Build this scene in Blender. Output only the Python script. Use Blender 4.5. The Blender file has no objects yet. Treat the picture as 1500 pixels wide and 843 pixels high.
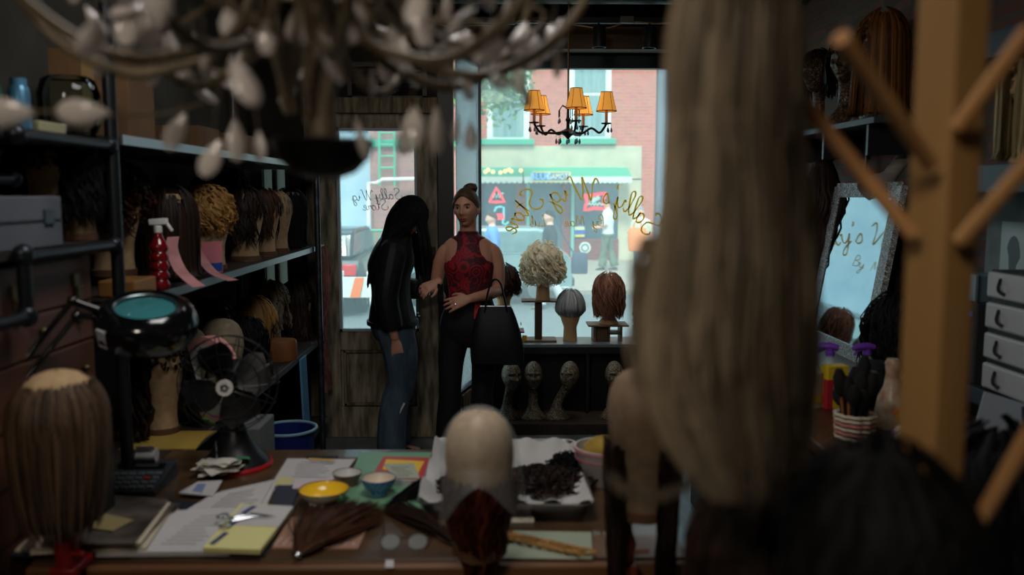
import bpy, bmesh, math, random
from mathutils import Vector as V, Matrix, noise
PI = math.pi
rnd = random.Random(11)
SC = bpy.context.scene
COL = SC.collection
# ------------------------------------------------------------------ camera
FPX, PITCH, YAW, EYE = 1264.0, math.radians(6.28), math.radians(0.9), V((0, 0, 1.70))
_f = V((math.sin(YAW)*math.cos(PITCH), math.cos(YAW)*math.cos(PITCH), -math.sin(PITCH)))
_r = V((math.cos(YAW), -math.sin(YAW), 0)); _u = _r.cross(_f)
def ray(px, py): return _f*FPX + _r*(px-750) + _u*(421.5-py)
def at(px, py, Y):
    d = ray(px, py); return EYE + d*(Y/d.y)
def atx(px, py, X):
    d = ray(px, py); return EYE + d*(X/d.x)
def atz(px, py, z):
    d = ray(px, py); return EYE + d*((z-EYE.z)/d.z)
cam = bpy.data.objects.new('camera', bpy.data.cameras.new('camera')); COL.objects.link(cam)
cam.location = EYE; cam.rotation_euler = (PI/2-PITCH, 0, -YAW)
cam.data.sensor_width = 36; cam.data.lens = 36*FPX/1500; cam.data.clip_start = .02; cam.data.clip_end = 200
cam.data.dof.use_dof = True; cam.data.dof.focus_distance = 5.3; cam.data.dof.aperture_fstop = 1.75
SC.camera = cam
vs = SC.view_settings
vs.view_transform = 'Standard'; vs.look = 'None'; vs.gamma = 1; vs.use_curve_mapping = False; vs.exposure = 0
cy = SC.cycles
cy.use_denoising = True; cy.max_bounces = 8; cy.transparent_max_bounces = 24; cy.diffuse_bounces = 4
cy.sample_clamp_indirect = 4.0; cy.caustics_reflective = False; cy.caustics_refractive = False
# ------------------------------------------------------------------ materials
def lin(c):
    o = []
    for k in c[:3]:
        k /= 255.0
        o.append(k/12.92 if k <= .04045 else ((k+.055)/1.055)**2.4)
    return (o[0], o[1], o[2], 1)
_M = {}
def newmat(name):
    m = bpy.data.materials.new(name); m.use_nodes = True
    nt = m.node_tree; return m, nt, nt.nodes['Principled BSDF']
def mat(name, col=(128,128,128), rough=.6, metal=0, col2=None, scale=8, stretch=(1,1,1), bump=0, emit=0, spec=.5,
        trans=0, detail=4, lo=.35, hi=.65, alpha=1, ior=1.45, coat=0):
    if name in _M: return _M[name]
    m, nt, b = newmat(name); N = nt.nodes; L = nt.links
    b.inputs['Base Color'].default_value = lin(col); b.inputs['Roughness'].default_value = rough
    b.inputs['Metallic'].default_value = metal; b.inputs['Specular IOR Level'].default_value = spec
    b.inputs['Transmission Weight'].default_value = trans; b.inputs['Alpha'].default_value = alpha
    b.inputs['IOR'].default_value = ior; b.inputs['Coat Weight'].default_value = coat
    if emit: b.inputs['Emission Color'].default_value = lin(col); b.inputs['Emission Strength'].default_value = emit
    if col2 or bump:
        tc = N.new('ShaderNodeTexCoord'); mp = N.new('ShaderNodeMapping'); no = N.new('ShaderNodeTexNoise')
        mp.inputs['Scale'].default_value = stretch
        L.new(tc.outputs['Object'], mp.inputs['Vector']); L.new(mp.outputs[0], no.inputs['Vector'])
        no.inputs['Scale'].default_value = scale; no.inputs['Detail'].default_value = detail
        if col2:
            cr = N.new('ShaderNodeValToRGB'); cr.color_ramp.elements[0].color = lin(col); cr.color_ramp.elements[1].color = lin(col2)
            cr.color_ramp.elements[0].position = lo; cr.color_ramp.elements[1].position = hi
            L.new(no.outputs['Fac'], cr.inputs[0]); L.new(cr.outputs[0], b.inputs['Base Color'])
            if emit: L.new(cr.outputs[0], b.inputs['Emission Color'])
        if bump:
            bp = N.new('ShaderNodeBump'); bp.inputs['Strength'].default_value = bump; bp.inputs['Distance'].default_value = .01
            L.new(no.outputs['Fac'], bp.inputs['Height']); L.new(bp.outputs[0], b.inputs['Normal'])
    _M[name] = m; return m
def hair(name, c1, c2, rough=.5, spec=.3, tr=.38):
    if name in _M: return _M[name]
    m, nt, b = newmat(name); N = nt.nodes; L = nt.links
    at_ = N.new('ShaderNodeAttribute'); at_.attribute_name = 'shade'
    tc = N.new('ShaderNodeTexCoord'); mp = N.new('ShaderNodeMapping'); mp.inputs['Scale'].default_value = (1, 1, .08)
    no = N.new('ShaderNodeTexNoise'); no.inputs['Scale'].default_value = 220; no.inputs['Detail'].default_value = 2
    L.new(tc.outputs['Object'], mp.inputs['Vector']); L.new(mp.outputs[0], no.inputs['Vector'])
    ad = N.new('ShaderNodeMath'); ad.operation = 'MULTIPLY_ADD'; ad.inputs[1].default_value = .5
    su = N.new('ShaderNodeMath'); su.operation = 'MULTIPLY_ADD'; su.inputs[1].default_value = .8; su.inputs[2].default_value = -.15
    L.new(no.outputs['Fac'], ad.inputs[0]); L.new(at_.outputs['Fac'], su.inputs[0]); L.new(su.outputs[0], ad.inputs[2])
    cr = N.new('ShaderNodeValToRGB'); cr.color_ramp.elements[0].color = lin(c1); cr.color_ramp.elements[1].color = lin(c2)
    cr.color_ramp.elements[0].position = .1; cr.color_ramp.elements[1].position = .9
    L.new(ad.outputs[0], cr.inputs[0]); L.new(cr.outputs[0], b.inputs['Base Color'])
    b.inputs['Roughness'].default_value = rough; b.inputs['Specular IOR Level'].default_value = spec
    tl = N.new('ShaderNodeBsdfTranslucent'); mx = N.new('ShaderNodeMixShader'); mx.inputs[0].default_value = tr
    L.new(cr.outputs[0], tl.inputs[0]); L.new(b.outputs[0], mx.inputs[1]); L.new(tl.outputs[0], mx.inputs[2]); L.new(mx.outputs[0], N['Material Output'].inputs[0])
    _M[name] = m; return m
def brick(name, c1, c2, mortar, plane='xz', scale=1.0, w=.2, h=.065, bump=.4, ms=.012, rough=.85):
    if name in _M: return _M[name]
    m, nt, b = newmat(name); N = nt.nodes; L = nt.links
    tc = N.new('ShaderNodeTexCoord'); sp = N.new('ShaderNodeSeparateXYZ'); cb = N.new('ShaderNodeCombineXYZ')
    L.new(tc.outputs['Object'], sp.inputs[0])
    L.new(sp.outputs['XYZ'.index(plane[0].upper())], cb.inputs[0]); L.new(sp.outputs['XYZ'.index(plane[1].upper())], cb.inputs[1])
    br = N.new('ShaderNodeTexBrick'); br.inputs['Scale'].default_value = scale
    br.inputs['Brick Width'].default_value = w; br.inputs['Row Height'].default_value = h; br.inputs['Mortar Size'].default_value = ms
    br.inputs['Color1'].default_value = lin(c1); br.inputs['Color2'].default_value = lin(c2); br.inputs['Mortar'].default_value = lin(mortar)
    L.new(cb.outputs[0], br.inputs['Vector'])
    no = N.new('ShaderNodeTexNoise'); no.inputs['Scale'].default_value = 5; L.new(tc.outputs['Object'], no.inputs['Vector'])
    mx = N.new('ShaderNodeMixRGB'); mx.blend_type = 'MULTIPLY'; mx.inputs[0].default_value = .45
    L.new(br.outputs['Color'], mx.inputs[1]); L.new(no.outputs['Color'], mx.inputs[2])
    L.new(mx.outputs[0], b.inputs['Base Color']); b.inputs['Roughness'].default_value = rough
    bp = N.new('ShaderNodeBump'); bp.inputs['Strength'].default_value = bump; bp.inputs['Distance'].default_value = .01; bp.invert = True
    L.new(br.outputs['Fac'], bp.inputs['Height']); L.new(bp.outputs[0], b.inputs['Normal'])
    _M[name] = m; return m
def wood(name, c1, c2, axis='x', scale=6, rough=.5, coat=0):
    s = {'x': (.12, 1, 1), 'y': (1, .12, 1), 'z': (1, 1, .1)}[axis]
    return mat(name, c1, rough, 0, c2, scale*4, s, .12, detail=8, lo=.3, hi=.7, coat=coat)
def glassmat(name, tint=(235,245,245), haze=.0, refl=.06, hazecol=(220,235,235)):
    if name in _M: return _M[name]
    m, nt, b = newmat(name); N = nt.nodes; L = nt.links; N.remove(b)
    out = N['Material Output']
    tr = N.new('ShaderNodeBsdfTransparent'); tr.inputs[0].default_value = lin(tint)
    gl = N.new('ShaderNodeBsdfGlossy'); gl.inputs['Roughness'].default_value = .02
    fr = N.new('ShaderNodeFresnel'); fr.inputs[0].default_value = 1.25
    mx = N.new('ShaderNodeMixShader'); L.new(fr.outputs[0], mx.inputs[0]); L.new(tr.outputs[0], mx.inputs[1]); L.new(gl.outputs[0], mx.inputs[2])
    last = mx
    if haze:
        tl = N.new('ShaderNodeBsdfTranslucent'); tl.inputs[0].default_value = lin(hazecol)
        m2 = N.new('ShaderNodeMixShader'); m2.inputs[0].default_value = haze
        L.new(mx.outputs[0], m2.inputs[1]); L.new(tl.outputs[0], m2.inputs[2]); last = m2
    L.new(last.outputs[0], out.inputs[0]); _M[name] = m; return m
def clearplastic(name, a=.25, col=(215,220,215), rough=.25):
    if name in _M: return _M[name]
    m, nt, b = newmat(name); b.inputs['Base Color'].default_value = lin(col); b.inputs['Alpha'].default_value = a
    b.inputs['Roughness'].default_value = rough; b.inputs['Specular IOR Level'].default_value = .8
    _M[name] = m; return m
def mosaic(name, c1, c2, c3, scale=60):
    if name in _M: return _M[name]
    m, nt, b = newmat(name); N = nt.nodes; L = nt.links
    tc = N.new('ShaderNodeTexCoord'); vo = N.new('ShaderNodeTexVoronoi'); vo.feature = 'DISTANCE_TO_EDGE'; vo.inputs['Scale'].default_value = scale
    v2 = N.new('ShaderNodeTexVoronoi'); v2.inputs['Scale'].default_value = scale
    L.new(tc.outputs['Object'], vo.inputs['Vector']); L.new(tc.outputs['Object'], v2.inputs['Vector'])
    cr = N.new('ShaderNodeValToRGB'); cr.color_ramp.elements[0].position = .05; cr.color_ramp.elements[1].position = .16
    cr.color_ramp.elements[0].color = (0,0,0,1); cr.color_ramp.elements[1].color = (1,1,1,1)
    L.new(vo.outputs['Distance'], cr.inputs[0])
    r2 = N.new('ShaderNodeValToRGB'); r2.color_ramp.elements[0].color = lin(c1); r2.color_ramp.elements[1].color = lin(c2)
    sp = N.new('ShaderNodeSeparateColor'); L.new(v2.outputs['Color'], sp.inputs[0]); L.new(sp.outputs[0], r2.inputs[0])
    mx = N.new('ShaderNodeMixRGB'); mx.inputs[1].default_value = lin(c3); L.new(cr.outputs[0], mx.inputs[0]); L.new(r2.outputs[0], mx.inputs[2])
    L.new(mx.outputs[0], b.inputs['Base Color']); b.inputs['Roughness'].default_value = .35
    bp = N.new('ShaderNodeBump'); bp.inputs['Strength'].default_value = .5; bp.inputs['Distance'].default_value = .004
    L.new(cr.outputs[0], bp.inputs['Height']); L.new(bp.outputs[0], b.inputs['Normal'])
    _M[name] = m; return m
def checkmat(name, c1, c2, scale, rough=.5):
    if name in _M: return _M[name]
    m, nt, b = newmat(name); N = nt.nodes; L = nt.links
    tc = N.new('ShaderNodeTexCoord'); ck = N.new('ShaderNodeTexChecker'); ck.inputs['Scale'].default_value = scale
    ck.inputs['Color1'].default_value = lin(c1); ck.inputs['Color2'].default_value = lin(c2)
    L.new(tc.outputs['Object'], ck.inputs['Vector']); L.new(ck.outputs[0], b.inputs['Base Color']); b.inputs['Roughness'].default_value = rough
    _M[name] = m; return m
# ------------------------------------------------------------------ mesh builder
class MB:
    def __init__(s): s.v = []; s.f = []; s.mi = []; s.at = []; s.m = 0; s.a = .5; s.T = None
    def add(s, vs_, fs):
        b = len(s.v)
        for p in vs_:
            p = V(p); s.v.append(s.T @ p if s.T else p); s.at.append(s.a)
        for f in fs: s.f.append([b+i for i in f]); s.mi.append(s.m)
        return s
    def box(s, c, d, rz=0, M=None, taper=1.0):
        x, y, z = d[0]/2, d[1]/2, d[2]/2; t = taper
        p = [V((-x,-y,-z)), V((x,-y,-z)), V((x,y,-z)), V((-x,y,-z)), V((-x*t,-y*t,z)), V((x*t,-y*t,z)), V((x*t,y*t,z)), V((-x*t,y*t,z))]
        m = M if M else Matrix.Rotation(rz, 3, 'Z')
        return s.add([m @ q + V(c) for q in p], [(0,3,2,1),(4,5,6,7),(0,1,5,4),(1,2,6,5),(2,3,7,6),(3,0,4,7)])
    def b2(s, a, b): return s.box([(a[i]+b[i])/2 for i in range(3)], [abs(b[i]-a[i]) for i in range(3)])
    def bar(s, p0, p1, w, h, up=(0,0,1)):
        p0 = V(p0); p1 = V(p1); d = (p1-p0); u = V(up)
        x = d.normalized().cross(u)
        if x.length < 1e-4: x = V((1,0,0))
        x.normalize(); y = x.cross(d).normalized()
        q = [p0+x*a*w/2+y*b*h/2 for a, b in ((-1,-1),(1,-1),(1,1),(-1,1))]
        return s.add(q+[k+d for k in q], [(0,1,2,3),(7,6,5,4),(4,5,1,0),(5,6,2,1),(6,7,3,2),(7,4,0,3)])
    def loft(s, rings, cap=True, close=False):
        n = len(rings[0]); vs_ = [p for r in rings for p in r]; fs = []
        k = len(rings)
        for i in range(k if close else k-1):
            a = i*n; b = ((i+1) % k)*n
            for j in range(n): fs.append((a+j, a+(j+1)%n, b+(j+1)%n, b+j))
        if cap and not close: fs.append(tuple(range(n))[::-1]); fs.append(tuple((k-1)*n+j for j in range(n)))
        return s.add(vs_, fs)
    def tube(s, pts, r, n=8, cap=True, close=False, flat=1.0, nrm=None):
        pts = [V(p) for p in pts]; k = len(pts)
        rr = r if isinstance(r, (list, tuple)) else [r]*k
        rings = []; x = None
        for i, p in enumerate(pts):
            if close: d = pts[(i+1) % k]-pts[i-1]
            else: d = pts[min(i+1, k-1)]-pts[max(i-1, 0)]
            if d.length < 1e-9: d = V((0,0,1))
            d.normalize()
            if nrm is not None: x = V(nrm)
            if x is None:
                x = d.cross(V((0,0,1)))
                if x.length < 1e-3: x = d.cross(V((0,1,0)))
            x = x - d*x.dot(d)
            if x.length < 1e-6: x = d.cross(V((.3,.7,.2)))
            x.normalize(); y = d.cross(x)
            rings.append([p+x*(rr[i]*math.cos(2*PI*j/n))+y*(rr[i]*flat*math.sin(2*PI*j/n)) for j in range(n)])
        return s.loft(rings, cap, close)
    def lathe(s, prof, n=24, c=(0,0,0), M=None, sx=1, sy=1):
        c = V(c); rings = []
        for r, z in prof:
            q = [V((r*sx*math.cos(2*PI*j/n), r*sy*math.sin(2*PI*j/n), z)) for j in range(n)]
            rings.append([(M @ p if M else p)+c for p in q])
        if prof[0] == prof[-1] and prof[0][0] > 1e-6: return s.loft(rings[:-1], False, True)
        return s.loft(rings, prof[0][0] < 1e-6 and prof[-1][0] < 1e-6)
    def ell(s, c, r, n=16, m=10, M=None):
        if not isinstance(r, (tuple, list)): r = (r, r, r)
        c = V(c); rings = []
        for i in range(m+1):
            t = PI*min(max(i/m, .004), .996)
            q = [V((r[0]*math.sin(t)*math.cos(2*PI*j/n), r[1]*math.sin(t)*math.sin(2*PI*j/n), -r[2]*math.cos(t))) for j in range(n)]
            rings.append([(M @ p if M else p)+c for p in q])
        return s.loft(rings, True)
    def torus(s, c, R, r, M=None, n=32, m=8, sy=1):
        c = V(c); p = [V((R*math.cos(2*PI*i/n), R*sy*math.sin(2*PI*i/n), 0)) for i in range(n)]
        return s.tube([(M @ q if M else q)+c for q in p], r, m, False, True)
    def cyl(s, p0, p1, r, n=16, r2=None): return s.tube([p0, p1], [r, r if r2 is None else r2], n)
    def prism(s, pts, h, axis=2):
        k = len(pts)
        def mk(p, t):
            if axis == 2: return V((p[0], p[1], t))
            if axis == 1: return V((p[0], t, p[1]))
            return V((t, p[0], p[1]))
        h0, h1 = h
        vs_ = [mk(p, h0) for p in pts]+[mk(p, h1) for p in pts]
        return s.add(vs_, [tuple(range(k))[::-1], tuple(k+i for i in range(k))]+[(i, (i+1)%k, k+(i+1)%k, k+i) for i in range(k)])
    def sheet(s, fn, nu, nv, th=.0):
        """grid surface with optional thickness along its own normal"""
        P = [[V(fn(i/nu, j/nv)) for j in range(nv+1)] for i in range(nu+1)]
        w = nv+1; idx = lambda i, j: i*w+j
        top = [P[i][j] for i in range(nu+1) for j in range(nv+1)]
        fs = [(idx(i,j), idx(i+1,j), idx(i+1,j+1), idx(i,j+1)) for i in range(nu) for j in range(nv)]
        if not th: return s.add(top, fs)
        bot = []
        for i in range(nu+1):
            for j in range(nv+1):
                du = P[min(i+1,nu)][j]-P[max(i-1,0)][j]; dv = P[i][min(j+1,nv)]-P[i][max(j-1,0)]
                nn = du.cross(dv); nn = nn.normalized() if nn.length > 1e-12 else V((0,0,1))
                bot.append(P[i][j]-nn*th)
        o = len(top)
        fs += [tuple(o+k for k in f[::-1]) for f in fs]
        rim = [idx(i,0) for i in range(nu+1)]+[idx(nu,j) for j in range(1,nv+1)]+[idx(i,nv) for i in range(nu-1,-1,-1)]+[idx(0,j) for j in range(nv-1,0,-1)]
        for a, b in zip(rim, rim[1:]+rim[:1]): fs.append((b, a, o+a, o+b))
        return s.add(top+bot, fs)
    def build(s, name, mats, parent=None, loc=None, rz=0, smooth=True, bev=0, label=None, cat=None, group=None, kind=None, ang=40, rot=None):
        me = bpy.data.meshes.new(name); me.from_pydata([tuple(p) for p in s.v], [], s.f)
        if not isinstance(mats, (list, tuple)): mats = [mats]
        for m in mats: me.materials.append(m)
        me.polygons.foreach_set('material_index', s.mi)
        a = me.attributes.new('shade', 'FLOAT', 'POINT'); a.data.foreach_set('value', s.at)
        bm = bmesh.new(); bm.from_mesh(me); bmesh.ops.recalc_face_normals(bm, faces=bm.faces); bm.to_mesh(me); bm.free()
        me.polygons.foreach_set('use_smooth', [bool(smooth)]*len(me.polygons))
        if smooth: me.set_sharp_from_angle(angle=math.radians(ang))
        me.update()
        o = bpy.data.objects.new(name, me); COL.objects.link(o)
        if parent: o.parent = parent
        if loc is not None: o.location = loc
        if rz: o.rotation_euler = (0, 0, rz)
        if rot: o.rotation_euler = rot
        if bev:
            b = o.modifiers.new('bevel', 'BEVEL'); b.width = bev; b.segments = 2; b.limit_method = 'ANGLE'
        tag(o, label, cat, group, kind); return o
def tag(o, label=None, cat=None, group=None, kind=None):
    if label: o['label'] = label
    if cat: o['category'] = cat
    if group: o['group'] = group
    if kind: o['kind'] = kind
    return o
def thing(name, label, cat, loc=(0,0,0), rz=0, group=None):
    o = bpy.data.objects.new(name, None); COL.objects.link(o); o.empty_display_size = .05
    o.location = loc; o.rotation_euler = (0, 0, rz); return tag(o, label, cat, group)
def struct(o): o['kind'] = 'structure'; return o
def copy_thing(o, loc=None, rz=None, label=None, parent=None):
    c = o.copy(); COL.objects.link(c)
    if parent: c.parent = parent
    if loc is not None: c.location = loc
    if rz is not None: c.rotation_euler = (0, 0, rz)
    if label: c['label'] = label
    for ch in list(o.children): copy_thing(ch, parent=c)
    return c
def remesh(o, vox, it=3):
    m = o.modifiers.new('r', 'REMESH'); m.mode = 'VOXEL'; m.voxel_size = vox; m.use_smooth_shade = True
    if it:
        k = o.modifiers.new('s', 'SMOOTH'); k.iterations = it; k.factor = .5
    dg = bpy.context.evaluated_depsgraph_get(); me = bpy.data.meshes.new_from_object(o.evaluated_get(dg))
    mats = list(o.data.materials); o.modifiers.clear(); old = o.data; nm = old.name; o.data = me; bpy.data.meshes.remove(old); me.name = nm
    me.materials.clear()
    for q in mats: me.materials.append(q)
    me.polygons.foreach_set('use_smooth', [True]*len(me.polygons)); return o
def spline(pts, k=6):
    """Catmull-Rom through tuples of any length"""
    P = [tuple(p) for p in pts]; P = [P[0]]+P+[P[-1]]; out = []
    for i in range(1, len(P)-2):
        for j in range(k):
            t = j/k; a, b, c, d = P[i-1], P[i], P[i+1], P[i+2]
            out.append(tuple(.5*((2*b[q])+(-a[q]+c[q])*t+(2*a[q]-5*b[q]+4*c[q]-d[q])*t*t+(-a[q]+3*b[q]-3*c[q]+d[q])*t**3) for q in range(len(b))))
    out.append(P[-2]); return out
def basis(y, z):
    """3x3 with local +Y along y and local +Z near z"""
    y = V(y).normalized(); z = V(z); x = y.cross(z).normalized(); z = x.cross(y); return Matrix((x, y, z)).transposed()
# ------------------------------------------------------------------ setting
XL, XR, YB, YD, YW, ZC = -1.68, 1.97, -1.3, 5.9, 6.55, 3.08
black = mat('black_paint', (22,24,27), .45); steel = mat('blue_steel', (38,52,64), .4, .3)
oldwood = mat('weathered_wood', (130,116,92), .85, 0, (78,68,54), 12, (2.2,1,.3), .5, detail=10, lo=.4, hi=.62)
peel = mat('peeling_paint', (160,150,128), .9, 0, (88,80,66), 11, (2.2,1,.45), .6, detail=14, lo=.34, hi=.66)
plaster = mat('grey_plaster', (84,82,74), .9, 0, (64,62,56), 3, bump=.2)
dkplaster = mat('dark_ceiling', (26,24,22), .9, 0, (14,13,12), 4)
floorm = mat('worn_floor', (120,130,132), .38, 0, (60,66,68), 5, (1,.25,1), .1, detail=8)
def wallbox(name, a, b, m, kind='structure', bev=0): return struct(MB().b2(a, b).build(name, m, bev=bev, smooth=False))
wallbox('floor', (XL-.2, YB-.2, -.1), (XR+.2, YW+.1, 0), floorm)
wallbox('ceiling', (XL-.2, YB-.2, ZC), (XR+.2, YW+.15, ZC+.1), dkplaster)
wallbox('wall_left', (XL-.1, YB, 0), (XL, YD+.1, ZC), plaster)
brickw = brick('shop_brick', (104,66,54), (122,92,80), (92,86,80), 'yz', 1, .2, .066, .6)
wallbox('wall_right', (XR, YB, 0), (XR+.1, YW+.1, ZC), brickw)
wallbox('wall_back', (XL-.1, YB-.1, 0), (XR+.1, YB, ZC), mat('back_wall', (70,60,50), .9))
# front wall: pieces round the door and the window
pD = lambda px, py: at(px, py, YD); pW = lambda px, py: at(px, py, YW)
dx0, dx1 = pD(470, 300).x, pD(641, 300).x; ztop = pD(500, 166).z
wf = MB(); hx0, hx1, hz0, hz1 = pD(382, 300).x, pD(421, 300).x, pD(400, 470).z, pD(400, 232).z
wf.b2((XL-.1, YD, 0), (hx0, YD+.12, ZC)).b2((hx1, YD, 0), (dx0-.07, YD+.12, ZC)).b2((hx0, YD, 0), (hx1, YD+.12, hz0)).b2((hx0, YD, hz1), (hx1, YD+.12, ZC)).b2((dx0-.07, YD, ztop+.05), (dx1+.02, YD+.12, ZC))
sx0 = pD(665, 300).x; sx1 = pW(703, 300).x; wx1 = 1.66; zw0 = .60; zw1 = pW(800, 101).z; zh = pW(800, 82).z
wf.b2((wx1, YW, 0), (XR, YW+.12, ZC)).b2((sx0-.02, YW, zh), (wx1, YW+.12, ZC)).b2((sx0, YW, 0), (wx1, YW+.08, .5))
wf.add([(sx0-.02, YD, zh), (sx0+.02, YD+.1, zh), (sx1, YW, zh), (sx1, YW, ZC), (sx0-.02, YD, ZC), (sx0+.02, YD+.1, ZC)], [(0,1,2),(0,2,3,4),(1,5,3,2),(3,5,4)])
struct(wf.build('wall_front', mat('front_wall', (46,40,33), .9, 0, (26,22,18), 5), smooth=False))
struct(MB().b2((dx0-.09, YD-.06, 0), (dx0-.005, YD+.02, ztop+.1)).b2((dx0-.09, YD-.06, ztop-.004), (dx1+.02, YD+.02, ztop+.1)).build('trim_1', oldwood, smooth=False, bev=.006))
struct(MB().b2((dx1+.005, YD-.06, 0), (sx0, YD+.06, ZC)).build('trim_2', black, smooth=False, bev=.004))
struct(MB().b2((dx0-.09, YD-.02, 0), (dx1+.02, YD+.16, .012)).build('trim_9', oldwood, smooth=False, bev=.003))
struct(MB().b2((dx0-.09, YD+.05, -.1), (sx0, YW+.1, .003)).build('doorstep', mat('step_stone', (90,92,92), .9), smooth=False))
w2_ = thing('window_2', None, None, (0,0,0)); struct(w2_)
fg_, nt_, b_ = newmat('curtained_pane'); _t = nt_.nodes.new('ShaderNodeBsdfTranslucent'); _t.inputs[0].default_value = lin((132,140,134)); nt_.links.new(_t.outputs[0], nt_.nodes['Material Output'].inputs[0])
MB().b2((hx0, YD+.06, hz0), (hx1, YD+.061, hz1)).build('curtained_glass', fg_, w2_, smooth=False)
m = MB(); hxm = pD(401, 300).x; m.b2((hxm-.012, YD+.02, hz0), (hxm+.012, YD+.08, hz1)).b2((hx0, YD+.0, hz0), (hx0+.012, YD+.08, hz1)).b2((hx1-.012, YD, hz0), (hx1, YD+.08, hz1)); m.build('sash', black, w2_, smooth=False)
# louvre above the door
lv = MB(); zl0, zl1 = pD(560, 148).z, pD(560, 92).z; xl0, xl1 = pD(510, 120).x, pD(626, 120).x
lv.b2((xl0, YD-.04, zl0), (xl0+.03, YD, zl1)).b2((xl1-.03, YD-.04, zl0), (xl1, YD, zl1)).b2((xl0, YD-.04, zl1-.03), (xl1, YD, zl1)).b2((xl0, YD-.04, zl0), (xl1, YD, zl0+.03))
k = int((zl1-zl0-.06)/.026)
for i in range(k): lv.box(((xl0+xl1)/2, YD-.02, zl0+.04+i*.026), (xl1-xl0-.05, .03, .004), M=Matrix.Rotation(.6, 3, 'X'))
lv.build('air_vent', mat('vent_metal', (52,48,44), .5, .5), label='dark slatted air vent on the wall above the old door', cat='vent', smooth=False)
# door
gx0, gx1, gz0, gz1 = pD(495, 300).x, pD(612, 300).x, pD(500, 485).z, pD(500, 188).z
door = thing('door_1', None, None, ((dx0+dx1)/2, YD, 0)); struct(door); dc = (dx0+dx1)/2
d = MB(); y0, y1 = -.022, .022; X = lambda x: x-dc
d.b2((X(dx0), y0, .004), (X(gx0), y1, ztop)).b2((X(gx1), y0, .004), (X(dx1), y1, ztop)).b2((X(gx0), y0, gz1), (X(gx1), y1, ztop)).b2((X(gx0), y0, .62), (X(gx1), y1, gz0)).b2((X(gx0), y0, .004), (X(gx1), y1, .22))
d.b2((X(gx0), y0+.014, .22), (X(gx1), y1-.014, .62))
st = d.build('door_frame', peel, door, smooth=False, bev=.005)
m = MB()
for z in (.23, .60): m.b2((X(gx0)+.02, y0-.006, z), (X(gx1)-.02, y0+.02, z+.02))
for xx in (gx0+.02, gx1-.04): m.b2((X(xx), y0-.006, .23), (X(xx)+.02, y0+.02, .62))
m.build('panel_moulding', oldwood, door, smooth=False, bev=.004)
m = MB(); w_ = .018
m.b2((X(gx0), y0-.01, gz0), (X(gx0)+w_, y0+.03, gz1)).b2((X(gx1)-w_, y0-.01, gz0), (X(gx1), y0+.03, gz1)).b2((X(gx0), y0-.01, gz0), (X(gx1), y0+.03, gz0+w_)).b2((X(gx0), y0-.01, gz1-w_), (X(gx1), y0+.03, gz1))
m.build('glazing_bead', mat('pale_bead', (150,160,165), .5), door, smooth=False)
MB().b2((X(gx0)+.005, -.003, gz0+.005), (X(gx1)-.005, .003, gz1-.005)).build('glass', glassmat('door_glass', haze=.16, hazecol=(200,228,232)), door, smooth=False)
rust = mat('rusty_iron', (104,52,40), .6, .3, (50,28,22), 30)
lk = pD(631, 371)
MB().b2((X(lk.x)-.045, y0-.03, lk.z-.035), (X(lk.x)+.035, y0+.001, lk.z+.045)).build('lock_case', rust, door, bev=.006)
m = MB(); hp = pD(637, 400); m.cyl((X(hp.x), y0, hp.z), (X(hp.x), y0-.05, hp.z), .01).ell((X(hp.x), y0-.06, hp.z), (.026,.018,.026)); m.build('door_knob', mat('brass_dull', (120,100,60), .35, .9), door)
m = MB()
for py in (350, 360, 371): q = pD(643.5, py); m.tube([(X(q.x)+.004, y0-.012, q.z-.018), (X(q.x)+.004, y0-.012, q.z+.018)], .006)
m.build('door_chain', mat('chrome', (200,205,210), .2, 1), door)
# display window
win = thing('window_1', None, None, (0, 0, 0)); struct(win)
m = MB(); m.b2((sx1-.012, YW-.03, .5), (sx1+.012, YW+.03, zh)).b2((wx1-.05, YW-.03, .5), (wx1, YW+.03, zh)).b2((sx1, YW-.04, zw1), (wx1, YW+.04, zh)).b2((sx1, YW-.03, .5), (wx1, YW+.03, .54))
m.build('window_frame', steel, win, smooth=False)
m = MB(); m.bar((sx0+.01, YD+.06, zh-.04), (sx1, YW, zh-.04), .05, .09); zs = .28; m.bar((sx0+.01, YD+.06, zs), (sx1, YW, zs), .06, .05)
m.build('side_frame', steel, win, smooth=False)
m = MB(); m.bar((sx0+.02, YD+.06, zs/2), (sx1, YW, zs/2), .07, zs); m.build('side_panel', peel, win, smooth=False)
wg = glassmat('window_glass', haze=.19, hazecol=(206,226,228))
MB().b2((sx1+.01, YW-.004, .54), (wx1-.05, YW+.004, zw1)).build('glass', wg, win, smooth=False)
MB().bar((sx0+.015, YD+.06, (zs+zh)/2), (sx1-.008, YW-.01, (zs+zh)/2), .008, zh-zs-.08).build('side_glass', wg, win, smooth=False)
# display bench under the window
led = mat('ledge_grey', (96,108,112), .35)
dis = thing('display_bench', 'black display bench with grey ledge under the shop window', 'bench', (0, 6.2, 0))
MB().b2((sx1-.05, 0, .575), (XR-.01, .33, .6)).build('ledge', led, dis, smooth=False, bev=.004)
m = MB(); m.b2((sx1-.05, .16, .08), (XR-.01, .2, .575)); m.b2((sx1-.05, .0, .53), (XR-.01, .02, .575))
m.build('back_panel', black, dis, smooth=False)
for px in (700, 861, 1010): q = at(px, 540, 6.2).x; MB().b2((q-.012, .005, .08), (q+.012, .16, .53)).build('divider', black, dis, smooth=False)
MB().b2((sx1-.05, -.27, 0.0), (XR-.01, .2, .08)).build('plinth', mat('plinth_wood', (58,46,36), .6, 0, (36,28,22), 12), dis, smooth=False, bev=.004)
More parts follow.
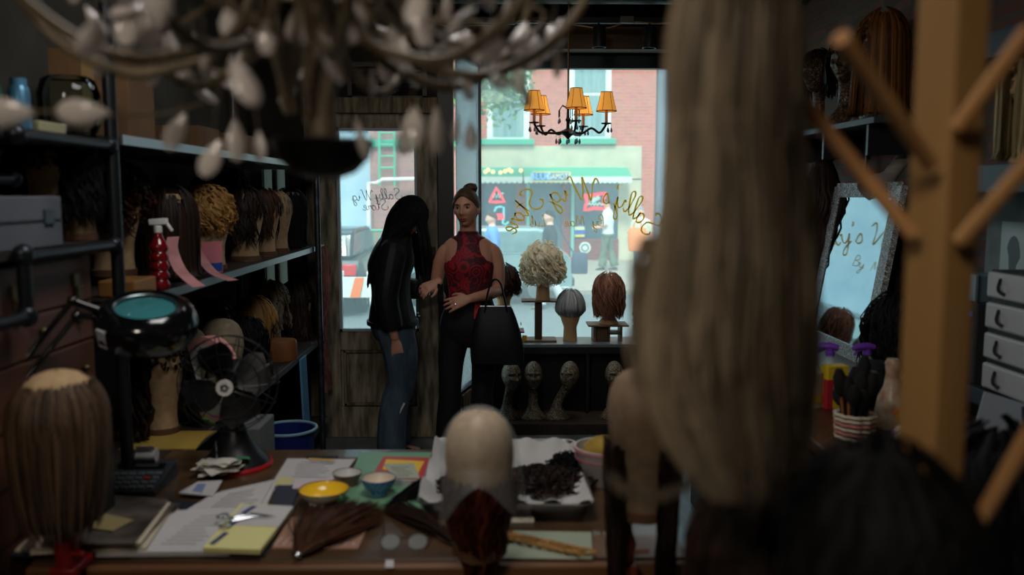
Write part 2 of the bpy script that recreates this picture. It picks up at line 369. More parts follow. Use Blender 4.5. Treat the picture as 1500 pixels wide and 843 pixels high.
# ceiling timber, track and duct
bz = at(800, 74, 6.3).z
struct(MB().b2((sx0, 6.24, bz), (XR, 6.4, bz+.16)).build('trim_3', wood('beam_wood', (84,64,44), (44,32,22), 'x', 3), smooth=False, bev=.006))
for i, y in enumerate((1.2, 2.6, 4.0, 5.2)): struct(MB().b2((XL, y-.06, ZC-.16), (XR, y+.06, ZC)).build('trim_%d' % (4+i), wood('joist_wood', (40,32,26), (22,18,14), 'x', 3), smooth=False, bev=.006))
pipe = mat('pipe_steel', (96,106,112), .35, .85, (64,70,76), 20); dkpipe = mat('black_pipe', (44,48,52), .35, .8)
MB().cyl((-.6, 5.6, 2.97), (XR-.02, 5.6, 2.97), .085, 24).build('duct_pipe', mat('duct_paint', (32,48,52), .4, .3), label='wide dark duct pipe along the ceiling before the shop window', cat='pipe')
tz = at(800, 30, 5.85).z
tr = thing('light_track', 'black ceiling track rail with wires in front of the window beam', 'track light rail', (0, 5.85, tz))
MB().b2((-.45, -.02, -.018), (XR-.03, .02, .018)).build('rail', black, tr, smooth=False)
for px in (720, 990): MB().cyl((at(px, 20, 5.85).x, 0, .018), (at(px, 20, 5.85).x, 0, ZC-tz), .012).build('hanger', black, tr)
wire = MB(); pts = []
for i in range(30): t = i/29; pts.append((-.4+t*2.2, -.03, -.03-.018*math.sin(t*17)-.01*math.sin(t*41)))
wire.tube(pts, .005, 6); wire.build('cable', mat('cable_tan', (150,120,84), .5), tr)
for px, py in ((745, 33), (917, 31)):
    q = at(px, py, 5.85); m = MB(); m.box((q.x, -.05, q.z-tz), (.09, .03, .045)); m.build('junction_box', mat('grey_metal', (110,110,108), .4, .6), tr, bev=.004)
for i, (px, top, bot, tilt, lab) in enumerate(((790, 36, 72, -.2, 'black track spotlight tilted sideways, leftmost on the ceiling rail'), (878, 36, 70, 0, 'black track spotlight hanging straight above the chandelier, middle of the rail'), (953, 38, 71, .05, 'black track spotlight nearest the long grey wig, rightmost on the ceiling rail'))):
    a = at(px, top, 5.8); b = at(px, bot, 5.8); L_ = a.z-b.z
    t = thing('track_spotlight', lab, 'spotlight', (a.x, 5.8, a.z), 0, 'ceiling track spotlights')
    M3 = Matrix.Rotation(tilt, 3, 'Y'); m = MB(); m.lathe([(.0, -.0), (.035, -.004), (.044, -.02), (.046, -L_), (.04, -L_), (.038, -.05), (0, -.05)], 20, M=M3); m.build('can', black, t)
    MB().cyl((0, .03, -.02), (0, .05, tz-a.z+.0), .007).build('stem', black, t)
    _s = bpy.data.lights.new('display_fill_spot', 'SPOT'); _s.energy = 14; _s.color = (1, .93, .82); _s.spot_size = 1.0; _s.spot_blend = .6; _s.shadow_soft_size = .03; _so = bpy.data.objects.new('display_fill_spot', _s); COL.objects.link(_so); _so.location = (a.x+tilt*-L_, 5.8, a.z-L_-.012); _so.rotation_euler = (V((a.x, 6.37, .85))-V(_so.location)).to_track_quat('-Z', 'Y').to_euler()  # cans look unlit; spot added to brighten the wigs in the window
    MB().lathe([(0, -.055), (.03, -.056), (.03, -.06), (0, -.062)], 16, M=M3).build('bulb', mat('bulb_off', (150,150,145), .2), t)
# ------------------------------------------------------------------ street
ZS, ZF = -.42, -.32
asph = mat('asphalt', (112,118,118), .8, 0, (94,102,104), 30, bump=.2)
conc = mat('concrete', (172,164,148), .85, 0, (154,146,132), 6, bump=.1)
struct(MB().b2((-30, YW+.1, ZS-.2), (30, 17.9, ZS)).build('street', asph, smooth=False))
struct(MB().b2((-30, 17.9, ZS-.2), (30, 27, ZF)).build('sidewalk', conc, smooth=False, bev=.02))
struct(MB().b2((-8, YW+.12, ZS), (8, 9.6, -.28)).build('near_sidewalk', conc, smooth=False, bev=.02))
F = 26.0
pF = lambda px, py, y=F: at(px, py, y)
fb = brick('facade_brick', (226,122,100), (212,110,90), (206,150,132), 'xz', 1, .3, .1, .2)
fb2 = brick('maroon_brick', (150,74,74), (134,64,66), (150,108,104), 'xz', 1, .3, .1, .2)
fb3 = brick('pink_brick', (186,130,122), (172,118,112), (180,144,138), 'xz', 1, .3, .1, .2)
wpaint = mat('white_paint', (226,232,228), .5); gpaint = mat('green_paint', (70,168,134), .5); beige = mat('beige_stucco', (204,196,168), .85, 0, (188,182,158), 3)
dkglass = mat('dark_glass', (52,76,92), .12, 0, (76,104,118), .6, spec=.8)
def facade(root, px0, py0, px1, py1, y0, y1, name, m, bev=0, y=F):
    a = pF(px0, py0, y); b = pF(px1, py1, y); mb = MB(); mb.b2((a.x-root.location.x, y0, a.z), (b.x-root.location.x, y1, b.z)); return mb.build(name, m, root, smooth=False, bev=bev)
ba = pF(690, 380); bb = pF(957, 380)
bar = thing('bar_building', 'red brick bar with green awnings and blue sign across the street', 'building', ((ba.x+bb.x)/2, F, ZF))
Lx = lambda px: pF(px, 300).x-bar.location.x
Lz = lambda py: pF(800, py).z-ZF
def fbox(name, m, px0, py0, px1, py1, y0, y1, bev=0, parent=bar):
    return MB().b2((Lx(px0), y0, Lz(py0)), (Lx(px1), y1, Lz(py1))).build(name, m, parent, smooth=False, bev=bev)
MB().b2((ba.x-bar.location.x, 0, 0), (bb.x-bar.location.x, 4, 10)).build('brick_wall', fb, bar, smooth=False)
for x0, x1, y1 in ((714, 775, 205), (832, 893, 204)):
    y0 = 92; w = fbox('window', wpaint, x0, y0, x1, y1, -.06, .02)
    for a, b in ((y0+4, (y0+y1)/2-12), ((y0+y1)/2-8, y1-4)):
        MB().b2((Lx(x0+8), -.075, Lz(b)), (Lx(x1-8), -.055, Lz(a))).build('pane', mat('curtained_glass', (104,140,140), .2, 0, (142,168,166), 3, (6,1,.2)), w, smooth=False)
    fbox('window_sill', gpaint, x0-12, y1-1, x1+7, y1+8, -.22, .02, .02)
    fbox('lintel', gpaint, x0-6, y0-10, x1+6, y0, -.15, .02, .02)
fbox('stucco_band', beige, 704, 214, 938, 264, -.10, .02); fbox('stucco_wall', beige, 905, 262, 938, 386, -.10, .02)
fbox('shop_window', dkglass, 706, 268, 755, 352, -.05, .0); fbox('doorway', mat('dark_doorway', (84,106,120), .5), 775, 268, 823, 384, -.04, .0); fbox('shop_window', dkglass, 843, 268, 905, 350, -.05, .0)
for a, b in ((755, 775), (823, 836)): fbox('brick_pier', fb2, a, 266, b, 386, -.14, .0)
fbox('brick_base', fb2, 841, 350, 906, 386, -.14, .0); fbox('brick_base', fb2, 704, 352, 755, 386, -.14, .0)
for px in (773, 838): MB().cyl((Lx(px), -.22, 0), (Lx(px), -.22, Lz(264)), .05, 10).build('drain_pipe', mat('teal_pipe', (120,190,178), .5), bar)
for x0, x1 in ((704, 764), (766, 917)):
    m = MB(); a, b = Lx(x0), Lx(x1); zt, zb = Lz(244), Lz(260)
    m.add([(a,0,zt),(b,0,zt),(b,-1.1,zb),(a,-1.1,zb),(a,0,zb),(b,0,zb)], [(0,1,2,3),(3,2,5,4),(0,3,4),(1,5,2),(0,4,5,1)])
    aw = m.build('awning', gpaint, bar, smooth=False)
    m = MB(); n = int((b-a)/.14)
    for i in range(n):
        c0 = a+(b-a)*i/n; c1 = a+(b-a)*(i+1)/n; cc = (c0+c1)/2; r = (c1-c0)/2
        m.prism([(c0, zb), (c1, zb)]+[(cc+r*math.cos(t*PI/5), zb-.12-.07*math.sin(t*PI/5)) for t in range(6)], (-1.12, -1.10), 1)
    m.build('valance', mat('valance', (214,226,214), .7), aw, smooth=False)
def text_mesh(s, size, ext=.002, shear=0, align='CENTER'):
    cu = bpy.data.curves.new('t', 'FONT'); cu.body = s; cu.size = size; cu.extrude = ext; cu.align_x = align; cu.align_y = 'CENTER'; cu.shear = shear; cu.resolution_u = 3
    o = bpy.data.objects.new('t', cu); COL.objects.link(o); dg = bpy.context.evaluated_depsgraph_get(); dg.update()
    me = bpy.data.meshes.new_from_object(o.evaluated_get(dg)); bpy.data.objects.remove(o); bpy.data.curves.remove(cu); return me
def text(name, s, size, m, parent, loc, rot=(PI/2,0,0), ext=.002, shear=0, sx=1):
    me = text_mesh(s, size, ext, shear); me.materials.append(m); o = bpy.data.objects.new(name, me); COL.objects.link(o)
    o.parent = parent; o.location = loc; o.rotation_euler = rot; o.scale = (sx, 1, 1); return o
sb = thing('shop_sign', 'small blue and cream lettered sign on the green bar awning', 'sign', (pF(804, 258).x, F-1.16, pF(804, 260).z))
hw = (pF(833, 258).x-pF(776, 258).x)/2*.955; hh = (pF(800, 251).z-pF(800, 266).z)/2*.955
MB().b2((-hw, 0, -hh), (hw, .03, hh)).build('board', mat('sign_cream', (220,206,140), .5), sb, smooth=False)
MB().b2((-hw+.04, -.008, -hh+.035), (hw-.04, .005, hh-.035)).build('panel', mat('sign_panel', (74,116,140), .5), sb, smooth=False)
text('lettering', 'BLUE', .26, mat('sign_blue', (120,190,250), .5, emit=.5), sb, (-hw*.56, -.014, 0))
text('lettering', '\u00b7GAMOTS', .23, mat('sign_white', (226,226,206), .5, emit=.3), sb, (hw*.36, -.014, 0), sx=.72)
red_neon = mat('neon_red', (255,70,84), .4, emit=1.6); wh_neon = mat('neon_white', (200,232,220), .4, emit=.7); cy_neon = mat('neon_cyan', (120,226,232), .4, emit=.8)
def Q(px, py, o, y): q = at(px, py, y); return V((q.x-o.location.x, 0, q.z-o.location.z))
yn = F-.14
def neon(label, c, lines):
    t = thing('neon_sign', label, 'neon sign', at(c[0], c[1], yn), 0, 'neon signs in the bar windows')
    for nm, m, r, close, pts in lines: MB().tube([Q(a, b, t, yn) for a, b in pts], r, 8, close=close).build(nm, m, t)
    return t
neon('red triangle neon sign in the left bar window', (728, 287), [('triangle_tube', red_neon, .045, True, [(727,275),(733,285),(739,296),(728,296),(717,296),(722,286)]), ('script_tube', wh_neon, .022, False, [(722,290),(725,284),(727,290),(730,284),(731,290),(735,283),(738,284)])])
neon('cyan and red tall neon sign below the red triangle', (732, 313), [('outline_tube', cy_neon, .03, False, [(724,310),(727,304),(733,303),(738,304),(738,320),(736,327),(741,329),(745,325)]), ('red_bar', red_neon, .07, False, [(725,316.5),(738,316.5)]), ('red_bar', red_neon, .05, False, [(726,320),(738,320)])])
neon('red bow shaped neon beer sign in the right bar window', (871, 296), [('bow_tube', red_neon, .05, True, [(855,286),(863,287),(871,285.5),(879,284),(887,283),(885,290),(884,295),(886,301),(888,306),(880,306),(871,305),(863,307),(856,308),(858,301),(860,296),(858,290)]), ('slash_tube', wh_neon, .06, False, [(864,293),(871,291),(867,295.5),(878,289)]), ('script_tube', wh_neon, .028, False, [(862,300),(864,297.5),(866,301),(868,297.5),(870,301),(873,298),(875,301),(878,297.5),(881,300.5),(884,298)])])
po = thing('notice_poster', 'blue and yellow notice stuck in the right bar window', 'poster', at(849, 339, yn))
def rectp(t, nm, m, a, b, y=0): p, q = Q(*a, t, yn), Q(*b, t, yn); return MB().b2((p.x, y-.005, p.z), (q.x, y+.005, q.z)).build(nm, m, t, smooth=False)
rectp(po, 'sheet', mat('poster_blue', (50,96,180), .6), (841,330), (857,348)); rectp(po, 'stripe', mat('poster_yellow', (236,214,60), .6), (842,344), (856,347), -.02); rectp(po, 'heading', mat('poster_pale', (222,224,170), .6), (842,332), (856,337), -.02)
bd = thing('round_badge', 'round white badge on the maroon brick below the bar window', 'sign', at(857, 363, F-.16))
m = MB(); m.lathe([(0, -.01), (.17, -.01), (.17, .01), (0, .01)], 24, M=Matrix.Rotation(PI/2, 3, 'X')); m.build('disc', wpaint, bd)
MB().torus((0, -.012, 0), .1, .025, Matrix.Rotation(PI/2, 3, 'X')).build('ring', mat('badge_green', (90,140,130), .5), bd)
for px, py in ((711, 252), (715, 249), (733, 253), (746, 249), (749, 251), (763, 250), (722, 252), (740, 251)):
    tag(MB().ell((0,0,0), .06, 8, 6).build('awning_bulb', mat('bulb_warm', (255,214,140), .4, emit=1.5), loc=at(px, py, F-1.25)), 'small warm bulb on the string along the left bar awning', 'light bulb', 'warm bulbs along the bar awning')
rb = thing('grey_building', 'blue grey building with pipes at the right of the bar', 'building', (pF(1100, 300, 27).x, 27, ZF))
MB().b2((pF(957, 300, 27).x-rb.location.x, 0, 0), (14, 3, 10)).build('wall', mat('bluegrey_wall', (128,142,160), .8, 0, (108,122,140), 1.5), rb, smooth=False)
MB().cyl((pF(957, 300, 27).x-rb.location.x+.15, -.3, 0), (pF(957, 300, 27).x-rb.location.x+.15, -.3, 10), .16).build('downpipe', mat('pale_pipe', (150,170,186), .5), rb)
MB().b2((pF(966, 300, 27).x-rb.location.x, -.1, 2.2), (6, .01, 3.2)).build('shop_fascia', mat('fascia', (160,150,150), .7), rb, smooth=False)
lb = thing('pink_building', 'pinkish brick building with green fire escape seen through the door', 'building', (pF(615, 300).x, F, ZF))
MB().b2((pF(543, 300).x-lb.location.x, 0, 0), (ba.x-.05-lb.location.x, 3, 10)).build('wall', fb3, lb, smooth=False)
MB().b2((pF(543, 300).x-lb.location.x, -.12, pF(600, 215).z-ZF), (ba.x-.05-lb.location.x, 0, pF(600, 205).z-ZF)).build('cornice', gpaint, lb, smooth=False)
fe = thing('fire_escape', 'green ladder fire escape on the pinkish building', 'fire escape', at(567, 235, F-.35))
for px in (556, 578): MB().cyl(Q(px, 170, fe, F-.35), Q(px, 272, fe, F-.35), .035, 8).build('rail', gpaint, fe)
for py in range(195, 272, 17): MB().cyl(Q(556, py, fe, F-.35), Q(578, py, fe, F-.35), .028, 8).build('rung', gpaint, fe)
m = MB(); m.tube([Q(a, b, fe, F-.35) for a, b in ((612,262),(560,263),(552,268),(540,268),(540,330))], .05, 8); m.build('pipe', wpaint, fe)
bl = thing('pale_building', 'pale blue rendered building at the far left beyond the door', 'building', (pF(480, 300, 29).x, 29, ZF))
MB().b2((-8, 0, 0), (pF(545, 300, 29).x-bl.location.x, 3, 11)).build('wall', mat('paleblue_wall', (150,184,204), .8, 0, (176,202,214), .8), bl, smooth=False)
for px in (505, 528): MB().b2((pF(px, 300, 29).x-bl.location.x-.3, -.05, 4), (pF(px, 300, 29).x-bl.location.x+.3, .01, 6)).build('window', dkglass, bl, smooth=False)
fn = thing('street_railing', 'green iron railing on the pavement left of the leather jacket', 'railing', at(545, 395, 19.0))
for i in range(9): q = 520+i*7; MB().cyl(Q(q, 335, fn, 19), Q(q, 393, fn, 19), .018, 6).build('bar', gpaint, fn)
for py in (338, 385): MB().cyl(Q(515, py, fn, 19), Q(582, py, fn, 19), .03, 6).build('rail', gpaint, fn)
# tree hanging over the left upper window
tree = thing('street_tree', 'leafy green tree before the left upper window of the bar', 'tree', (at(722, 300, 23).x, 23, ZF))
m = MB(); m.tube([(-1.4,0,0),(-1.3,0,3),(-1.0,-.1,5),(-.3,-.2,6.2)], [.16,.13,.1,.05], 8); m.tube([(-1.1,0,4.4),(-.5,-.2,4.9),(.3,-.2,5.6)], [.07,.05,.02], 6); m.build('trunk', mat('bark', (84,72,58), .9), tree)
m = MB()
for i in range(1500):
    px = rnd.gauss(732, 24); py = rnd.gauss(125, 30)
    if px > 782 or py > 190 or (py > 160 and rnd.random() < .6): continue
    q = at(px, py, 23+rnd.uniform(-.5, .6)); q = V((q.x-tree.location.x, q.y-23, q.z-ZF)); m.a = rnd.random()
    a = V((rnd.gauss(0,1), rnd.gauss(0,1), rnd.gauss(0,1))).normalized()*.09; b = V((rnd.gauss(0,1), rnd.gauss(0,1), rnd.gauss(0,1))).normalized()*.06
    m.add([q-a, q+b, q+a, q-b], [(0,1,2,3)])
m.build('foliage', hair('leaf_green', (62,110,60), (140,186,110), .6), tree)
# cars
def car(label, loc, rz, col, glass):
    t = thing('car', label, 'car', loc, rz, 'parked cars')
    bm_ = mat('car_'+label[:8], col, .3, .2, coat=.5); prof = [(-2.2,.35),(-2.22,.8),(-2.1,.98),(-1.0,1.02),(1.3,1.02),(2.0,.88),(2.2,.7),(2.2,.35)]
    m = MB(); rings = []
    for y, s in ((-.88,.96),(-.9,1),(.9,1),(.88,.96)): rings.append([V((x*s, y, .35+(z-.35)*s)) for x, z in prof])
    m.loft(rings); m.build('body', bm_, t, bev=.03)
    cab = [(-1.95,1.0),(-1.75,1.42),(-1.4,1.48),(.1,1.48),(.4,1.43),(1.15,1.0)]; m = MB(); m.loft([[V((x*.97, y, z)) for x, z in cab] for y in (-.74,.74)]); m.build('roof', bm_, t, bev=.04)
    for s in (-1, 1): m = MB(); m.prism([(-1.7,1.03),(-1.58,1.38),(-1.3,1.41),(.08,1.41),(.32,1.37),(.92,1.03)], (s*.745-.006, s*.745+.006), 1); m.build('side_window', glass, t)
    m = MB(); m.add([(-1.93,-.66,1.05),(-1.93,.66,1.05),(-1.74,.62,1.38),(-1.74,-.62,1.38)], [(0,1,2,3)]); m.build('rear_window', glass, t, loc=(-.03,0,0))
    for x in (-1.35, 1.4):
        for s in (-1, 1):
            w = MB().lathe([(0,-.1),(.28,-.1),(.33,-.07),(.33,.07),(.28,.1),(0,.1)], 24, M=Matrix.Rotation(PI/2, 3, 'X')).build('wheel', mat('tyre', (30,30,32), .8), t, loc=(x, s*.82, .33))
            MB().lathe([(0,-.108),(.19,-.104),(.2,-.09),(.2,.09),(.19,.104),(0,.108)], 16, M=Matrix.Rotation(PI/2, 3, 'X')).build('hub_cap', mat('alloy', (150,154,158), .3, .9), w)
    for s in (-1, 1): MB().box((-2.2, s*.72, .82), (.08, .3, .2)).build('tail_light', mat('tail_red', (190,30,34), .25, emit=.4), t, bev=.02)
    MB().box((-2.235, 0, .68), (.02, .5, .12)).build('number_plate', mat('plate_yellow', (214,190,90), .5), t)
    MB().box((-2.2, 0, .45), (.14, 1.7, .16)).build('bumper', mat('bumper', (60,64,68), .5), t, bev=.03)
    return t
cg = mat('car_glass', (96,124,128), .08, 0, (130,160,160), 2, spec=.9)
c1 = car('silver teal car parked along the far kerb behind the walking men', (at(702, 400, 17).x, 17.0, ZS), PI, (150,180,180), cg); c1.scale = (.80, 1, .98)
car('black car with red tail lights seen through the door glass', (-3.26, 16.7, ZS), PI/2, (26,32,40), cg)
# barricade
br_ = thing('street_barricade', 'white folding barricade with orange stripe in the street outside the door', 'barricade', (at(522, 480, 11).x, 11.0, ZS))
wb = mat('barricade_white', (226,228,222), .6); ob = mat('barricade_orange', (240,120,50), .6)
zb1 = at(522, 398, 11).z-ZS
for i, (s, y) in enumerate(((-1,-.25),(1,-.25),(-1,.25),(1,.25))): MB().bar((s*.3+.02, y, 0), (s*.18, y*.1, zb1), .06, .03).build('leg', wb, br_, smooth=False)
for z, h in ((zb1-.19, .26),):
    bo = MB().box((0, -.12, z), (.62, .03, h), M=Matrix.Rotation(.12, 3, 'X')).build('board', wb, br_, smooth=False)
    for x in (-.05,): m = MB(); m.add([(x-.0,-.142,z-h/2),(x+.12,-.142,z-h/2),(x+.19,-.15,z+h/2),(x+.07,-.15,z+h/2)], [(0,1,2,3)]); m.build('stripe', ob, bo, smooth=False)
# ------------------------------------------------------------------ light
wd = bpy.data.worlds.new('sky'); SC.world = wd; wd.use_nodes = True
bg = wd.node_tree.nodes['Background']; bg.inputs[0].default_value = (.82, .94, 1.0, 1); bg.inputs[1].default_value = 2.5
def light(name, typ, loc, energy, col, size=.3, target=None, sy=None):
    l = bpy.data.lights.new(name, typ); l.energy = energy; l.color = col
    if typ == 'AREA':
        l.size = size
        if sy: l.shape = 'RECTANGLE'; l.size_y = sy
    elif typ != 'SUN': l.shadow_soft_size = size
    else: l.angle = math.radians(size)
    o = bpy.data.objects.new(name, l); COL.objects.link(o); o.location = loc
    if target: o.rotation_euler = (V(target)-V(loc)).to_track_quat('-Z', 'Y').to_euler()
    return o
light('sun', 'SUN', (0, -10, 30), 4.6, (1, .96, .88), 12, (4, 14, 0))
po_ = light('sky_portal', 'AREA', ((sx1+wx1)/2, YW+.14, (zw0+zw1)/2), 1, (1,1,1), wx1-sx1, ((sx1+wx1)/2, 0, (zw0+zw1)/2), zw1-zw0); po_.data.cycles.is_portal = True
po_ = light('sky_portal_door', 'AREA', ((gx0+gx1)/2, YD+.14, (gz0+gz1)/2), 1, (1,1,1), gx1-gx0, ((gx0+gx1)/2, 0, (gz0+gz1)/2), gz1-gz0); po_.data.cycles.is_portal = True
light('ceiling_lamp_back', 'AREA', (-.75, -.8, 2.9), 23, (1, .89, .74), .5, (.4, 1.2, 1.5))
light('desk_fill', 'AREA', (-.25, 2.05, 2.9), 17, (1, .97, .94), .7, (-.35, 2.3, 0))  # added fill without a fixture, brightens the desk top
light('front_fill', 'AREA', (-.3, 4.2, 2.9), 3, (.95, .97, 1), .6, (-.5, 4.4, 0))  # added soft fill without a fixture, towards the door end
# ------------------------------------------------------------------ heads
def T4(loc=(0,0,0), rx=0, ry=0, rz=0, s=1): return Matrix.Translation(V(loc)) @ Matrix.Rotation(rz,4,'Z') @ Matrix.Rotation(rx,4,'X') @ Matrix.Rotation(ry,4,'Y') @ Matrix.Scale(s,4)
def head_geo(mb, M, k=1.0, nu=44, nv=36, ears=True):
    """a head with a face towards local -Y, centred on the middle of the skull"""
    a, b, c = .073, .093, .116; rings = []
    G = lambda x, z, cx, cz, sx, sz: math.exp(-((x-cx)/sx)**2-((z-cz)/sz)**2)
    for i in range(nv+1):
        t = PI*min(max(i/nv, .006), .994); ring = []
        for j in range(nu):
            ph = 2*PI*j/nu; nx, ny, nz = math.sin(t)*math.sin(ph), -math.sin(t)*math.cos(ph), -math.cos(t)
            x, y, z = a*nx, b*ny, c*nz
            if nz < 0:
                x *= 1-.30*(-nz)**1.6
                if ny > 0: y *= 1-.45*(-nz)
            if ny < .1:
                f = min(1, (.1-ny)/.5); ax = abs(x); d = 0
                d += .021*G(ax, z, 0, -.026, .011, .014)+.011*G(ax, z, 0, .0, .008, .026)+.005*G(ax, z, .012, -.030, .006, .007)
                d -= .012*G(ax, z, .031, .011, .017, .011); d += .006*G(ax, z, .03, .031, .022, .008)
                d += .006*G(ax, z, .042, -.022, .016, .018); d += .008*G(ax, z, 0, -.056, .020, .007)+.007*G(ax, z, 0, -.067, .016, .006)
                d -= .004*G(ax, z, 0, -.061, .02, .0025); d -= .005*G(ax, z, 0, -.077, .018, .006); d += .011*G(ax, z, 0, -.094, .02, .015)
                y -= d*f*k
            ring.append(M @ V((x, y, z)))
        rings.append(ring)
    mb.loft(rings)
    if ears:
        for s in (-1, 1):
            T = mb.T; mb.T = M; mb.ell((s*.074, .006, -.006), (.009, .019, .031), 10, 8, Matrix.Rotation(s*.35, 3, 'Z')); mb.T = T
canv = mat('head_canvas', (178,150,112), .85, 0, (160,132,98), 40, bump=.15); canv2 = mat('head_canvas_pale', (150,136,112), .85, 0, (132,118,96), 40, bump=.15)
bandm = mat('head_base_band', (92,62,42), .8)
PROF = [(0,0),(.064,0),(.064,.004),(.061,.02),(.058,.06),(.060,.11),(.070,.155),(.079,.20),(.083,.235),(.082,.27),(.076,.30),(.064,.325),(.046,.341),(.024,.349),(.005,.351)]
def canvas_head(label, loc, rz=0, s=1.0, m=None, cat='wig block', group=None):
    t = thing('canvas_head', label, cat, loc, rz, group); t.scale = (s, s, s)
    MB().lathe(PROF, 28, sy=1.14).build('block', m or canv, t)
    MB().lathe([(.0625,.003),(.0665,.003),(.0665,.024),(.0625,.026)], 28, sy=1.14).build('base_band', bandm, t)
    MB().tube([(0,.071,.03),(0,.069,.08),(0,.078,.15),(0,.094,.2),(0,.094,.24),(0,.08,.3)], .0012, 5).build('seam', bandm, t)
    return t
def neck_head(name, label, loc, rz, m, h=.44, yaw=0, tilt=0, lean=0, cat='mannequin head', group=None, black_neck=None):
    t = thing(name, label, cat, loc, rz, group); k = h/.44
    mb = MB(); head_geo(mb, T4((lean*.10*k, -.012, .322*k), tilt, 0, yaw, .93*k), 1.5, ears=False)
    head = mb.build('face', m, t)
    mb = MB(); pts = [(0,.0,0,.092),(0,.0,.012,.094),(0,.004,.05,.066),(0,.012,.09,.040),(lean*.02,.018,.14,.034),(lean*.05,.012,.19,.034),(lean*.085,.004,.24,.037),(lean*.1,.004,.27,.03)]
    sp = spline([(p[0]*k, p[1]*k, p[2]*k, p[3]*k) for p in pts], 4); mb.tube([q[:3] for q in sp], [q[3] for q in sp], 24, nrm=(1,0,0), flat=.8); mb.build('neck_and_base', black_neck or m, t)
    return t
# ------------------------------------------------------------------ wigs
def wig_geo(mb, c, r, L, N=220, rad=.007, amp=0.0, freq=8, gap=0, fringe=0, flare=0.0, puff=.06, seg=9, rnd_len=.12, th_max=1.35, nside=4, tuck=0, curl=False, jit=0.0, shell=True, hang=1.65, flat=.5):
    c = V(c)
    def path(ph, t0, Lk, n, pf):
        pts = []; th = t0; p = None; ds = Lk/n; dr = V((math.sin(ph), -math.cos(ph), 0))
        for i in range(n+1):
            if th < hang:
                p = V((r[0]*(1+pf)*math.sin(th)*math.sin(ph), -r[1]*(1+pf)*math.sin(th)*math.cos(ph), r[2]*(1+pf)*math.cos(th)))
                th += ds/((r[0]+r[2])/2*(1+pf))
            else:
                p = p+(dr*(flare-tuck*min(1, i/n))+V((0,0,-1))).normalized()*ds
                if c.z+p.z < .016: p = V((p.x, p.y, .016-c.z))+dr*(ds*.25)
            pts.append(p)
        return pts
    def face(ph): a = (ph+PI) % (2*PI)-PI; return gap and abs(a) < gap
    if shell:
        a0 = mb.a; mb.a = .3
        g = gap if gap else 0; pts = []
        def fs(u, w):
            ph = g+u*(2*PI-2*g); P = path(ph, .02, L*.88, 14, puff*.55); return c+P[min(14, int(round(w*14)))]
        mb.sheet(fs, 28, 14)
        if g: mb.sheet(lambda u, w: c+path(-g+2*g*u, .02, r[2]*1.0, 8, puff*.55)[min(8, int(round(w*8)))], 12, 8)
        mb.a = a0
    for k in range(N):
        ph = rnd.uniform(0, 2*PI); t0 = math.acos(1-rnd.random()*(1-math.cos(th_max))); Lk = max(.05, (L-t0*(r[0]+r[2])/2))*(1+rnd.uniform(-rnd_len, rnd_len*.6))
        if face(ph):
            Lk = (r[0]+r[2])/2*max(.15, 1.0-t0)+fringe*rnd.uniform(.6, 1.1)
        P = path(ph, t0, Lk, seg, puff*(1+rnd.uniform(-.6, .8))); s0 = rnd.uniform(0, 6.28); tg = V((math.cos(ph), math.sin(ph), 0)); dr = V((math.sin(ph), -math.cos(ph), 0))
        s1 = rnd.uniform(-1, 1); out = []
        for i, p in enumerate(P):
            s = Lk*i/seg; g = min(1, s/.07)
            w = amp*g; q = p+tg*(w*math.sin(freq*6.28*s+s0))+dr*(w*(.9 if curl else .4)*math.cos(freq*6.28*s+s0))
            if jit: q = q+V((rnd.gauss(0,jit), rnd.gauss(0,jit), rnd.gauss(0,jit)))*g
            out.append(c+q+tg*(s1*.01*i/seg))
        mb.a = rnd.random(); rr = rad*rnd.uniform(.6, 1.25)
        mb.tube(out, [rr*(.55 if i == 0 else (1.0 if i < seg*.7 else max(.18, 1-(i-seg*.7)/(seg*.3)*.85))) for i in range(seg+1)], nside, True, flat=flat)
    return mb
HC = (0, 0, .235); HR = (.083, .095, .116)
def wig(label, loc, rz, m, s=1.0, cat='wig', group=None, name='wig', c=HC, r=HR, **kw):
    mb = MB(); wig_geo(mb, c, r, **kw); o = mb.build(name, m, None, loc, rz, True, label=label, cat=cat, group=group, ang=80); o.scale = (s, s, s); return o
H_black = hair('hair_black', (8,8,9), (20,18,19), .65, .15, .1); H_dkbrown = hair('hair_dark_brown', (22,14,11), (62,42,32)); H_brown = hair('hair_brown', (44,26,18), (104,66,44))
H_blond = hair('hair_blond', (150,112,58), (222,184,116)); H_gold = hair('hair_gold', (156,112,58), (220,174,106)); H_plat = hair('hair_platinum', (238,228,204), (255,252,242), tr=.6)
H_grey = hair('hair_grey', (142,150,156), (212,218,222), tr=.5); H_auburn = hair('hair_auburn', (140,92,74), (206,156,132), tr=.55); H_ash = hair('hair_ash', (92,80,64), (176,160,136)); H_red = hair('hair_redbrown', (60,26,18), (128,62,40))
H_mix = hair('hair_grey_blond', (40,33,27), (186,166,138)); H_mousy = hair('hair_mousy', (54,40,31), (126,100,78))
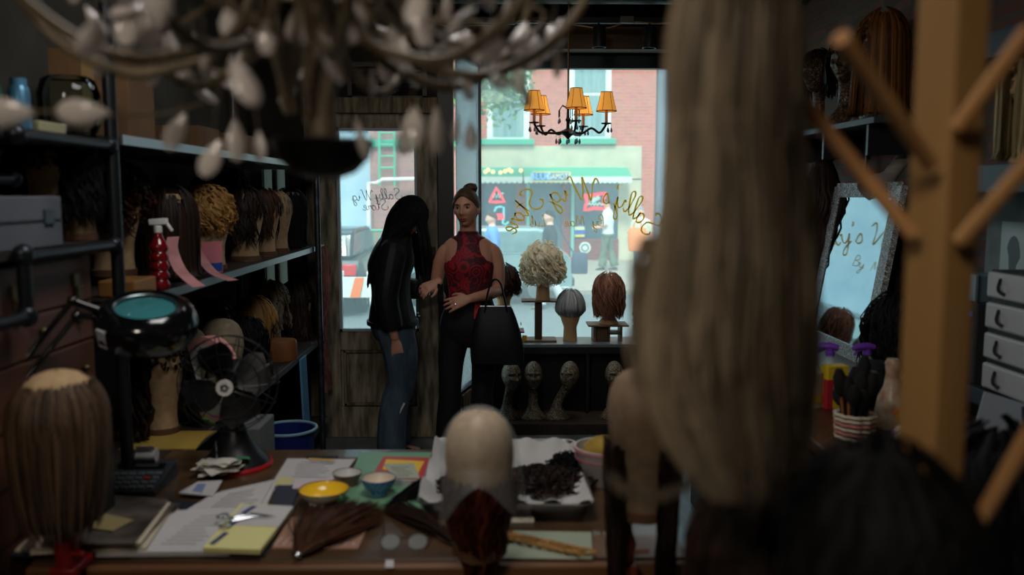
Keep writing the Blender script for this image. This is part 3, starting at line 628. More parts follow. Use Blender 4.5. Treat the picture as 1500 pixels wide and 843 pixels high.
# ------------------------------------------------------------------ people
FEM = [(.765,.05,.06),(.80,.145,.10),(.88,.172,.118),(.96,.158,.106),(1.06,.122,.088),(1.16,.128,.092),(1.25,.146,.112),(1.32,.152,.10),(1.38,.150,.078),(1.415,.115,.066),(1.44,.062,.056),(1.47,.052,.054)]
MAL = [(.765,.05,.06),(.82,.155,.11),(.90,.165,.118),(1.00,.158,.108),(1.10,.158,.112),(1.22,.175,.122),(1.33,.19,.116),(1.40,.18,.09),(1.44,.12,.075),(1.47,.07,.064),(1.50,.06,.06)]
def ering(c, W, D, w, d, n=24): c = V(c); return [c+W*(w*math.cos(2*PI*j/n))+D*(d*math.sin(2*PI*j/n)) for j in range(n)]
def cen(sp, z):
    if z <= sp[0][0]: return V((sp[0][1], sp[0][2], z))
    for a, b in zip(sp, sp[1:]):
        if z <= b[0]: t = (z-a[0])/(b[0]-a[0]); return V((a[1]+(b[1]-a[1])*t, a[2]+(b[2]-a[2])*t, z))
    return V((sp[-1][1], sp[-1][2], z))
def torso(mb, tab, sp, k, z0=-1, z1=9, inf=0, yaw=0, wid=None):
    W = V((math.cos(yaw), math.sin(yaw), 0)); D = V((-math.sin(yaw), math.cos(yaw), 0)); rows = []
    tt = spline(tab, 3)
    for z, w, d in tt:
        if z0 <= z*k <= z1:
            if wid: w = wid(z, w)
            rows.append(ering(cen(sp, z*k), W, D, w*k+inf, d*k+inf))
    mb.loft(rows)
def limb(mb, pts, inf=0, n=14):
    sp = spline(pts, 5); mb.tube([q[:3] for q in sp], [q[3]+inf for q in sp], n)
def hand(mb, M, k=1.0, curl=.35, side=1, spread=1.0):
    """M: wrist frame, +Y to the fingers, +Z the back of the hand, thumb at +X*side"""
    T = mb.T; mb.T = (T @ M) if T else M
    R_ = lambda y, x, w, d: [V((x*side*k+w*k*math.cos(2*PI*j/14), y*k, d*k*math.sin(2*PI*j/14))) for j in range(14)]
    mb.loft([R_(-.015,0,.024,.018), R_(.01,0,.027,.017), R_(.045,.002,.037,.015), R_(.08,.0,.041,.013), R_(.093,0,.036,.010)])
    for x, L, a, cu in ((.031,.072,.10,.9),(.0105,.08,.03,1.0),(-.0105,.075,-.05,1.05),(-.031,.058,-.14,1.15)):
        p = V((x*side*k, .085*k, 0)); dd = V((math.sin(a*spread)*side, math.cos(a*spread), 0)); pts = [p-dd*.012*k, p]; ang = 0
        for f, g in ((.45, .8), (.32, 1.1), (.23, .8)):
            ang += curl*cu*g; q = V((dd.x*math.cos(ang), dd.y*math.cos(ang), -math.sin(ang))); p = p+q*(L*f*k); pts.append(p)
        mb.tube(pts, [.0092*k, .0092*k, .0085*k, .0078*k, .006*k], 9)
    p = V((.022*side*k, .018*k, -.004*k)); mb.tube([p, p+V((.02*side, .02, -.006))*k, p+V((.034*side, .046, -.016))*k, p+V((.036*side, .07, -.028))*k], [.0125*k, .012*k, .0098*k, .007*k], 9)
    mb.T = T
def wrist(p, d, back): B = basis(d, back); return Matrix.Translation(V(p)) @ B.to_4x4()
def face_parts(t, M, lipm, browm, k=1.0):
    T = lambda: None
    for s in (-1, 1):
        mb = MB(); mb.T = M; mb.ell((s*.031, -.0725, .011), (.0135, .012, .0078), 12, 8); e = mb.build('eye', mat('eye_white', (160,150,142), .2), t)
        mb = MB(); mb.T = M; mb.ell((s*.031, -.0828, .0105), (.0058, .003, .0062), 10, 6); mb.build('iris', mat('iris_dark', (46,34,28), .2), e)
        mb = MB(); mb.T = M; mb.tube([(s*.014,-.0905,.0255),(s*.026,-.0905,.0295),(s*.038,-.086,.0305),(s*.048,-.078,.027)], [.0024,.0034,.003,.0015], 8, flat=.6); mb.build('eyebrow', browm, t)
    mb = MB(); mb.T = M; mb.tube([(-.022,-.0845,-.059),(-.011,-.0925,-.0555),(0,-.0945,-.0572),(.011,-.0925,-.0555),(.022,-.0845,-.059)], [.0015,.0042,.004,.0042,.0015], 8); mb.tube([(-.021,-.084,-.0605),(-.01,-.091,-.066),(0,-.0925,-.0675),(.01,-.091,-.066),(.021,-.084,-.0605)], [.0015,.0045,.005,.0045,.0015], 8); mb.build('lips', lipm, t)
def hair_cap(mb, M, puff=1.07, front=.95, side=1.75, back=2.2, ripple=0.0):
    T = mb.T; mb.T = M
    def f(u, w):
        ph = 2*PI*u; a = abs((ph+PI) % (2*PI)-PI)/PI
        e = front+(side-front)*min(1, a/.42)**1.5 if a < .42 else side+(back-side)*(a-.42)/.58
        th = .01+w*e; q = puff+ripple*math.sin(ph*40)
        if w > .93: q -= .03
        x, y, z = .073*q*math.sin(th)*math.sin(ph), -.093*q*math.sin(th)*math.cos(ph), .116*q*math.cos(th)
        if z < 0 and y > 0: y *= 1-.25*(-z/.116)
        return (x, y, z)
    mb.sheet(f, 56, 16, .008); mb.T = T
skin = mat('skin_fair', (206,152,126), .5, 0, (196,140,116), 6); skin2 = mat('skin_tan', (228,178,152), .55)
def shoe(mb, p, d, L=.25, w=.042, h=.075):
    p = V(p); d = V(d).normalized(); x = d.cross(V((0,0,1))); rings = []
    for t, ww, hh in ((-.07,.5,.8),(-.06,.8,1),(0,.85,1.05),(.06,.85,.85),(.12,1.05,.62),(.16,1.0,.5),(.185,.6,.35)):
        c = p+d*(t*L/.25)+V((0,0,hh*h/2)); rings.append([c+x*(w*ww*math.cos(2*PI*j/16))+V((0,0,1))*(hh*h/2*max(-1,min(1,1.25*math.sin(2*PI*j/16)))) for j in range(16)])
    mb.loft(rings)
def person(label, loc, rz, H, tab, spine_, J, headM, top, bottom, hairm, vox, shoes, sk=None, hands=None, name='person', extra_skin=None, cat='person'):
    """J: arm_l, arm_r, leg_l, leg_r lists of (x,y,z,r); clothing as children"""
    sk = sk or skin; k = H/1.7; t = thing(name, label, cat, loc, rz)
    mb = MB(); torso(mb, tab, spine_, k)
    for a in ('arm_l','arm_r','leg_l','leg_r'): limb(mb, J[a])
    hb = headM @ V((0, .012, -.05)); nb = cen(spine_, 1.43*k); mb.tube([nb-V((0,0,.04)), (nb+hb)/2, hb], [.055*k, .05*k, .052*k], 16)
    head_geo(mb, headM, 1.35)
    for h in hands: hand(mb, *h)
    for a in ('leg_l','leg_r'): shoe(mb, V(J[a][-1][:3])-V((0,0,J[a][-1][2]-.01)), J[a+'_d'], .22, .036, .07)
    o = mb.build('body', sk, t); remesh(o, vox)
    z0, z1, slv, inf, m, wid, nm = top
    mb = MB(); torso(mb, tab, spine_, k, z0, z1, inf, 0, wid)
    for a, upto in slv: limb(mb, J[a][:upto], inf)
    o = mb.build(nm, m, t); remesh(o, max(vox, .006), 2)
    zb, m, inf, nm, legend = bottom
    mb = MB(); torso(mb, tab, spine_, k, .74*k, zb, inf)
    for a in ('leg_l','leg_r'):
        P = list(J[a]); P[-1] = tuple(P[-1][:3])+(legend,); P[-2] = tuple(P[-2][:3])+(max(P[-2][3], legend*.95),); limb(mb, P, inf)
    o = mb.build(nm, m, t); remesh(o, max(vox, .007), 2)
    for a in ('leg_l','leg_r'):
        mb = MB(); p = V(J[a][-1][:3]); shoe(mb, (p.x, p.y, 0), J[a+'_d']); 
        if shoes[1]: mb.tube([(p.x, p.y, .05), (p.x, p.y, shoes[1])], [.05, .056], 14)
        mb.build(shoes[2], shoes[0], t)
    return t
# ---- woman facing the camera
jeansm = mat('denim', (80,98,112), .85, 0, (48,64,80), 9, (1,1,.5), .1, detail=8)
blk = mat('black_cloth', (14,15,19), .75); leather = mat('black_leather', (15,15,17), .55, 0, (24,24,26), 30, bump=.25, spec=.3)
def scallop():
    m, nt, b = newmat('red_scallop_print'); N = nt.nodes; L = nt.links
    tc = N.new('ShaderNodeTexCoord'); vo = N.new('ShaderNodeTexVoronoi'); vo.inputs['Scale'].default_value = 13
    L.new(tc.outputs['Object'], vo.inputs['Vector'])
    mt = N.new('ShaderNodeMath'); mt.operation = 'SINE'; mu = N.new('ShaderNodeMath'); mu.operation = 'MULTIPLY'; mu.inputs[1].default_value = 26
    L.new(vo.outputs['Distance'], mu.inputs[0]); L.new(mu.outputs[0], mt.inputs[0])
    cr = N.new('ShaderNodeValToRGB'); cr.color_ramp.elements[0].color = lin((64,10,22)); cr.color_ramp.elements[1].color = lin((160,20,40)); cr.color_ramp.elements[0].position = .3
    ad = N.new('ShaderNodeMath'); ad.operation = 'MULTIPLY_ADD'; ad.inputs[1].default_value = .35
    sp = N.new('ShaderNodeSeparateColor'); L.new(vo.outputs['Color'], sp.inputs[0]); L.new(mt.outputs[0], ad.inputs[0]); L.new(sp.outputs[0], ad.inputs[2])
    L.new(ad.outputs[0], cr.inputs[0]); L.new(cr.outputs[0], b.inputs['Base Color']); b.inputs['Roughness'].default_value = .7; return m
W2 = at(689, 679, 5.2); W2.z = 0
hm = T4((-.012, -.045, 1.605), .02, -.05, -.28, .98)
J2 = dict(arm_l=[(.10,0,1.366,.042),(.142,.003,1.348,.046),(.165,.008,1.29,.045),(.172,.012,1.22,.043),(.172,.015,1.12,.037),(.12,-.09,1.098,.036),(.05,-.18,1.092,.03),(.005,-.215,1.085,.025)],
          arm_r=[(-.10,0,1.366,.042),(-.142,.005,1.345,.046),(-.172,.015,1.29,.044),(-.19,.03,1.22,.041),(-.205,.035,1.14,.036),(-.195,-.06,1.155,.035),(-.178,-.15,1.175,.029),(-.172,-.20,1.185,.024)],
          leg_l=[(.085,0,.86,.088),(.09,-.01,.7,.070),(.075,-.02,.5,.056),(.07,0,.34,.054),(.065,.03,.09,.036)], leg_r=[(-.085,0,.86,.088),(-.112,-.01,.7,.070),(-.12,-.02,.5,.056),(-.13,0,.34,.054),(-.145,.03,.09,.036)],
          leg_l_d=(.1,-1,0), leg_r_d=(-.3,-1,0))
w2 = person('woman in red patterned sleeveless top and black trousers facing into the shop', W2, 0, 1.71, FEM, [(.8,0,0),(1.06,.004,-.01),(1.25,0,-.005),(1.40,-.004,.005),(1.5,-.008,-.02)], J2, hm,
    (1.065, 1.475, [], .007, scallop(), lambda z, w: w if z < 1.26 else min(w, .146-(z-1.26)*.30), 'sleeveless_top'), (1.10, blk, .012, 'trousers', .066), None, .0045, (blk, 0, 'shoe'),
    hands=[(wrist((.005,-.215,1.085), (-1,-.12,-.28), (-.1,-1,.35)), 1.0, .3, 1), (wrist((-.172,-.20,1.185), (-.75,-.35,-.35), (.1,-.8,.75)), .95, .55, -1)])
mb = MB(); hair_cap(mb, hm, 1.05, .84, 1.5, 2.0, .003)
hw2 = mb.build('hair', hair('hair_w2', (62,46,36), (122,94,72)), w2)
mb = MB(); mb.T = hm; mb.ell((.014, .05, .122), (.042, .038, .032), 18, 12)
for i in range(5): mb.torus((.014, .05, .108+i*.007), .041-.003*abs(i-2), .006, Matrix.Rotation(.15*(i-2), 3, 'X'), 20, 6)
mb.build('bun', hair('hair_w2', (62,46,36), (122,94,72)), w2)
face_parts(w2, hm, mat('lips_red', (150,70,66), .4), mat('brow_brown', (52,34,26), .8))
MB().bar((.055,-.122,1.10), (.045,-.128,.955), .03, .008, (0,1,0)).build('red_belt_end', mat('red_strap', (206,44,44), .6), w2, smooth=False)
mb = MB(); mb.torus((-.072,-.235,1.055), .0105, .002, Matrix.Rotation(PI/2, 3, 'Y'), 14, 6); mb.build('ring', mat('silver', (220,222,225), .2, 1), w2)
mb = MB(); mb.box((-.16,-.225,1.12), (.035,.02,.11)); mb.build('held_phone', mat('phone_black', (16,16,18), .2), w2, bev=.004)
# handbag on her forearm
bagm = mat('bag_leather', (16,18,22), .55, 0, (22,25,30), 14, bump=.1, spec=.3)
bp = at(729, 487, 4.95); bag = thing('handbag', 'black leather handbag hanging from the forearm of the woman in red', 'handbag', (bp.x, bp.y, bp.z-.185))
mb = MB(); rings = []
for z, w, d in ((0,.135,.05),(.01,.155,.062),(.08,.157,.07),(.18,.142,.06),(.27,.118,.04),(.325,.098,.02),(.335,.09,.012)): rings.append([V((math.copysign(abs(math.cos(2*PI*j/28))**.5, math.cos(2*PI*j/28))*w+z*-.04, math.copysign(abs(math.sin(2*PI*j/28))**.7, math.sin(2*PI*j/28))*d, z)) for j in range(28)])
mb.loft(rings); mb.build('bag_body', bagm, bag)
for y in (-.02, .02): mb = MB(); mb.tube(spline([(-.075,y,.30),(-.06,y,.40),(-.035,y*.5+.01,.475),(-.005,y*.5+.01,.492),(.02,y*.5+.01,.46),(.04,y,.38),(.055,y,.30)], 5), .009, 8, flat=.6); mb.build('strap', bagm, bag)
MB().tube([(-.10,0,.336),(.08,0,.336)], .006, 8).build('zip', mat('zip_steel', (120,126,132), .3, 1), bag)
MB().box((.135,0,.235), (.004,.05,.012)).build('buckle', mat('zip_steel'), bag)
# ---- woman seen from the side with long black hair
W1 = at(580, 672, 5.38); W1.z = 0
hm1 = T4((.01, -.105, 1.555), .50, 0, .25, 1.0)
J1 = dict(arm_r=[(-.10,.0,1.36,.045),(-.15,.005,1.33,.050),(-.19,.035,1.18,.046),(-.2,.05,1.07,.042),(-.2,.035,.97,.038),(-.195,.015,.88,.032),(-.19,.0,.815,.026)],
          arm_l=[(.10,-.0,1.36,.045),(.15,.005,1.33,.050),(.185,.0,1.18,.046),(.185,-.02,1.09,.042),(.15,-.11,1.085,.036),(.1,-.18,1.08,.029),(.085,-.205,1.078,.026)],
          leg_r=[(-.085,0,.86,.092),(-.09,-.035,.7,.083),(-.09,-.035,.5,.06),(-.09,.015,.34,.058),(-.09,.03,.1,.042)], leg_l=[(.085,0,.86,.092),(.09,-.04,.7,.083),(.09,-.045,.5,.06),(.09,.0,.34,.058),(.09,-.01,.1,.042)],
          leg_r_d=(0,-1,0), leg_l_d=(0,-1,0))
w1 = person('woman in black leather jacket and faded jeans seen from the side by the door', W1, math.radians(99), 1.7, FEM, [(.8,0,0),(.95,0,.01),(1.2,0,.02),(1.38,0,-.005),(1.45,0,-.03),(1.5,0,-.05)], J1, hm1,
    (.88, 1.46, [('arm_r', 6), ('arm_l', 6)], .034, leather, None, 'leather_jacket'), (1.0, jeansm, .026, 'jeans', .068), None, .005, (blk, .16, 'boot'),
    hands=[(wrist((-.19,.0,.815), (.02,-.15,-1), (-1,.1,0)), 1.0, .45, -1), (wrist((.085,-.205,1.078), (-.1,-1,-.05), (.2,.0,1)), 1.0, .6, 1)])
mb = MB(); k = .02
mb.T = Matrix.Translation(V((0,0,0))); torso(mb, FEM, [(.8,0,0),(.95,0,.01),(1.2,0,.02),(1.4,0,0)], 1, .86, .93, .045)
mb.build('jacket_hem', leather, w1)
for i, (px_, z) in enumerate(((-.12,.94),(.02,.94))): MB().ell((px_, -.15, z), .007, 8, 6).build('jacket_stud', mat('silver'), w1)
mb = MB()
for i in range(4): mb.torus((.075,-.225+.012*i,1.078), .034, .0035, Matrix.Rotation(PI/2, 3, 'X') @ Matrix.Rotation(.2*i-.3, 3, 'Y'), 20, 6)
mb.build('silver_bracelet', mat('silver'), w1)
mb = MB(); hc = hm1 @ V((0,.005,.0))
def longhair(mb):
    T = hm1
    for k in range(900):
        ph = rnd.uniform(.3, 2*PI-.3) if k < 620 else rnd.uniform(-1.3, 1.3); t0 = math.acos(1-rnd.random()*.85); dr = V((math.sin(ph), -math.cos(ph), 0)); pts = []; th = t0; L_ = rnd.uniform(.40, .56); n = 11
        if abs((ph+PI) % (2*PI)-PI) < 1.2: L_ *= .74
        ds = L_/n; p = None
        for i in range(n+1):
            if th < 1.75:
                q = V((.073*1.2*math.sin(th)*math.sin(ph), -.093*1.2*math.sin(th)*math.cos(ph), .116*1.13*math.cos(th))); p = T @ q; th += ds/.105
            else:
                # falls outside the shoulders and down the back
                tgt = cen([(.9,0,.15),(1.2,0,.165),(1.36,0,.14),(1.5,0,.05)], p.z)
                side = V((.03*math.sin(ph), 0, 0)); back = 0 if abs((ph+PI) % (2*PI)-PI) < 1.25 else 1
                h = V((0,0,0))
                if back: h = V((max(-.06, min(.06, (math.sin(ph)*.15-p.x)*.35)), max(-.05, min(.05, (tgt.y-p.y)*.4+.003)), 0))
                else: h = V((math.copysign(.008, math.sin(ph)), -.004, 0))
                p = p+(h+V((0,0,-ds))).normalized()*ds
            wv = .005*min(1, i/5)*math.sin(i*.9+k); pts.append(p+V((wv, wv*.6, 0)))
        mb.a = rnd.random(); mb.tube(pts, [.0095]*(n-2)+[.008,.006,.002], 4, flat=.6)
longhair(mb); hair_cap(mb, hm1, 1.1, 1.0, 1.75, 2.4); mb.build('hair', H_black, w1, ang=80)
face_parts(w1, hm1, mat('lips_red'), mat('brow_brown'))
mb = MB(); mb.box((-.17,-.03,.37), (.004,.012,.09), M=Matrix.Rotation(.5, 3, 'X')); mb.build('rip_in_jeans', mat('rip_white', (190,196,200), .8), w1)
# ---- passers-by
def walker(label, loc, rz, shirt, pants, hairm, H=1.76, stride=.16, bend=.5, legend=.075, fb=0, shoesm=None, sl=4):
    k = H/1.7
    J = dict(arm_l=[(.12,0,1.375,.05),(.175,0,1.34,.055),(.215,.03,1.2,.047),(.22,.04,1.1,.042),(.215,-.03-bend*.1,.99+bend*.06,.038),(.21,-.07-bend*.16,.9+bend*.15,.03)],
             arm_r=[(-.12,0,1.375,.05),(-.175,0,1.34,.055),(-.215,.0,1.2,.047),(-.22,.0,1.1,.042),(-.215,-.03-fb*.1,.98+fb*.06,.038),(-.21,-.06-fb*.18,.86+fb*.18,.03)],
             leg_l=[(.09,0,.86,.095),(.09,-stride*.45,.68,.085),(.09,-stride*.7,.48,.062),(.09,-stride*.8,.3,.058),(.09,-stride,.09,.042)],
             leg_r=[(-.09,0,.86,.095),(-.09,stride*.1,.68,.085),(-.09,stride*.3,.48,.062),(-.09,stride*.9,.3,.058),(-.09,stride*1.5,.1,.042)], leg_l_d=(0,-1,0), leg_r_d=(0,-1,.0))
    for a in J:
        if a[-2:] != '_d': J[a] = [(x*k, y*k, z*k, r) for x, y, z, r in J[a]]
    hM = T4((0, -.02*k, 1.6*k), .05, 0, 0, k)
    hl = []
    for a, s in (('arm_l', 1), ('arm_r', -1)):
        p = V(J[a][-1][:3]); d = p-V(J[a][-2][:3]); hl.append((wrist(p, d, (s, 0, .2)), 1.0, .5, s))
    t = person(label, loc, rz, H, MAL, [(.8,0,0),(1.5,0,-.01)], J, hM, (.86*k, 1.475*k, [('arm_l', sl), ('arm_r', sl)], .014, shirt, None, 'shirt'), (.98*k, pants, .012, 'trousers', legend), None, .011, (shoesm or mat('shoe_grey', (70,72,74), .7), 0, 'shoe'), sk=skin2, hands=hl)
    mb = MB(); hair_cap(mb, hM, 1.06, .85, 1.2, 1.9); mb.build('hair', hairm, t, ang=80); return t
p = at(722, 400, 15.5); p.z = ZS; walker('man in blue T-shirt walking left past the parked car', p, -PI/2, mat('tee_blue', (96,150,214), .8), mat('pants_grey', (90,96,106), .8), H_brown)
p = at(806, 400, 15.7); p.z = ZS; pb = walker('man in black T-shirt and pale trousers walking left outside the window', p, -PI/2, mat('tee_black', (34,42,50), .8), mat('pants_white', (206,210,212), .8), H_dkbrown, 1.78)
q = at(838, 384, 15.6); sb_ = thing('shoulder_bag', 'dark bag hanging behind the man in the black T-shirt', 'bag', (q.x+.12, 15.45, q.z-.2))
mb = MB(); rings = [[V((math.copysign(abs(math.cos(a))**.6, math.cos(a))*w, math.copysign(abs(math.sin(a))**.6, math.sin(a))*d, z)) for a in [2*PI*j/20 for j in range(20)]] for z, w, d in ((0,.13,.06),(.02,.15,.07),(.25,.15,.07),(.36,.13,.05),(.38,.11,.03))]
mb.loft(rings); mb.build('bag_body', mat('bag_navy', (60,72,92), .7), sb_); MB().tube(spline([(-.1,0,.36),(-.3,0,.7),(-.42,0,1.0)], 5), .015, 6).build('strap', mat('bag_navy'), sb_)
p = at(890, 397, 22.5); p.z = ZF; walker('man in white T-shirt and green camouflage trousers standing before the bar', p, -2.1, mat('tee_white', (222,228,230), .8), mat('camo', (120,134,112), .8, 0, (74,88,76), 6), H_brown, 1.84, .10, .9, .1, 1)
p = at(938, 397, 20.5); p.z = ZF; walker('person in pale shirt holding an orange bag at the right of the window', p, -.5, mat('tee_pale', (214,214,190), .8), mat('pants_blue', (96,110,130), .8), H_grey, 1.66, .06, 1.4, .075, 1.4)
q = at(932, 346, 20.0); ob_ = thing('orange_bag', 'orange carrier bag held by the person in the pale shirt', 'bag', (q.x, 19.82, q.z-.35))
mb = MB(); rings = [[V((math.copysign(abs(math.cos(a))**.6, math.cos(a))*w, math.copysign(abs(math.sin(a))**.6, math.sin(a))*d, z)) for a in [2*PI*j/20 for j in range(20)]] for z, w, d in ((0,.16,.07),(.02,.2,.09),(.3,.23,.09),(.52,.2,.06),(.55,.17,.03))]
mb.loft(rings); mb.build('bag_body', mat('bag_orange', (232,132,60), .6), ob_); MB().tube(spline([(-.1,0,.53),(-.05,0,.7),(.05,0,.7),(.1,0,.53)], 5), .015, 6).build('handle', mat('bag_orange'), ob_)
# ------------------------------------------------------------------ pipe shelving on the left wall
XS = -1.16
edge = mat('shelf_edge_metal', (150,156,160), .35, .8); shelfm = mat('shelf_board', (52,44,38), .6, 0, (36,30,26), 10, (1,.2,1))
sh = thing('pipe_shelving', 'long pipe framed shelving full of wigs along the left wall', 'shelving', (XS, 4.2, 0))
def lx(x, y, z): return (x-XS, y-4.2, z)
ZSH = (.755, 1.36, 1.875)
for z in (.2,)+ZSH:
    b = MB().b2(lx(XL+.01, 2.70, z-.025), lx(XS, 5.72, z)).build('shelf', shelfm, sh, smooth=False)
    MB().b2(lx(XS, 2.70, z-.028), lx(XS+.008, 5.72, z+.002)).build('edge_strip', edge, b, smooth=False)
for y in (2.64, 5.42):
    for x in (XS-.02 if y < 3 else XS-.03, XL+.05):
        if y > 3 and x > -1.3: x = XS+.03
        if y < 3 and x > -1.3: x = XS
        MB().cyl(lx(x, y, 0), lx(x, y, 2.9), .019, 14).build('upright', dkpipe if y < 3 else pipe, sh)
def pipe_run(pts, parent, loc, nm='rail', r=.017):
    L_ = [V(p)-V(loc) for p in pts]; MB().tube(L_, r, 12).build(nm, dkpipe, parent)
    for p in (L_[0], L_[-1]): MB().ell(p, r*1.5, 12, 8).build('fitting', dkpipe, parent)
ns = thing('corner_pipe_shelf', 'near pipe shelf holding the grey drawer and wooden chests at far left', 'shelving', (XS, 2.0, 0))
ll = (XS, 2.0, 0)
for z in (1.555, 1.852):
    b = MB().b2((XL+.01-XS, -1.1, z-.02), (-.03, .685, z)).build('shelf', shelfm, ns, smooth=False)
    pipe_run([(XS, 2.62, z-.012), (XS, 2.12, z-.012)], ns, ll)
e1 = at(18, 372, 2.13)
pipe_run([(XS, 2.12, e1.z), (XS, 2.12, at(25, 462, 2.12).z)], ns, ll); z = at(25, 465, 2.12).z
pipe_run([(XS, 2.12, z), (XS, 1.6, z)], ns, ll)
pipe_run([(XS-.08, 2.14, 1.84), (XS-.08, 2.14, at(22, 82, 2.14).z)], ns, ll, 'upright', .013); z = at(22, 76, 2.14).z
pipe_run([(XS-.08, 2.14, z), (XS-.08, 1.5, z+.05)], ns, ll, 'rail', .015)
pipe_run([(XS-.1, 2.28, at(14, 262, 2.28).z), (XS-.1, 1.5, at(14, 262, 2.28).z)], ns, ll, 'rail', .015)
# ------------------------------------------------------------------ wigs on the shelves
def shelf_set(hl, wl, x, y, z, rz, m, s=1.0, cm=None, **kw):
    canvas_head(hl, (x, y, z), rz, s, cm); wig(wl, (x, y, z), rz, m, s, **kw)
S2 = 1.361; S1 = .756; F_ = PI/2
shelf_set('beige canvas head under the straight black wig at the far end of the middle shelf', 'straight black bob wig at the far end of the middle shelf', -1.27, 5.27, S2, F_, H_black, L=.42, N=260, gap=.5, fringe=.16, puff=.12)
shelf_set('beige canvas head beside the straight black bob on the middle shelf', 'short pale lace wig second from the far end of the middle shelf', -1.27, 4.94, S2, F_, H_ash, L=.17, N=140, gap=.8, fringe=.03, puff=.05, rad=.005)
shelf_set('beige canvas head under the chestnut wig, third from the far end of the middle shelf', 'chestnut brown wig, third from the far end of the middle shelf', -1.27, 4.66, S2, F_, H_brown, L=.30, N=220, gap=.8, fringe=.05, puff=.12, amp=.008)
shelf_set('beige canvas head under the wavy dark brown wig on the middle shelf', 'wavy dark brown wig right of the curly blond wig on the middle shelf', -1.27, 4.34, S2, F_, H_dkbrown, L=.32, N=240, gap=.8, fringe=.06, puff=.14, amp=.012, freq=9)
shelf_set('canvas head hidden under the big black bouffant wig', 'big black bouffant wig at the back of the middle shelf', -1.47, 4.62, S2, F_, H_black, s=1.12, L=.36, N=320, gap=.5, puff=.38, amp=.01, rad=.011, jit=.006)
shelf_set('canvas head under the curly blond wig on the middle shelf', 'curly golden blond wig on the middle shelf with a pink strip below it', -1.27, 3.80, S2, F_, H_gold, L=.24, N=520, gap=.55, fringe=.05, puff=.16, amp=.014, freq=22, curl=True, seg=14, rad=.0055, jit=.004, tuck=.3)
shelf_set('canvas head under the dark wig behind the curly blond one', 'plain black wig half hidden behind the curly blond wig', -1.45, 4.02, S2, F_, H_black, L=.34, N=240, gap=.4, puff=.12)
shelf_set('canvas head under the long dark brown wig by the red spray bottle', 'long sleek dark brown wig behind the red spray bottle', -1.28, 3.38, S2, F_, H_dkbrown, L=.50, N=320, gap=.35, fringe=.2, puff=.14)
shelf_set('tall canvas head under the frizzy brown wig beside the near pipe', 'frizzy curly brown wig beside the near upright pipe', -1.43, 3.22, S2+.03, F_, H_brown, s=1.1, L=.26, N=520, gap=.7, fringe=.03, puff=.26, amp=.017, freq=20, curl=True, seg=14, rad=.006, jit=.006)
shelf_set('canvas head under the shaggy dark brown wig on the lower shelf', 'shaggy dark brown wig at the far end of the lower shelf', -1.31, 5.58, S1, F_, H_dkbrown, L=.40, N=320, gap=.75, fringe=.02, puff=.2, flare=.15, rad=.009, jit=.006)
shelf_set('canvas head under the shaggy grey blond wig on the lower shelf', 'shaggy grey blond wig beside the dark one on the lower shelf', -1.37, 5.12, S1+.05, F_, H_ash, L=.32, N=340, gap=.75, fringe=.03, puff=.2, flare=.2, rad=.009, jit=.006)
shelf_set('canvas head under the honey blond bob on the lower shelf', 'honey blond bob wig with curled edge on the lower shelf', -1.34, 4.72, S1, F_, H_gold, L=.29, N=320, gap=.6, fringe=.05, puff=.17, amp=.006, rad=.008, tuck=.5)
canvas_head('bare pale canvas head on the lower shelf, right one of two behind the fan', (-1.27, 3.92, S1), F_, 1.06, canv2); canvas_head('bare pale canvas head on the lower shelf, left one of two behind the fan', (-1.36, 3.70, S1), F_, 1.06, canv2)
shelf_set('canvas head under the black wig with a hair band on the lower shelf', 'black wig with a hair band behind the bare canvas heads', -1.48, 4.45, S1, F_, H_black, s=1.08, L=.34, N=240, gap=.4, puff=.14)
shelf_set('canvas head under the short black wig behind the fan cage', 'short black wig on the lower shelf behind the fan cage', -1.27, 4.32, S1, F_, H_black, s=.86, L=.30, N=240, gap=.3, puff=.2, amp=.01)
tag(MB().lathe([(.0,0),(.10,0),(.105,.02),(.105,.10),(.10,.115),(0,.115)], 28, sy=.8).build('wooden_block', wood('block_wood', (150,98,56), (124,76,42), 'z', 3), loc=(-1.25, 4.85, S1)), 'round wooden hat block on the lower shelf beside the honey blond bob', 'block')
z2 = 1.556
shelf_set('beige canvas head with wavy dark hair above the wooden chests at far left', 'dark wavy wig falling beside the grey drawer at far left', -1.36, 2.58, z2, 1.2, H_dkbrown, s=.84, L=.34, N=240, gap=1.2, puff=.12, amp=.014, freq=8)
shelf_set('canvas head under the full black wig left of the upright pipe', 'full black wig left of the near upright pipe', -1.29, 2.46+.2, z2, F_, H_black, s=.84, L=.34, N=300, gap=.3, puff=.2, amp=.01, jit=.005)
shelf_set('beige canvas head standing on the lower shelf behind the magnifier lamp', 'long wavy black brown wig hanging under the magnifier lamp', -1.34, 3.36, S1, 1.0, H_dkbrown, s=1.05, L=.50, N=360, gap=1.0, fringe=.0, puff=.22, amp=.02, freq=6, flare=.08)
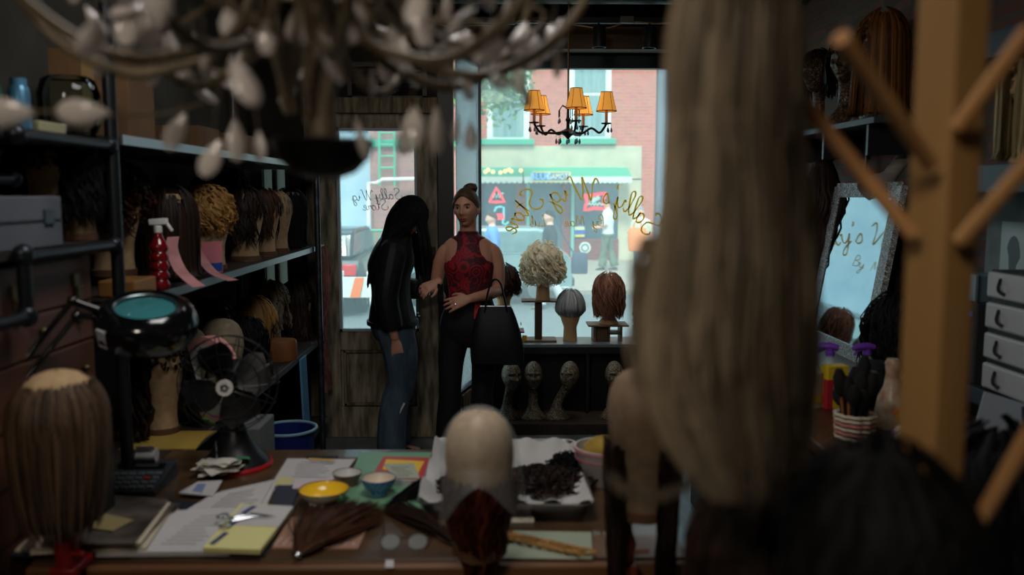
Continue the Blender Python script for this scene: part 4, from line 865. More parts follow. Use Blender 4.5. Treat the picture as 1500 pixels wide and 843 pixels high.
# ------------------------------------------------------------------ shelf clutter
t = thing('spray_bottle', 'red ribbed spray bottle with white trigger on the middle shelf', 'spray bottle', (-1.19, 3.04, S2))
redp = mat('red_plastic', (112,8,18), .15, spec=.8); whp = mat('white_plastic', (206,206,204), .4)
pr = [(0,0),(.026,0)]
for i in range(5): pr += [(.030,.006+i*.033), (.033,.018+i*.033), (.026,.033+i*.033)]
MB().lathe(pr+[(.015,.185),(.014,.2),(0,.2)], 20).build('bottle', redp, t)
m = MB(); m.cyl((0,0,.198), (0,0,.225), .014, 14); m.bar((-.03,0,.236), (.035,0,.24), .016, .022); m.bar((.03,0,.235), (.05,0,.205), .01, .01); m.build('trigger_head', whp, t, bev=.003)
tag(MB().b2((-.06,-.09,0), (.06,.09,.055)).build('wooden_box', wood('box_wood', (150,106,56), (120,82,42), 'y', 3), loc=(-1.235, 2.88, S2), smooth=False, bev=.006), 'small tan wooden box at the near end of the middle shelf', 'box')
def strip(label, pts, w, m, wdir=(0,1,0)):
    sp = [V(p) for p in spline([tuple(p) for p in pts], 6)]; W = V(wdir); mb = MB()
    mb.sheet(lambda u, v: sp[min(len(sp)-1, int(round(u*(len(sp)-1))))]+W*(w*(v-.5)), len(sp)-1, 1, .001); return tag(mb.build('paper_strip', m), label, 'paper strip')
pinkp = mat('pink_paper', (188,134,134), .8, 0, (170,118,118), 14)
strip('pink paper strip hanging from the sleek dark brown wig over the shelf edge', [at(254,347,3.25), at(252,365,3.2), at(262,392,3.12), at(276,408,3.06), at(292,420,3.02)], .055, pinkp, (.5,.85,0))
strip('pink paper strip hanging below the curly blond wig over the shelf edge', [at(295,362,3.62), at(294,375,3.58), at(308,395,3.5), at(322,404,3.44), at(342,411,3.38)], .05, pinkp, (.5,.85,0))
t = thing('hair_net_packet', 'clear packet with pink and blue print below the curly blond wig', 'packet', (-1.20, 3.63, S2), -1.0)
m = MB(); m.sheet(lambda u, v: (.012*math.sin(u*PI), -.042+.084*u, .005+.13*v), 8, 6, .004); m.build('pouch', mat('pink_print', (196,120,130), .35), t)
m = MB(); m.sheet(lambda u, v: (.014*math.sin(u*PI)+.002, -.04+.08*u, .01+.036*v), 8, 3, .002); m.build('blue_band', mat('blue_print', (40,76,150), .35), t)
# near top shelf
zt = 1.853
t = thing('tub', 'red and teal tub on the top shelf at the far left', 'tub', (-1.30, 2.10, zt)); MB().lathe([(0,0),(.055,0),(.062,.11),(0,.11)], 24).build('body', mat('teal_tub', (40,132,146), .4), t); MB().lathe([(0,.11),(.066,.11),(.066,.14),(.05,.15),(0,.15)], 24).build('lid', mat('red_lid', (168,30,36), .4), t)
for x, y, c, lab in ((-1.30, 2.27, (40,100,66), 'green hair spray can on the top shelf beside the red tub'), (-1.26, 2.33, (70,120,150), 'pale blue hair spray can on the top shelf right of the green can')):
    t = thing('spray_can', lab, 'can', (x, y, zt), 0, 'spray cans on the top shelf'); MB().lathe([(0,0),(.026,0),(.027,.006),(.027,.115),(.022,.125),(0,.125)], 18).build('can', mat('can_%d' % c[0], c, .3, .4), t); MB().lathe([(0,.125),(.02,.125),(.02,.145),(0,.147)], 14).build('cap', mat('cap_%d' % c[2], c, .4), t)
tag(MB().b2((-.06,-.07,0), (.06,.07,.04)).build('paper_stack', mat('cream_paper', (150,146,116), .8), loc=(-1.29, 2.44, zt), smooth=False, bev=.003), 'small stack of cream paper right of the spray cans', 'paper')
m = MB(); m.lathe([(0,.0),(.07,0),(.085,.03),(.088,.12),(.075,.16),(.06,.17),(.057,.17),(.072,.155),(.083,.12),(.08,.03),(.066,.006),(0,.006)], 24); tag(m.build('glass_jar', glassmat('jar_glass', (225,235,238)), loc=(-1.29, 2.66, ZSH[2]-.0)), 'round glass jar on the top shelf behind the near upright pipe', 'jar')
card = mat('cardboard', (112,84,56), .85, 0, (96,70,46), 5)
for x, y, z, d, lab in ((-1.36, 3.05, ZSH[2], (.26,.22,.30), 'tall brown cardboard box on the top shelf right of the glass jar'), (-1.36, 3.75, ZSH[2], (.26,.26,.10), 'low brown cardboard box further along the top shelf'), (-1.38, 4.35, ZSH[2], (.26,.3,.11), 'brown cardboard box at the far part of the top shelf')):
    t = thing('cardboard_box', lab, 'box', (x, y, z), 0, 'cardboard boxes on the top shelf'); MB().b2((-d[0]/2,-d[1]/2,0), (d[0]/2,d[1]/2,d[2])).build('carton', card, t, smooth=False, bev=.003); MB().b2((-.02,-d[1]/2-.001,0), (.02,d[1]/2+.001,d[2]+.001)).build('tape', mat('tape', (150,122,80), .4), t, smooth=False)
# grey drawer, chests
t = thing('grey_drawer_box', 'grey drawer box on the near pipe shelf at the left edge', 'box', (-1.33, 2.20, z2)); MB().b2((-.16,-.22,0), (.13,.20,.135)).build('box', mat('grey_card', (92,96,104), .8, 0, (80,84,92), 4), t, smooth=False, bev=.004); m = MB(); m.b2((.13,.10,.06), (.137,.15,.10)); m.build('label_holder', mat('holder_grey', (70,74,80), .4, .6), t, smooth=False, bev=.002); MB().b2((.13,-.21,.07), (.1335,.19,.074)).build('seam', black, t, smooth=False)
latch = mat('latch_brass', (96,88,64), .4, .8)
chw = wood('chest_wood', (98,66,54), (72,46,38), 'y', 2.2, .55); chw2 = wood('chest_wood_low', (92,56,36), (64,36,24), 'y', 2.2, .5)
def chest(label, z0, z1, m, latches=(), knobs=(), name='wooden_chest', y0=1.3, y1=2.58, seams=()):
    t = thing(name, label, 'chest', (-1.43, 2.0, z0)); MB().b2((-.22, y0-2, 0), (.215, y1-2, z1-z0-.002)).build('case', m, t, smooth=False, bev=.006)
    for y in latches:
        k = MB(); k.b2((.215, y-2.018, .05), (.224, y-1.982, .085)); k.b2((.215, y-2.012, -.01), (.230, y-1.988, .05)); k.cyl((.228, y-2.02, .045), (.228, y-1.98, .045), .006, 8); k.build('latch', latch, t, smooth=False, bev=.002)
    for y, z in knobs: MB().ell((.225, y-2, z-z0), (.012,.011,.011), 10, 8).build('knob', latch, t)
    for s in seams: MB().b2((.214, y0-1.99, s-z0), (.2165, y1-2.01, s-z0+.005)).build('drawer_gap', black, t, smooth=False)
    return t
chest('upper brown wooden chest with two metal latches under the near pipe shelf', 1.385, 1.52, chw, (2.17, 2.48)); chest('middle brown wooden chest with small catches below the latched chest', 1.27, 1.383, chw, (), ((2.28,1.335),(2.48,1.335)))
chest('dark brown wooden drawer cabinet behind the magnifier arm', .0, 1.268, chw2, (), [(y, z) for z in (1.19, 1.05, .9) for y in (2.25, 2.5)], 'drawer_cabinet', seams=(1.11, .97, .83, .6, .4))
# lower shelf and floor clutter
for i, lab in enumerate(('green folder on the lower shelf, bottom of the green pair', 'green folder on the lower shelf, top of the green pair')):
    tag(MB().box((0,0,0), (.30,.30,.008), rz=.2*i).build('folder', mat('folder_green', (70,128,36), .6), loc=(-1.31, 3.62, S1+.005+i*.009), smooth=False, bev=.002), lab, 'folder', 'green folders on the lower shelf')
m = MB(); m.sheet(lambda u, v: (-.12+.28*u, -.12+.24*v, .004+.03*max(0,u-.6)*math.sin(v*PI)), 10, 8, .006); tag(m.build('envelope', mat('yellow_kraft', (170,140,60), .7), loc=(-1.28, 3.24, S1)), 'yellow padded envelope lying at the near end of the lower shelf', 'envelope')
t = thing('ribbon_roll', 'large roll of pink tape standing on the lower shelf behind the fan', 'roll', (-1.185, 3.52, S1+.18)); Mx = Matrix.Rotation(PI/2, 3, 'Y') @ Matrix.Rotation(0, 3, 'Z'); Mx = Matrix.Rotation(.9, 3, 'Z') @ Mx
m = MB(); m.lathe([(.15,-.025),(.178,-.025),(.178,.025),(.15,.025),(.15,-.025)], 36, M=Mx); m.build('tape', mat('tape_pink', (212,150,146), .6), t); m = MB(); m.lathe([(.118,-.024),(.149,-.024),(.149,.024),(.118,.024),(.118,-.024)], 36, M=Mx); m.build('core', mat('tape_core', (190,188,182), .7), t)
t = thing('gold_bottle', 'small gold topped bottle on the lower shelf edge beside the fan', 'bottle', (-1.19, 4.42, S1)); MB().lathe([(0,0),(.022,0),(.024,.05),(.016,.07),(0,.07)], 16).build('glass', mat('bottle_dark', (40,32,26), .2), t); MB().lathe([(0,.07),(.017,.07),(.018,.13),(0,.132)], 16).build('cap', mat('gold', (190,150,96), .25, .9), t)
m = MB(); m.ell((0,0,.05), (.04,.04,.055), 16, 12)
for i in range(len(m.v)): m.v[i] += V((rnd.gauss(0,.004), rnd.gauss(0,.004), 0))
tag(m.build('foil_bundle', mat('foil', (220,224,226), .2, .9), loc=(-1.195, 4.15, S1)), 'crumpled silver foil bundle beside the fan badge', 'foil')
t = thing('blue_bin', 'blue plastic bin with pale rim on the floor below the shelving', 'bin', (-1.0, 4.02, 0)); MB().lathe([(0,0),(.10,0),(.135,.58),(.128,.58),(.095,.01),(0,.01)], 4 if False else 24, sx=.9).build('tub', mat('bin_blue', (22,38,110), .45), t); MB().torus((0,0,.585), .131, .008, sy=1.0).build('rim', mat('bin_rim', (130,170,190), .4), t)
tag(MB().b2((-.07,-.12,0), (.07,.12,.74)).build('grey_carton', mat('carton_grey', (120,122,122), .8, 0, (106,108,108), 6), loc=(-1.05, 3.58, 0), smooth=False, bev=.006), 'tall grey carton on the floor behind the fan stand', 'box')
tag(MB().box((0,0,.22), (.012,.14,.46), M=Matrix.Rotation(-.03, 3, 'Y')).build('blue_board', mat('board_blue', (84,140,176), .5), loc=(-1.13, 4.95, .30), smooth=False, bev=.002), 'narrow pale blue board standing against the lower shelf end', 'board') 
m = MB(); m.sheet(lambda u, v: (.02*math.sin(u*14)+.015*math.sin(v*7), -.09+.18*u+.012*math.sin(v*9), -.96*v), 24, 16, .004)
tag(m.build('hanging_cloth', mat('printed_cloth', (150,104,84), .9, 0, (98,54,54), 14, detail=3), loc=(-1.155, 5.66, 1.35)), 'long rust and tan printed cloth hanging at the end of the shelves by the door', 'cloth')
# ------------------------------------------------------------------ desk
ZT = .80; D = lambda px, py, z=ZT: atz(px, py, z)
deskw = wood('desk_wood', (88,64,42), (52,38,25), 'x', 3, .3, .2); deskedge = wood('desk_edge', (128,86,50), (92,58,32), 'x', 3, .4)
dk = thing('work_desk', 'long brown wooden work desk covered with papers and wig tools', 'desk', (-.36, 2.5, 0))
X0, X1, Y0, Y1 = -1.148, .47, 2.045, 2.97
MB().b2((X0+.36, Y0-2.5, ZT-.035), (X1+.36, Y1-2.5, ZT)).build('top', deskw, dk, smooth=False, bev=.006)
MB().b2((X0+.36, Y0-2.53, ZT-.05), (X1+.36, Y0-2.5, ZT-.004)).build('front_edge', deskedge, dk, smooth=False, bev=.008)
for x in (X0+.36, X1+.36-.07):
    for y in (Y0-2.5, Y1-2.57): MB().b2((x, y, 0), (x+.07, y+.07, ZT-.035)).build('leg', deskw, dk, smooth=False, bev=.004)
MB().b2((X0+.43, Y0-2.47, ZT-.16), (X1+.29, Y0-2.45, ZT-.035)).build('apron', deskw, dk, smooth=False); MB().b2((X0+.43, Y1-2.55, .15), (X1+.29, Y1-2.53, ZT-.035)).build('back_panel', deskw, dk, smooth=False)
paper = mat('paper_white', (188,186,186), .8, 0, (176,174,176), 3); paper2 = mat('paper_cream', (180,170,150), .8); navy = mat('navy_cover', (30,36,48), .5); yel = mat('pad_yellow', (208,202,140), .8)
ink = mat('ink_blue', (44,56,104), .7); inkg = mat('ink_grey', (92,92,98), .8)
def flat(name, label, cat, cor, th, m, z=ZT, group=None, parent=None, loc=None):
    P = [D(a, b, z+th) for a, b in cor]; c = loc if loc is not None else sum(P, V())/len(P); c = V((c.x, c.y, z)) if loc is None else V(loc)
    mb = MB(); mb.prism([(p.x-c.x, p.y-c.y) for p in P], (z-c.z, z-c.z+th)); o = mb.build(name, m, parent, None if parent else c, smooth=False, label=label, cat=cat, group=group); return o
def scribble(parent, c, cor, n, m=inkg, z=ZT+.0012):
    """handwriting or print lines inside a quad given FL, FR, BR, BL"""
    P = [D(a, b, z) for a, b in cor]; mb = MB()
    for i in range(n):
        v = (i+.5)/n; a = P[0].lerp(P[3], v); b = P[1].lerp(P[2], v); u0 = rnd.uniform(.02,.1); u1 = rnd.uniform(.6,.98); a2 = a.lerp(b, u0); b2 = a.lerp(b, u1); k = 14
        mb.tube([V((a2.lerp(b2, j/k).x-c.x, a2.lerp(b2, j/k).y+rnd.uniform(-.002,.002)-c.y, z-c.z)) for j in range(k+1)], .0009, 4)
    return mb.build('writing', m, parent)
def sheetthing(name, label, cat, cor, th, m, z=ZT, lines=None, group=None, lm=inkg):
    P = [D(a, b, z+th) for a, b in cor]; c = sum(P, V())/4; c.z = z; t = thing(name, label, cat, c, 0, group)
    flat('sheet', None, None, cor, th, m, z, parent=t, loc=c)
    if lines: scribble(t, c, lines[0], lines[1], lm, z+th+.0006)
    return t
flat('desk_pad', 'dark slate desk pad under the ledger and magazines', 'desk pad', [(-12,814),(388,814),(436,740),(90,728)], .005, navy)
t = sheetthing('ledger', 'open white ledger lying on the dark desk pad', 'ledger', [(140,810),(335,808),(402,741),(262,748)], .012, paper, ZT+.005, ([(230,800),(300,800),(350,752),(290,755)], 9))
t = thing('legal_pad', 'yellow notepad with blue heading bars under the scissors', 'notepad', D(365,775), 0); c = t.location
flat('pad', None, None, [(297,803),(381,806),(430,742),(352,738)], .012, yel, ZT+.017, parent=t, loc=c); flat('white_sheet', None, None, [(330,769),(408,772),(430,742),(356,740)], .001, paper, ZT+.0292, parent=t, loc=c)
for a in ((306,797,326,780),(330,772,342,762),(352,752,368,741)): flat('blue_bar', None, None, [(a[0],a[1]),(a[0]+7,a[1]+1),(a[2]+9,a[3]+1),(a[2]+2,a[3])], .0008, ink, ZT+.0302, parent=t, loc=c)
# scissors
chrome = mat('chrome'); t = thing('scissors', 'small steel scissors lying open on the yellow notepad', 'scissors', D(345,762,ZT+.034)); c = t.location; zq = ZT+.034
q = lambda px, py, dz=0: D(px, py, zq)-c+V((0,0,dz))
for nm, pts in (('blade', ((338,764),(372,757),(404,758))), ('blade', ((338,760),(370,754),(400,757)))):
    m = MB(); m.tube([q(*p, .002) for p in pts], [.006,.005,.0008], 8, flat=.4, nrm=(.3,1,0)); m.build(nm, chrome, t)
for px, py in ((326,758),(330,771)): m = MB(); m.torus(q(px, py, .003), .013, .003, n=20, m=8, sy=1.3); m.cyl(q(px+6, py, .003), q(340,762,.003), .003); m.build('handle', chrome, t)
MB().lathe([(0,0),(.006,0),(.006,.008),(0,.009)], 12, c=q(340,762)).build('pivot', chrome, t)
# sheets
sp_ = [[(265,752),(380,760),(409,704),(318,722)], [(270,750),(384,757),(407,702),(325,720)], [(262,754),(372,756),(400,706),(312,724)]]
for i, lab in enumerate(('white printed sheet at the bottom of the loose pile by the receipt spike', 'white printed sheet in the middle of the loose pile by the receipt spike', 'white sheet with a curled corner on top of the loose pile by the receipt spike')):
    sheetthing('paper_sheet', lab, 'paper', sp_[i], .004, paper, ZT+.001+i*.0045, ([(300,748),(370,750),(392,712),(330,724)], 8) if i == 2 else None, 'loose sheets by the receipt spike')
flat('notebook', 'small navy notebook between the loose sheets and the yellow bowl', 'notebook', [(396,742),(427,742),(440,711),(406,711)], .012, mat('navy_book', (44,48,64), .6))
t = sheetthing('clipboard', 'clipboard loaded with white papers at the back of the desk', 'clipboard', [(393,714),(493,715),(524,671),(419,670)], .006, mat('clip_board', (84,60,44), .6)); c = t.location
flat('paper', None, None, [(396,712),(490,713),(520,673),(421,672)], .003, paper, ZT+.0062, parent=t, loc=c); scribble(t, c, [(425,700),(480,702),(505,676),(435,676)], 8, inkg, ZT+.0095)
m = MB(); p = D(472,671,ZT+.01)-c; m.box((p.x, p.y, .012), (.11,.018,.01)); m.build('clip', dkpipe, t, smooth=False, bev=.003)
flat('sticky_note', 'pale yellow note on the clipboard papers', 'note', [(401,711),(424,712),(431,700),(409,699)], .001, mat('note_yellow', (190,184,130), .8), ZT+.0094)
flat('envelope', 'pinkish white envelope lying on the front of the clipboard', 'envelope', [(428,716),(488,717),(493,700),(433,703)], .003, mat('note_pink', (196,182,186), .8), ZT+.0094)
a, b = D(452,669,ZT+.03), D(491,671,ZT+.03); tag(MB().tube([V((0,0,0)), (b-a)*.9, b-a], [.0035,.0035,.0006], 6).build('pencil', mat('pencil_wood', (206,160,90), .5), loc=(a.x, a.y, ZT+.021)), 'wooden pencil lying on the clip of the clipboard', 'pencil')
# receipt spike
t = thing('receipt_spike', 'wire receipt spike standing among crumpled slips', 'spike', D(318,697)); zz = at(313,644,D(318,697).y).z-ZT
MB().lathe([(0,0),(.04,0),(.04,.004),(0,.006)], 20).build('foot', dkpipe, t); MB().tube([(0,0,.004),(0,0,zz*.9),(0,0,zz)], [.0016,.0016,.0004], 6).build('wire', chrome, t)
c0 = D(318,697)
for i in range(9):
    a = rnd.uniform(0, 6.28); w, h = rnd.uniform(.09,.14), rnd.uniform(.06,.09); ca, sa = math.cos(a), math.sin(a); wv = rnd.uniform(0, 6)
    m = MB(); ox, oy = rnd.uniform(-.02,.03), rnd.uniform(-.015,.015)
    def fn(u, v):
        x, y = (u-.5)*w+ox, (v-.5)*h+oy; return (x*ca-y*sa, x*sa+y*ca, .006*math.sin(u*5+wv)+.004*math.sin(v*6+wv))
    m.sheet(fn, 8, 6, .0008); tag(m.build('receipt', mat('receipt_%d' % (i % 3), ((186,180,166),(176,164,140),(196,192,184))[i % 3], .8), loc=(c0.x, c0.y, ZT+.014+i*.0045)), 'crumpled receipt slip stuck on the wire spike', 'receipt', 'receipts on the spike')
t = sheetthing('envelope', 'white envelope with a blue panel in front of the receipt spike', 'envelope', [(262,722),(312,727),(326,704),(290,706)], .003, paper, ZT+.014); c = t.location; flat('blue_panel', None, None, [(281,720),(296,722),(302,709),(290,709)], .0006, mat('panel_blue', (110,126,164), .7), ZT+.0172, parent=t, loc=c)
m = MB(); m.sheet(lambda u, v: ((u-.5)*.05, (v-.5)*.09, .003*math.sin(u*4)), 6, 6, .001); tag(m.build('green_slip', mat('slip_green', (60,120,80), .8), loc=D(352,690,ZT)+V((0,0,.05)), rz=.5), 'green edged slip sticking out of the receipt pile', 'slip')
# magazines
mags = [[(22,806),(212,806),(262,745),(95,730)], [(30,806),(205,800),(265,738),(90,724)], [(44,810),(214,803),(255,742),(80,728)], [(38,800),(200,802),(258,738),(100,722)], [(52,800),(206,796),(250,736),(85,722)], [(60,798),(196,796),(246,732),(98,720)]]
mm = [paper2, mat('mag_dark', (52,46,44), .4, 0, (110,100,92), 9), paper2, mat('mag_brown', (110,92,78), .5, 0, (60,50,46), 8), paper2, mat('mag_cover', (96,88,80), .45, 0, (44,38,36), 10)]
for i, cq in enumerate(mags): flat('magazine', 'worn magazine in the pile below the long brown wig on the desk' if i < 5 else 'top magazine of the pile with dark photo cover below the long brown wig', 'magazine', cq, .006, mm[i], ZT+.0055+i*.0066, 'magazines piled on the desk')
flat('kraft_envelope', 'tan envelope lying on top of the magazine pile', 'envelope', [(120,772),(165,778),(196,762),(150,752)], .003, mat('kraft_yellow', (140,124,84), .8), ZT+.0455)
# bowls
def bowl(label, px, py, r, h, out, inn, foot=.55, pat=None, rimm=None, name='bowl'):
    p = D(px, py); t = thing(name, label, 'bowl', (p.x, p.y, ZT), 0, 'bowls on the desk')
    o = [(0,.0),(r*foot,0),(r*foot*1.02,h*.12),(r*foot*.95,h*.2),(r*.82,h*.5),(r*.97,h*.85),(r,h)]; MB().lathe(o+[(r*.97,h*1.0),(r*.93,h*.84),(r*.75,h*.5),(r*foot*.8,h*.25),(0,h*.2)], 36).build('shell', out, t)
    MB().lathe([(r*.955,h*.985),(r*.915,h*.83),(r*.735,h*.51),(r*foot*.78,h*.265),(0,h*.215),(0,h*.213),(r*foot*.79,h*.26),(r*.745,h*.505),(r*.925,h*.83),(r*.96,h*.985)], 36).build('inside', inn, t)
    MB().torus((0,0,h), r*.985, r*.022, n=36, m=6).build('rim', rimm or bandm, t); return t
yb = bowl('yellow lined white bowl beside the navy notebook', 475, 737, .073, .042, mat('glaze_white', (206,200,184), .25), mat('glaze_yellow', (230,186,44), .2), .6, rimm=mat('rim_brown', (100,74,40), .4))
m = MB(); m.box((0,0,.012), (.035,.025,.006), rz=.4); m.build('label_sticker', paper, yb); m = MB(); m.ell((.055,-.045,.025), (.014,.006,.014), 10, 8); m.build('painted_leaf', mat('leaf_paint', (50,86,50), .4), yb)
bowl('blue patterned footed bowl on the green mat', 555, 726, .052, .055, checkmat('blue_check', (46,104,160), (110,160,200), 150, .3), mat('glaze_cream', (206,190,172), .3), .45, rimm=mat('rim_blue', (40,80,130), .3))
bowl('small brown bowl with white inside behind the yellow bowl', 509, 711, .045, .04, mat('glaze_brown', (112,92,72), .4), mat('glaze_pale', (190,190,186), .3), .75)
flat('green_mat', 'pale green cutting mat under the bowls and the red book', 'mat', [(495,748),(642,748),(640,663),(527,663)], .003, mat('mat_green', (118,160,128), .45, 0, (100,144,112), 3))
t = thing('magazine', 'magazine with red and yellow cover at the back of the desk', 'magazine', D(585,690)); c = t.location
flat('pages', None, None, [(543,702),(619,705),(631,674),(562,672)], .018, paper, ZT+.0035, parent=t, loc=c); flat('cover', None, None, [(543,700),(619,703),(631,671),(562,669)], .001, mat('cover_red', (178,44,40), .4), ZT+.022, parent=t, loc=c)
flat('yellow_panel', None, None, [(560,688),(612,694),(622,676),(566,673)], .0008, mat('cover_yellow', (226,180,40), .4), ZT+.0232, parent=t, loc=c); flat('teal_patch', None, None, [(552,697),(563,698),(566,691),(556,690)], .0008, mat('cover_teal', (60,120,120), .4), ZT+.0232, parent=t, loc=c)
sheetthing('paper_slip', 'grey green slip lying on the red and yellow magazine', 'paper', [(577,701),(615,701),(606,679),(562,680)], .001, mat('slip_grey', (160,166,150), .8), ZT+.0245, ([(582,699),(608,699),(600,683),(570,684)], 5))
flat('card_box', 'flat brown card box under the front of the red magazine', 'box', [(600,713),(622,715),(632,692),(606,695)], .02, card, ZT)
t = sheetthing('price_card', 'pinkish printed card under the spread brown hair hank', 'card', [(398,803),(524,804),(546,758),(424,758)], .003, mat('card_pink', (150,112,94), .7))
m = MB()
for a, b in ((404,797),(494,797)):
    for k in range(7): p = D(a+k*4, b-(k%3)*4, ZT+.0035); m.box(p-V(t.location), (.006,.008,.0006))
m.build('print', paper, t)
# hair hanks on the desk
def hank(label, p0, tips, m, n=120, w=.05, rad=.003, z=ZT+.005, lift=.02, tie=None):
    P0 = V((D(*p0).x, D(*p0).y, z+.008)); T_ = [D(*q) for q in tips]; t = thing('hair_hank', label, 'hair', (P0.x, P0.y, z)); mb = MB(); o = V((P0.x, P0.y, z))
    for i in range(n):
        u = rnd.random()*(len(T_)-1); k = int(u); tip = T_[k].lerp(T_[k+1], u-k); tip = V((tip.x+rnd.gauss(0,.008), tip.y+rnd.gauss(0,.015), z+rnd.uniform(.001,.008))); mid = P0.lerp(tip, .5)+V((rnd.gauss(0,w*.3), rnd.gauss(0,w*.2), rnd.uniform(.0,lift))); q1 = P0.lerp(tip, .15)+V((rnd.gauss(0,.006), rnd.gauss(0,.004), rnd.uniform(0,.012)))
        sp = spline([tuple(P0+V((rnd.gauss(0,.003), rnd.gauss(0,.003), rnd.uniform(-.004,.004)))), tuple(q1), tuple(mid), tuple(tip)], 3); mb.a = rnd.random(); L_ = len(sp); mb.tube([V(q)-o for q in sp], [rad*(1 if j < L_-3 else max(.2, (L_-j)/4)) for j in range(L_)], 4)
    mb.build('strands', m, t, ang=80); MB().ell((0,0,.009), (.012,.010,.009), 12, 8).build('tie', tie or chrome, t); return t
hank('spread hank of brown hair with a pearl tie over the pinkish card', (436,822), [(440,752),(500,738),(552,742),(560,770)], H_brown, 420, .05, .0018)
hank('dark brown hair hank curving from the tray to its tied end', (669,803), [(590,742),(575,750),(560,748)], H_dkbrown, 140, .02, tie=bandm)
hank('dark hair hank lying at the left side of the metal tray', (648,700), [(560,748),(590,738),(612,735)], H_black, 90, .015, tie=bandm)
t = thing('eyeglasses', 'wire rimmed eyeglasses lying near the front of the desk', 'glasses', D(590,800)); c = t.location
for px in (572, 612): p = D(px, 803)-c; MB().torus(p+V((0,0,.016)), .024, .0012, Matrix.Rotation(.5, 3, 'X'), 24, 6).build('rim', dkpipe, t); MB().lathe([(0,0),(.023,0),(.023,.001),(0,.001)], 20, c=p+V((0,0,.016)), M=Matrix.Rotation(.5, 3, 'X')).build('lens', clearplastic('lens', .12, (200,215,215), .05), t)
for a, b in (((558,803),(563,772)), ((626,803),(634,784))): MB().tube([D(*a)-c+V((0,0,.02)), D(*b)-c+V((0,0,.004))], .0014, 6).build('temple', dkpipe, t)
MB().tube([D(586,803)-c+V((0,0,.022)), D(592,801)-c+V((0,0,.025)), D(598,803)-c+V((0,0,.022))], .0014, 6).build('bridge', dkpipe, t)
flat('paper_tag', 'tiny white paper tag near the eyeglasses', 'tag', [(564,832),(577,832),(577,821),(565,821)], .001, paper)
# tray
steelm = mat('tray_steel', (176,176,180), .3, .9, (150,150,154), 12)
t = thing('baking_tray', 'large metal tray lined with paper holding dark hair pieces', 'tray', ((D(740,700).x), 2.62, ZT+.001)); c = t.location; zr = .052
a, b, e, f = [V((p.x-c.x, p.y-c.y, 0)) for p in (D(609,738,ZT+zr), D(872,740,ZT+zr), D(842,644,ZT+zr), D(638,644,ZT+zr))]
f.y = min(f.y, 2.955-2.62); e.y = min(e.y, 2.955-2.62)
def rq(s, z, r=.04):
    out = []; C_ = [a, b, e, f]; ce = (a+b+e+f)/4
    for i in range(4):
        p = ce+(C_[i]-ce)*s; pr_ = ce+(C_[i-1]-ce)*s; nx_ = ce+(C_[(i+1) % 4]-ce)*s; u = (pr_-p).normalized(); w = (nx_-p).normalized()
        for k in range(6): tt = k/5; out.append(p+u*r*(1-tt)**2+w*r*tt**2+V((0,0,z)))
    return out
m = MB(); m.loft([rq(.90,0), rq(.90,.0), rq(.975,zr-.004), rq(.98,zr), rq(1.0,zr), rq(1.0,zr-.006), rq(.985,zr-.007), rq(.975,zr-.002), rq(.895,.003)], True); m.build('pan', steelm, t)
def par(u, v):
    p = f.lerp(e, u).lerp(a.lerp(b, u), v); ce = (a+b+e+f)/4; p = ce+(p-ce)*.97; ed = max(abs(u-.5), abs(v-.5))*2; z = .008+max(0, ed-.72)*.16+.008*math.sin(u*31+v*9)*max(0, ed-.6)*2.5
    if u < .12: z += .03*(1-u/.12)*abs(math.sin(v*9))
    return (p.x, p.y, z)
m = MB(); m.sheet(par, 40, 30, .0006); m.build('lining_paper', mat('parchment', (190,188,186), .6), t)
def hairclump(label, px, py, n, rx, ry, m, z):
    p = D(px, py, z); mb = MB()
    for i in range(n):
        ce = V((rnd.gauss(0,rx*.45), rnd.gauss(0,ry*.45), .004)); h = .045*math.exp(-(ce.x/rx)**2-(ce.y/ry)**2); a0 = rnd.uniform(0,6.28); r = rnd.uniform(.012,.032); pts = []
        for k in range(9): g = a0+k*.55; pts.append(ce+V((r*math.cos(g), r*math.sin(g), rnd.uniform(.2,.9)*h+.004*k*.5)))
        mb.a = rnd.random(); mb.tube(pts, [.0035]*7+[.0025,.001], 4)
    return tag(mb.build('hair_piece', m, loc=(p.x, p.y, z)), label, 'hair')
hairclump('pile of dark curled hair pieces in the right half of the tray', 795, 712, 460, .13, .10, H_dkbrown, ZT+.012); hairclump('small heap of dark hair at the left side of the tray behind the plastic', 672, 722, 140, .05, .06, H_dkbrown, ZT+.012); hairclump('black curled hair piece at the back right of the tray', 832, 690, 140, .045, .06, H_black, ZT+.03)
flat('tape_label', 'white masking tape label on the desk before the tray', 'label', [(742,766),(782,766),(782,755),(742,755)], .012, paper2)
# fan
fp = D(346,682); t = thing('desk_fan', 'black wire cage desk fan with red rimmed foot at the back of the desk', 'fan', (fp.x, fp.y, ZT)); hub = at(347,559,fp.y-.05).z-ZT; fb_ = mat('fan_black', (26,27,30), .4); fy = -.09; rz_ = .12
MB().lathe([(0,.008),(.112,.008),(.108,.02),(.085,.045),(.055,.09),(.034,.13),(.026,.16),(0,.16)], 36).build('foot', fb_, t); MB().lathe([(0,0),(.118,0),(.12,.006),(.116,.014),(0,.014)], 40).build('red_rim', mat('fan_red', (170,26,34), .35), t)
MB().tube([(0,0,.14),(0,.0,.2),(0,.01,hub-.04)], [.03,.035,.03], 16).build('neck', fb_, t); MB().tube([(0,.10,hub),(0,.08,hub),(0,.0,hub),(0,-.05,hub)], [.03,.05,.055,.03], 20).build('motor', fb_, t)
m = MB(); Rc = .155; MX = Matrix.Rotation(PI/2, 3, 'X')
for r, y in ((Rc,fy),(Rc*.98,fy+.03),(Rc*.66,fy-.035),(Rc*.36,fy-.045),(Rc*.85,fy-.02)): m.torus((0,y,hub), r, .0018, MX, 40, 6)
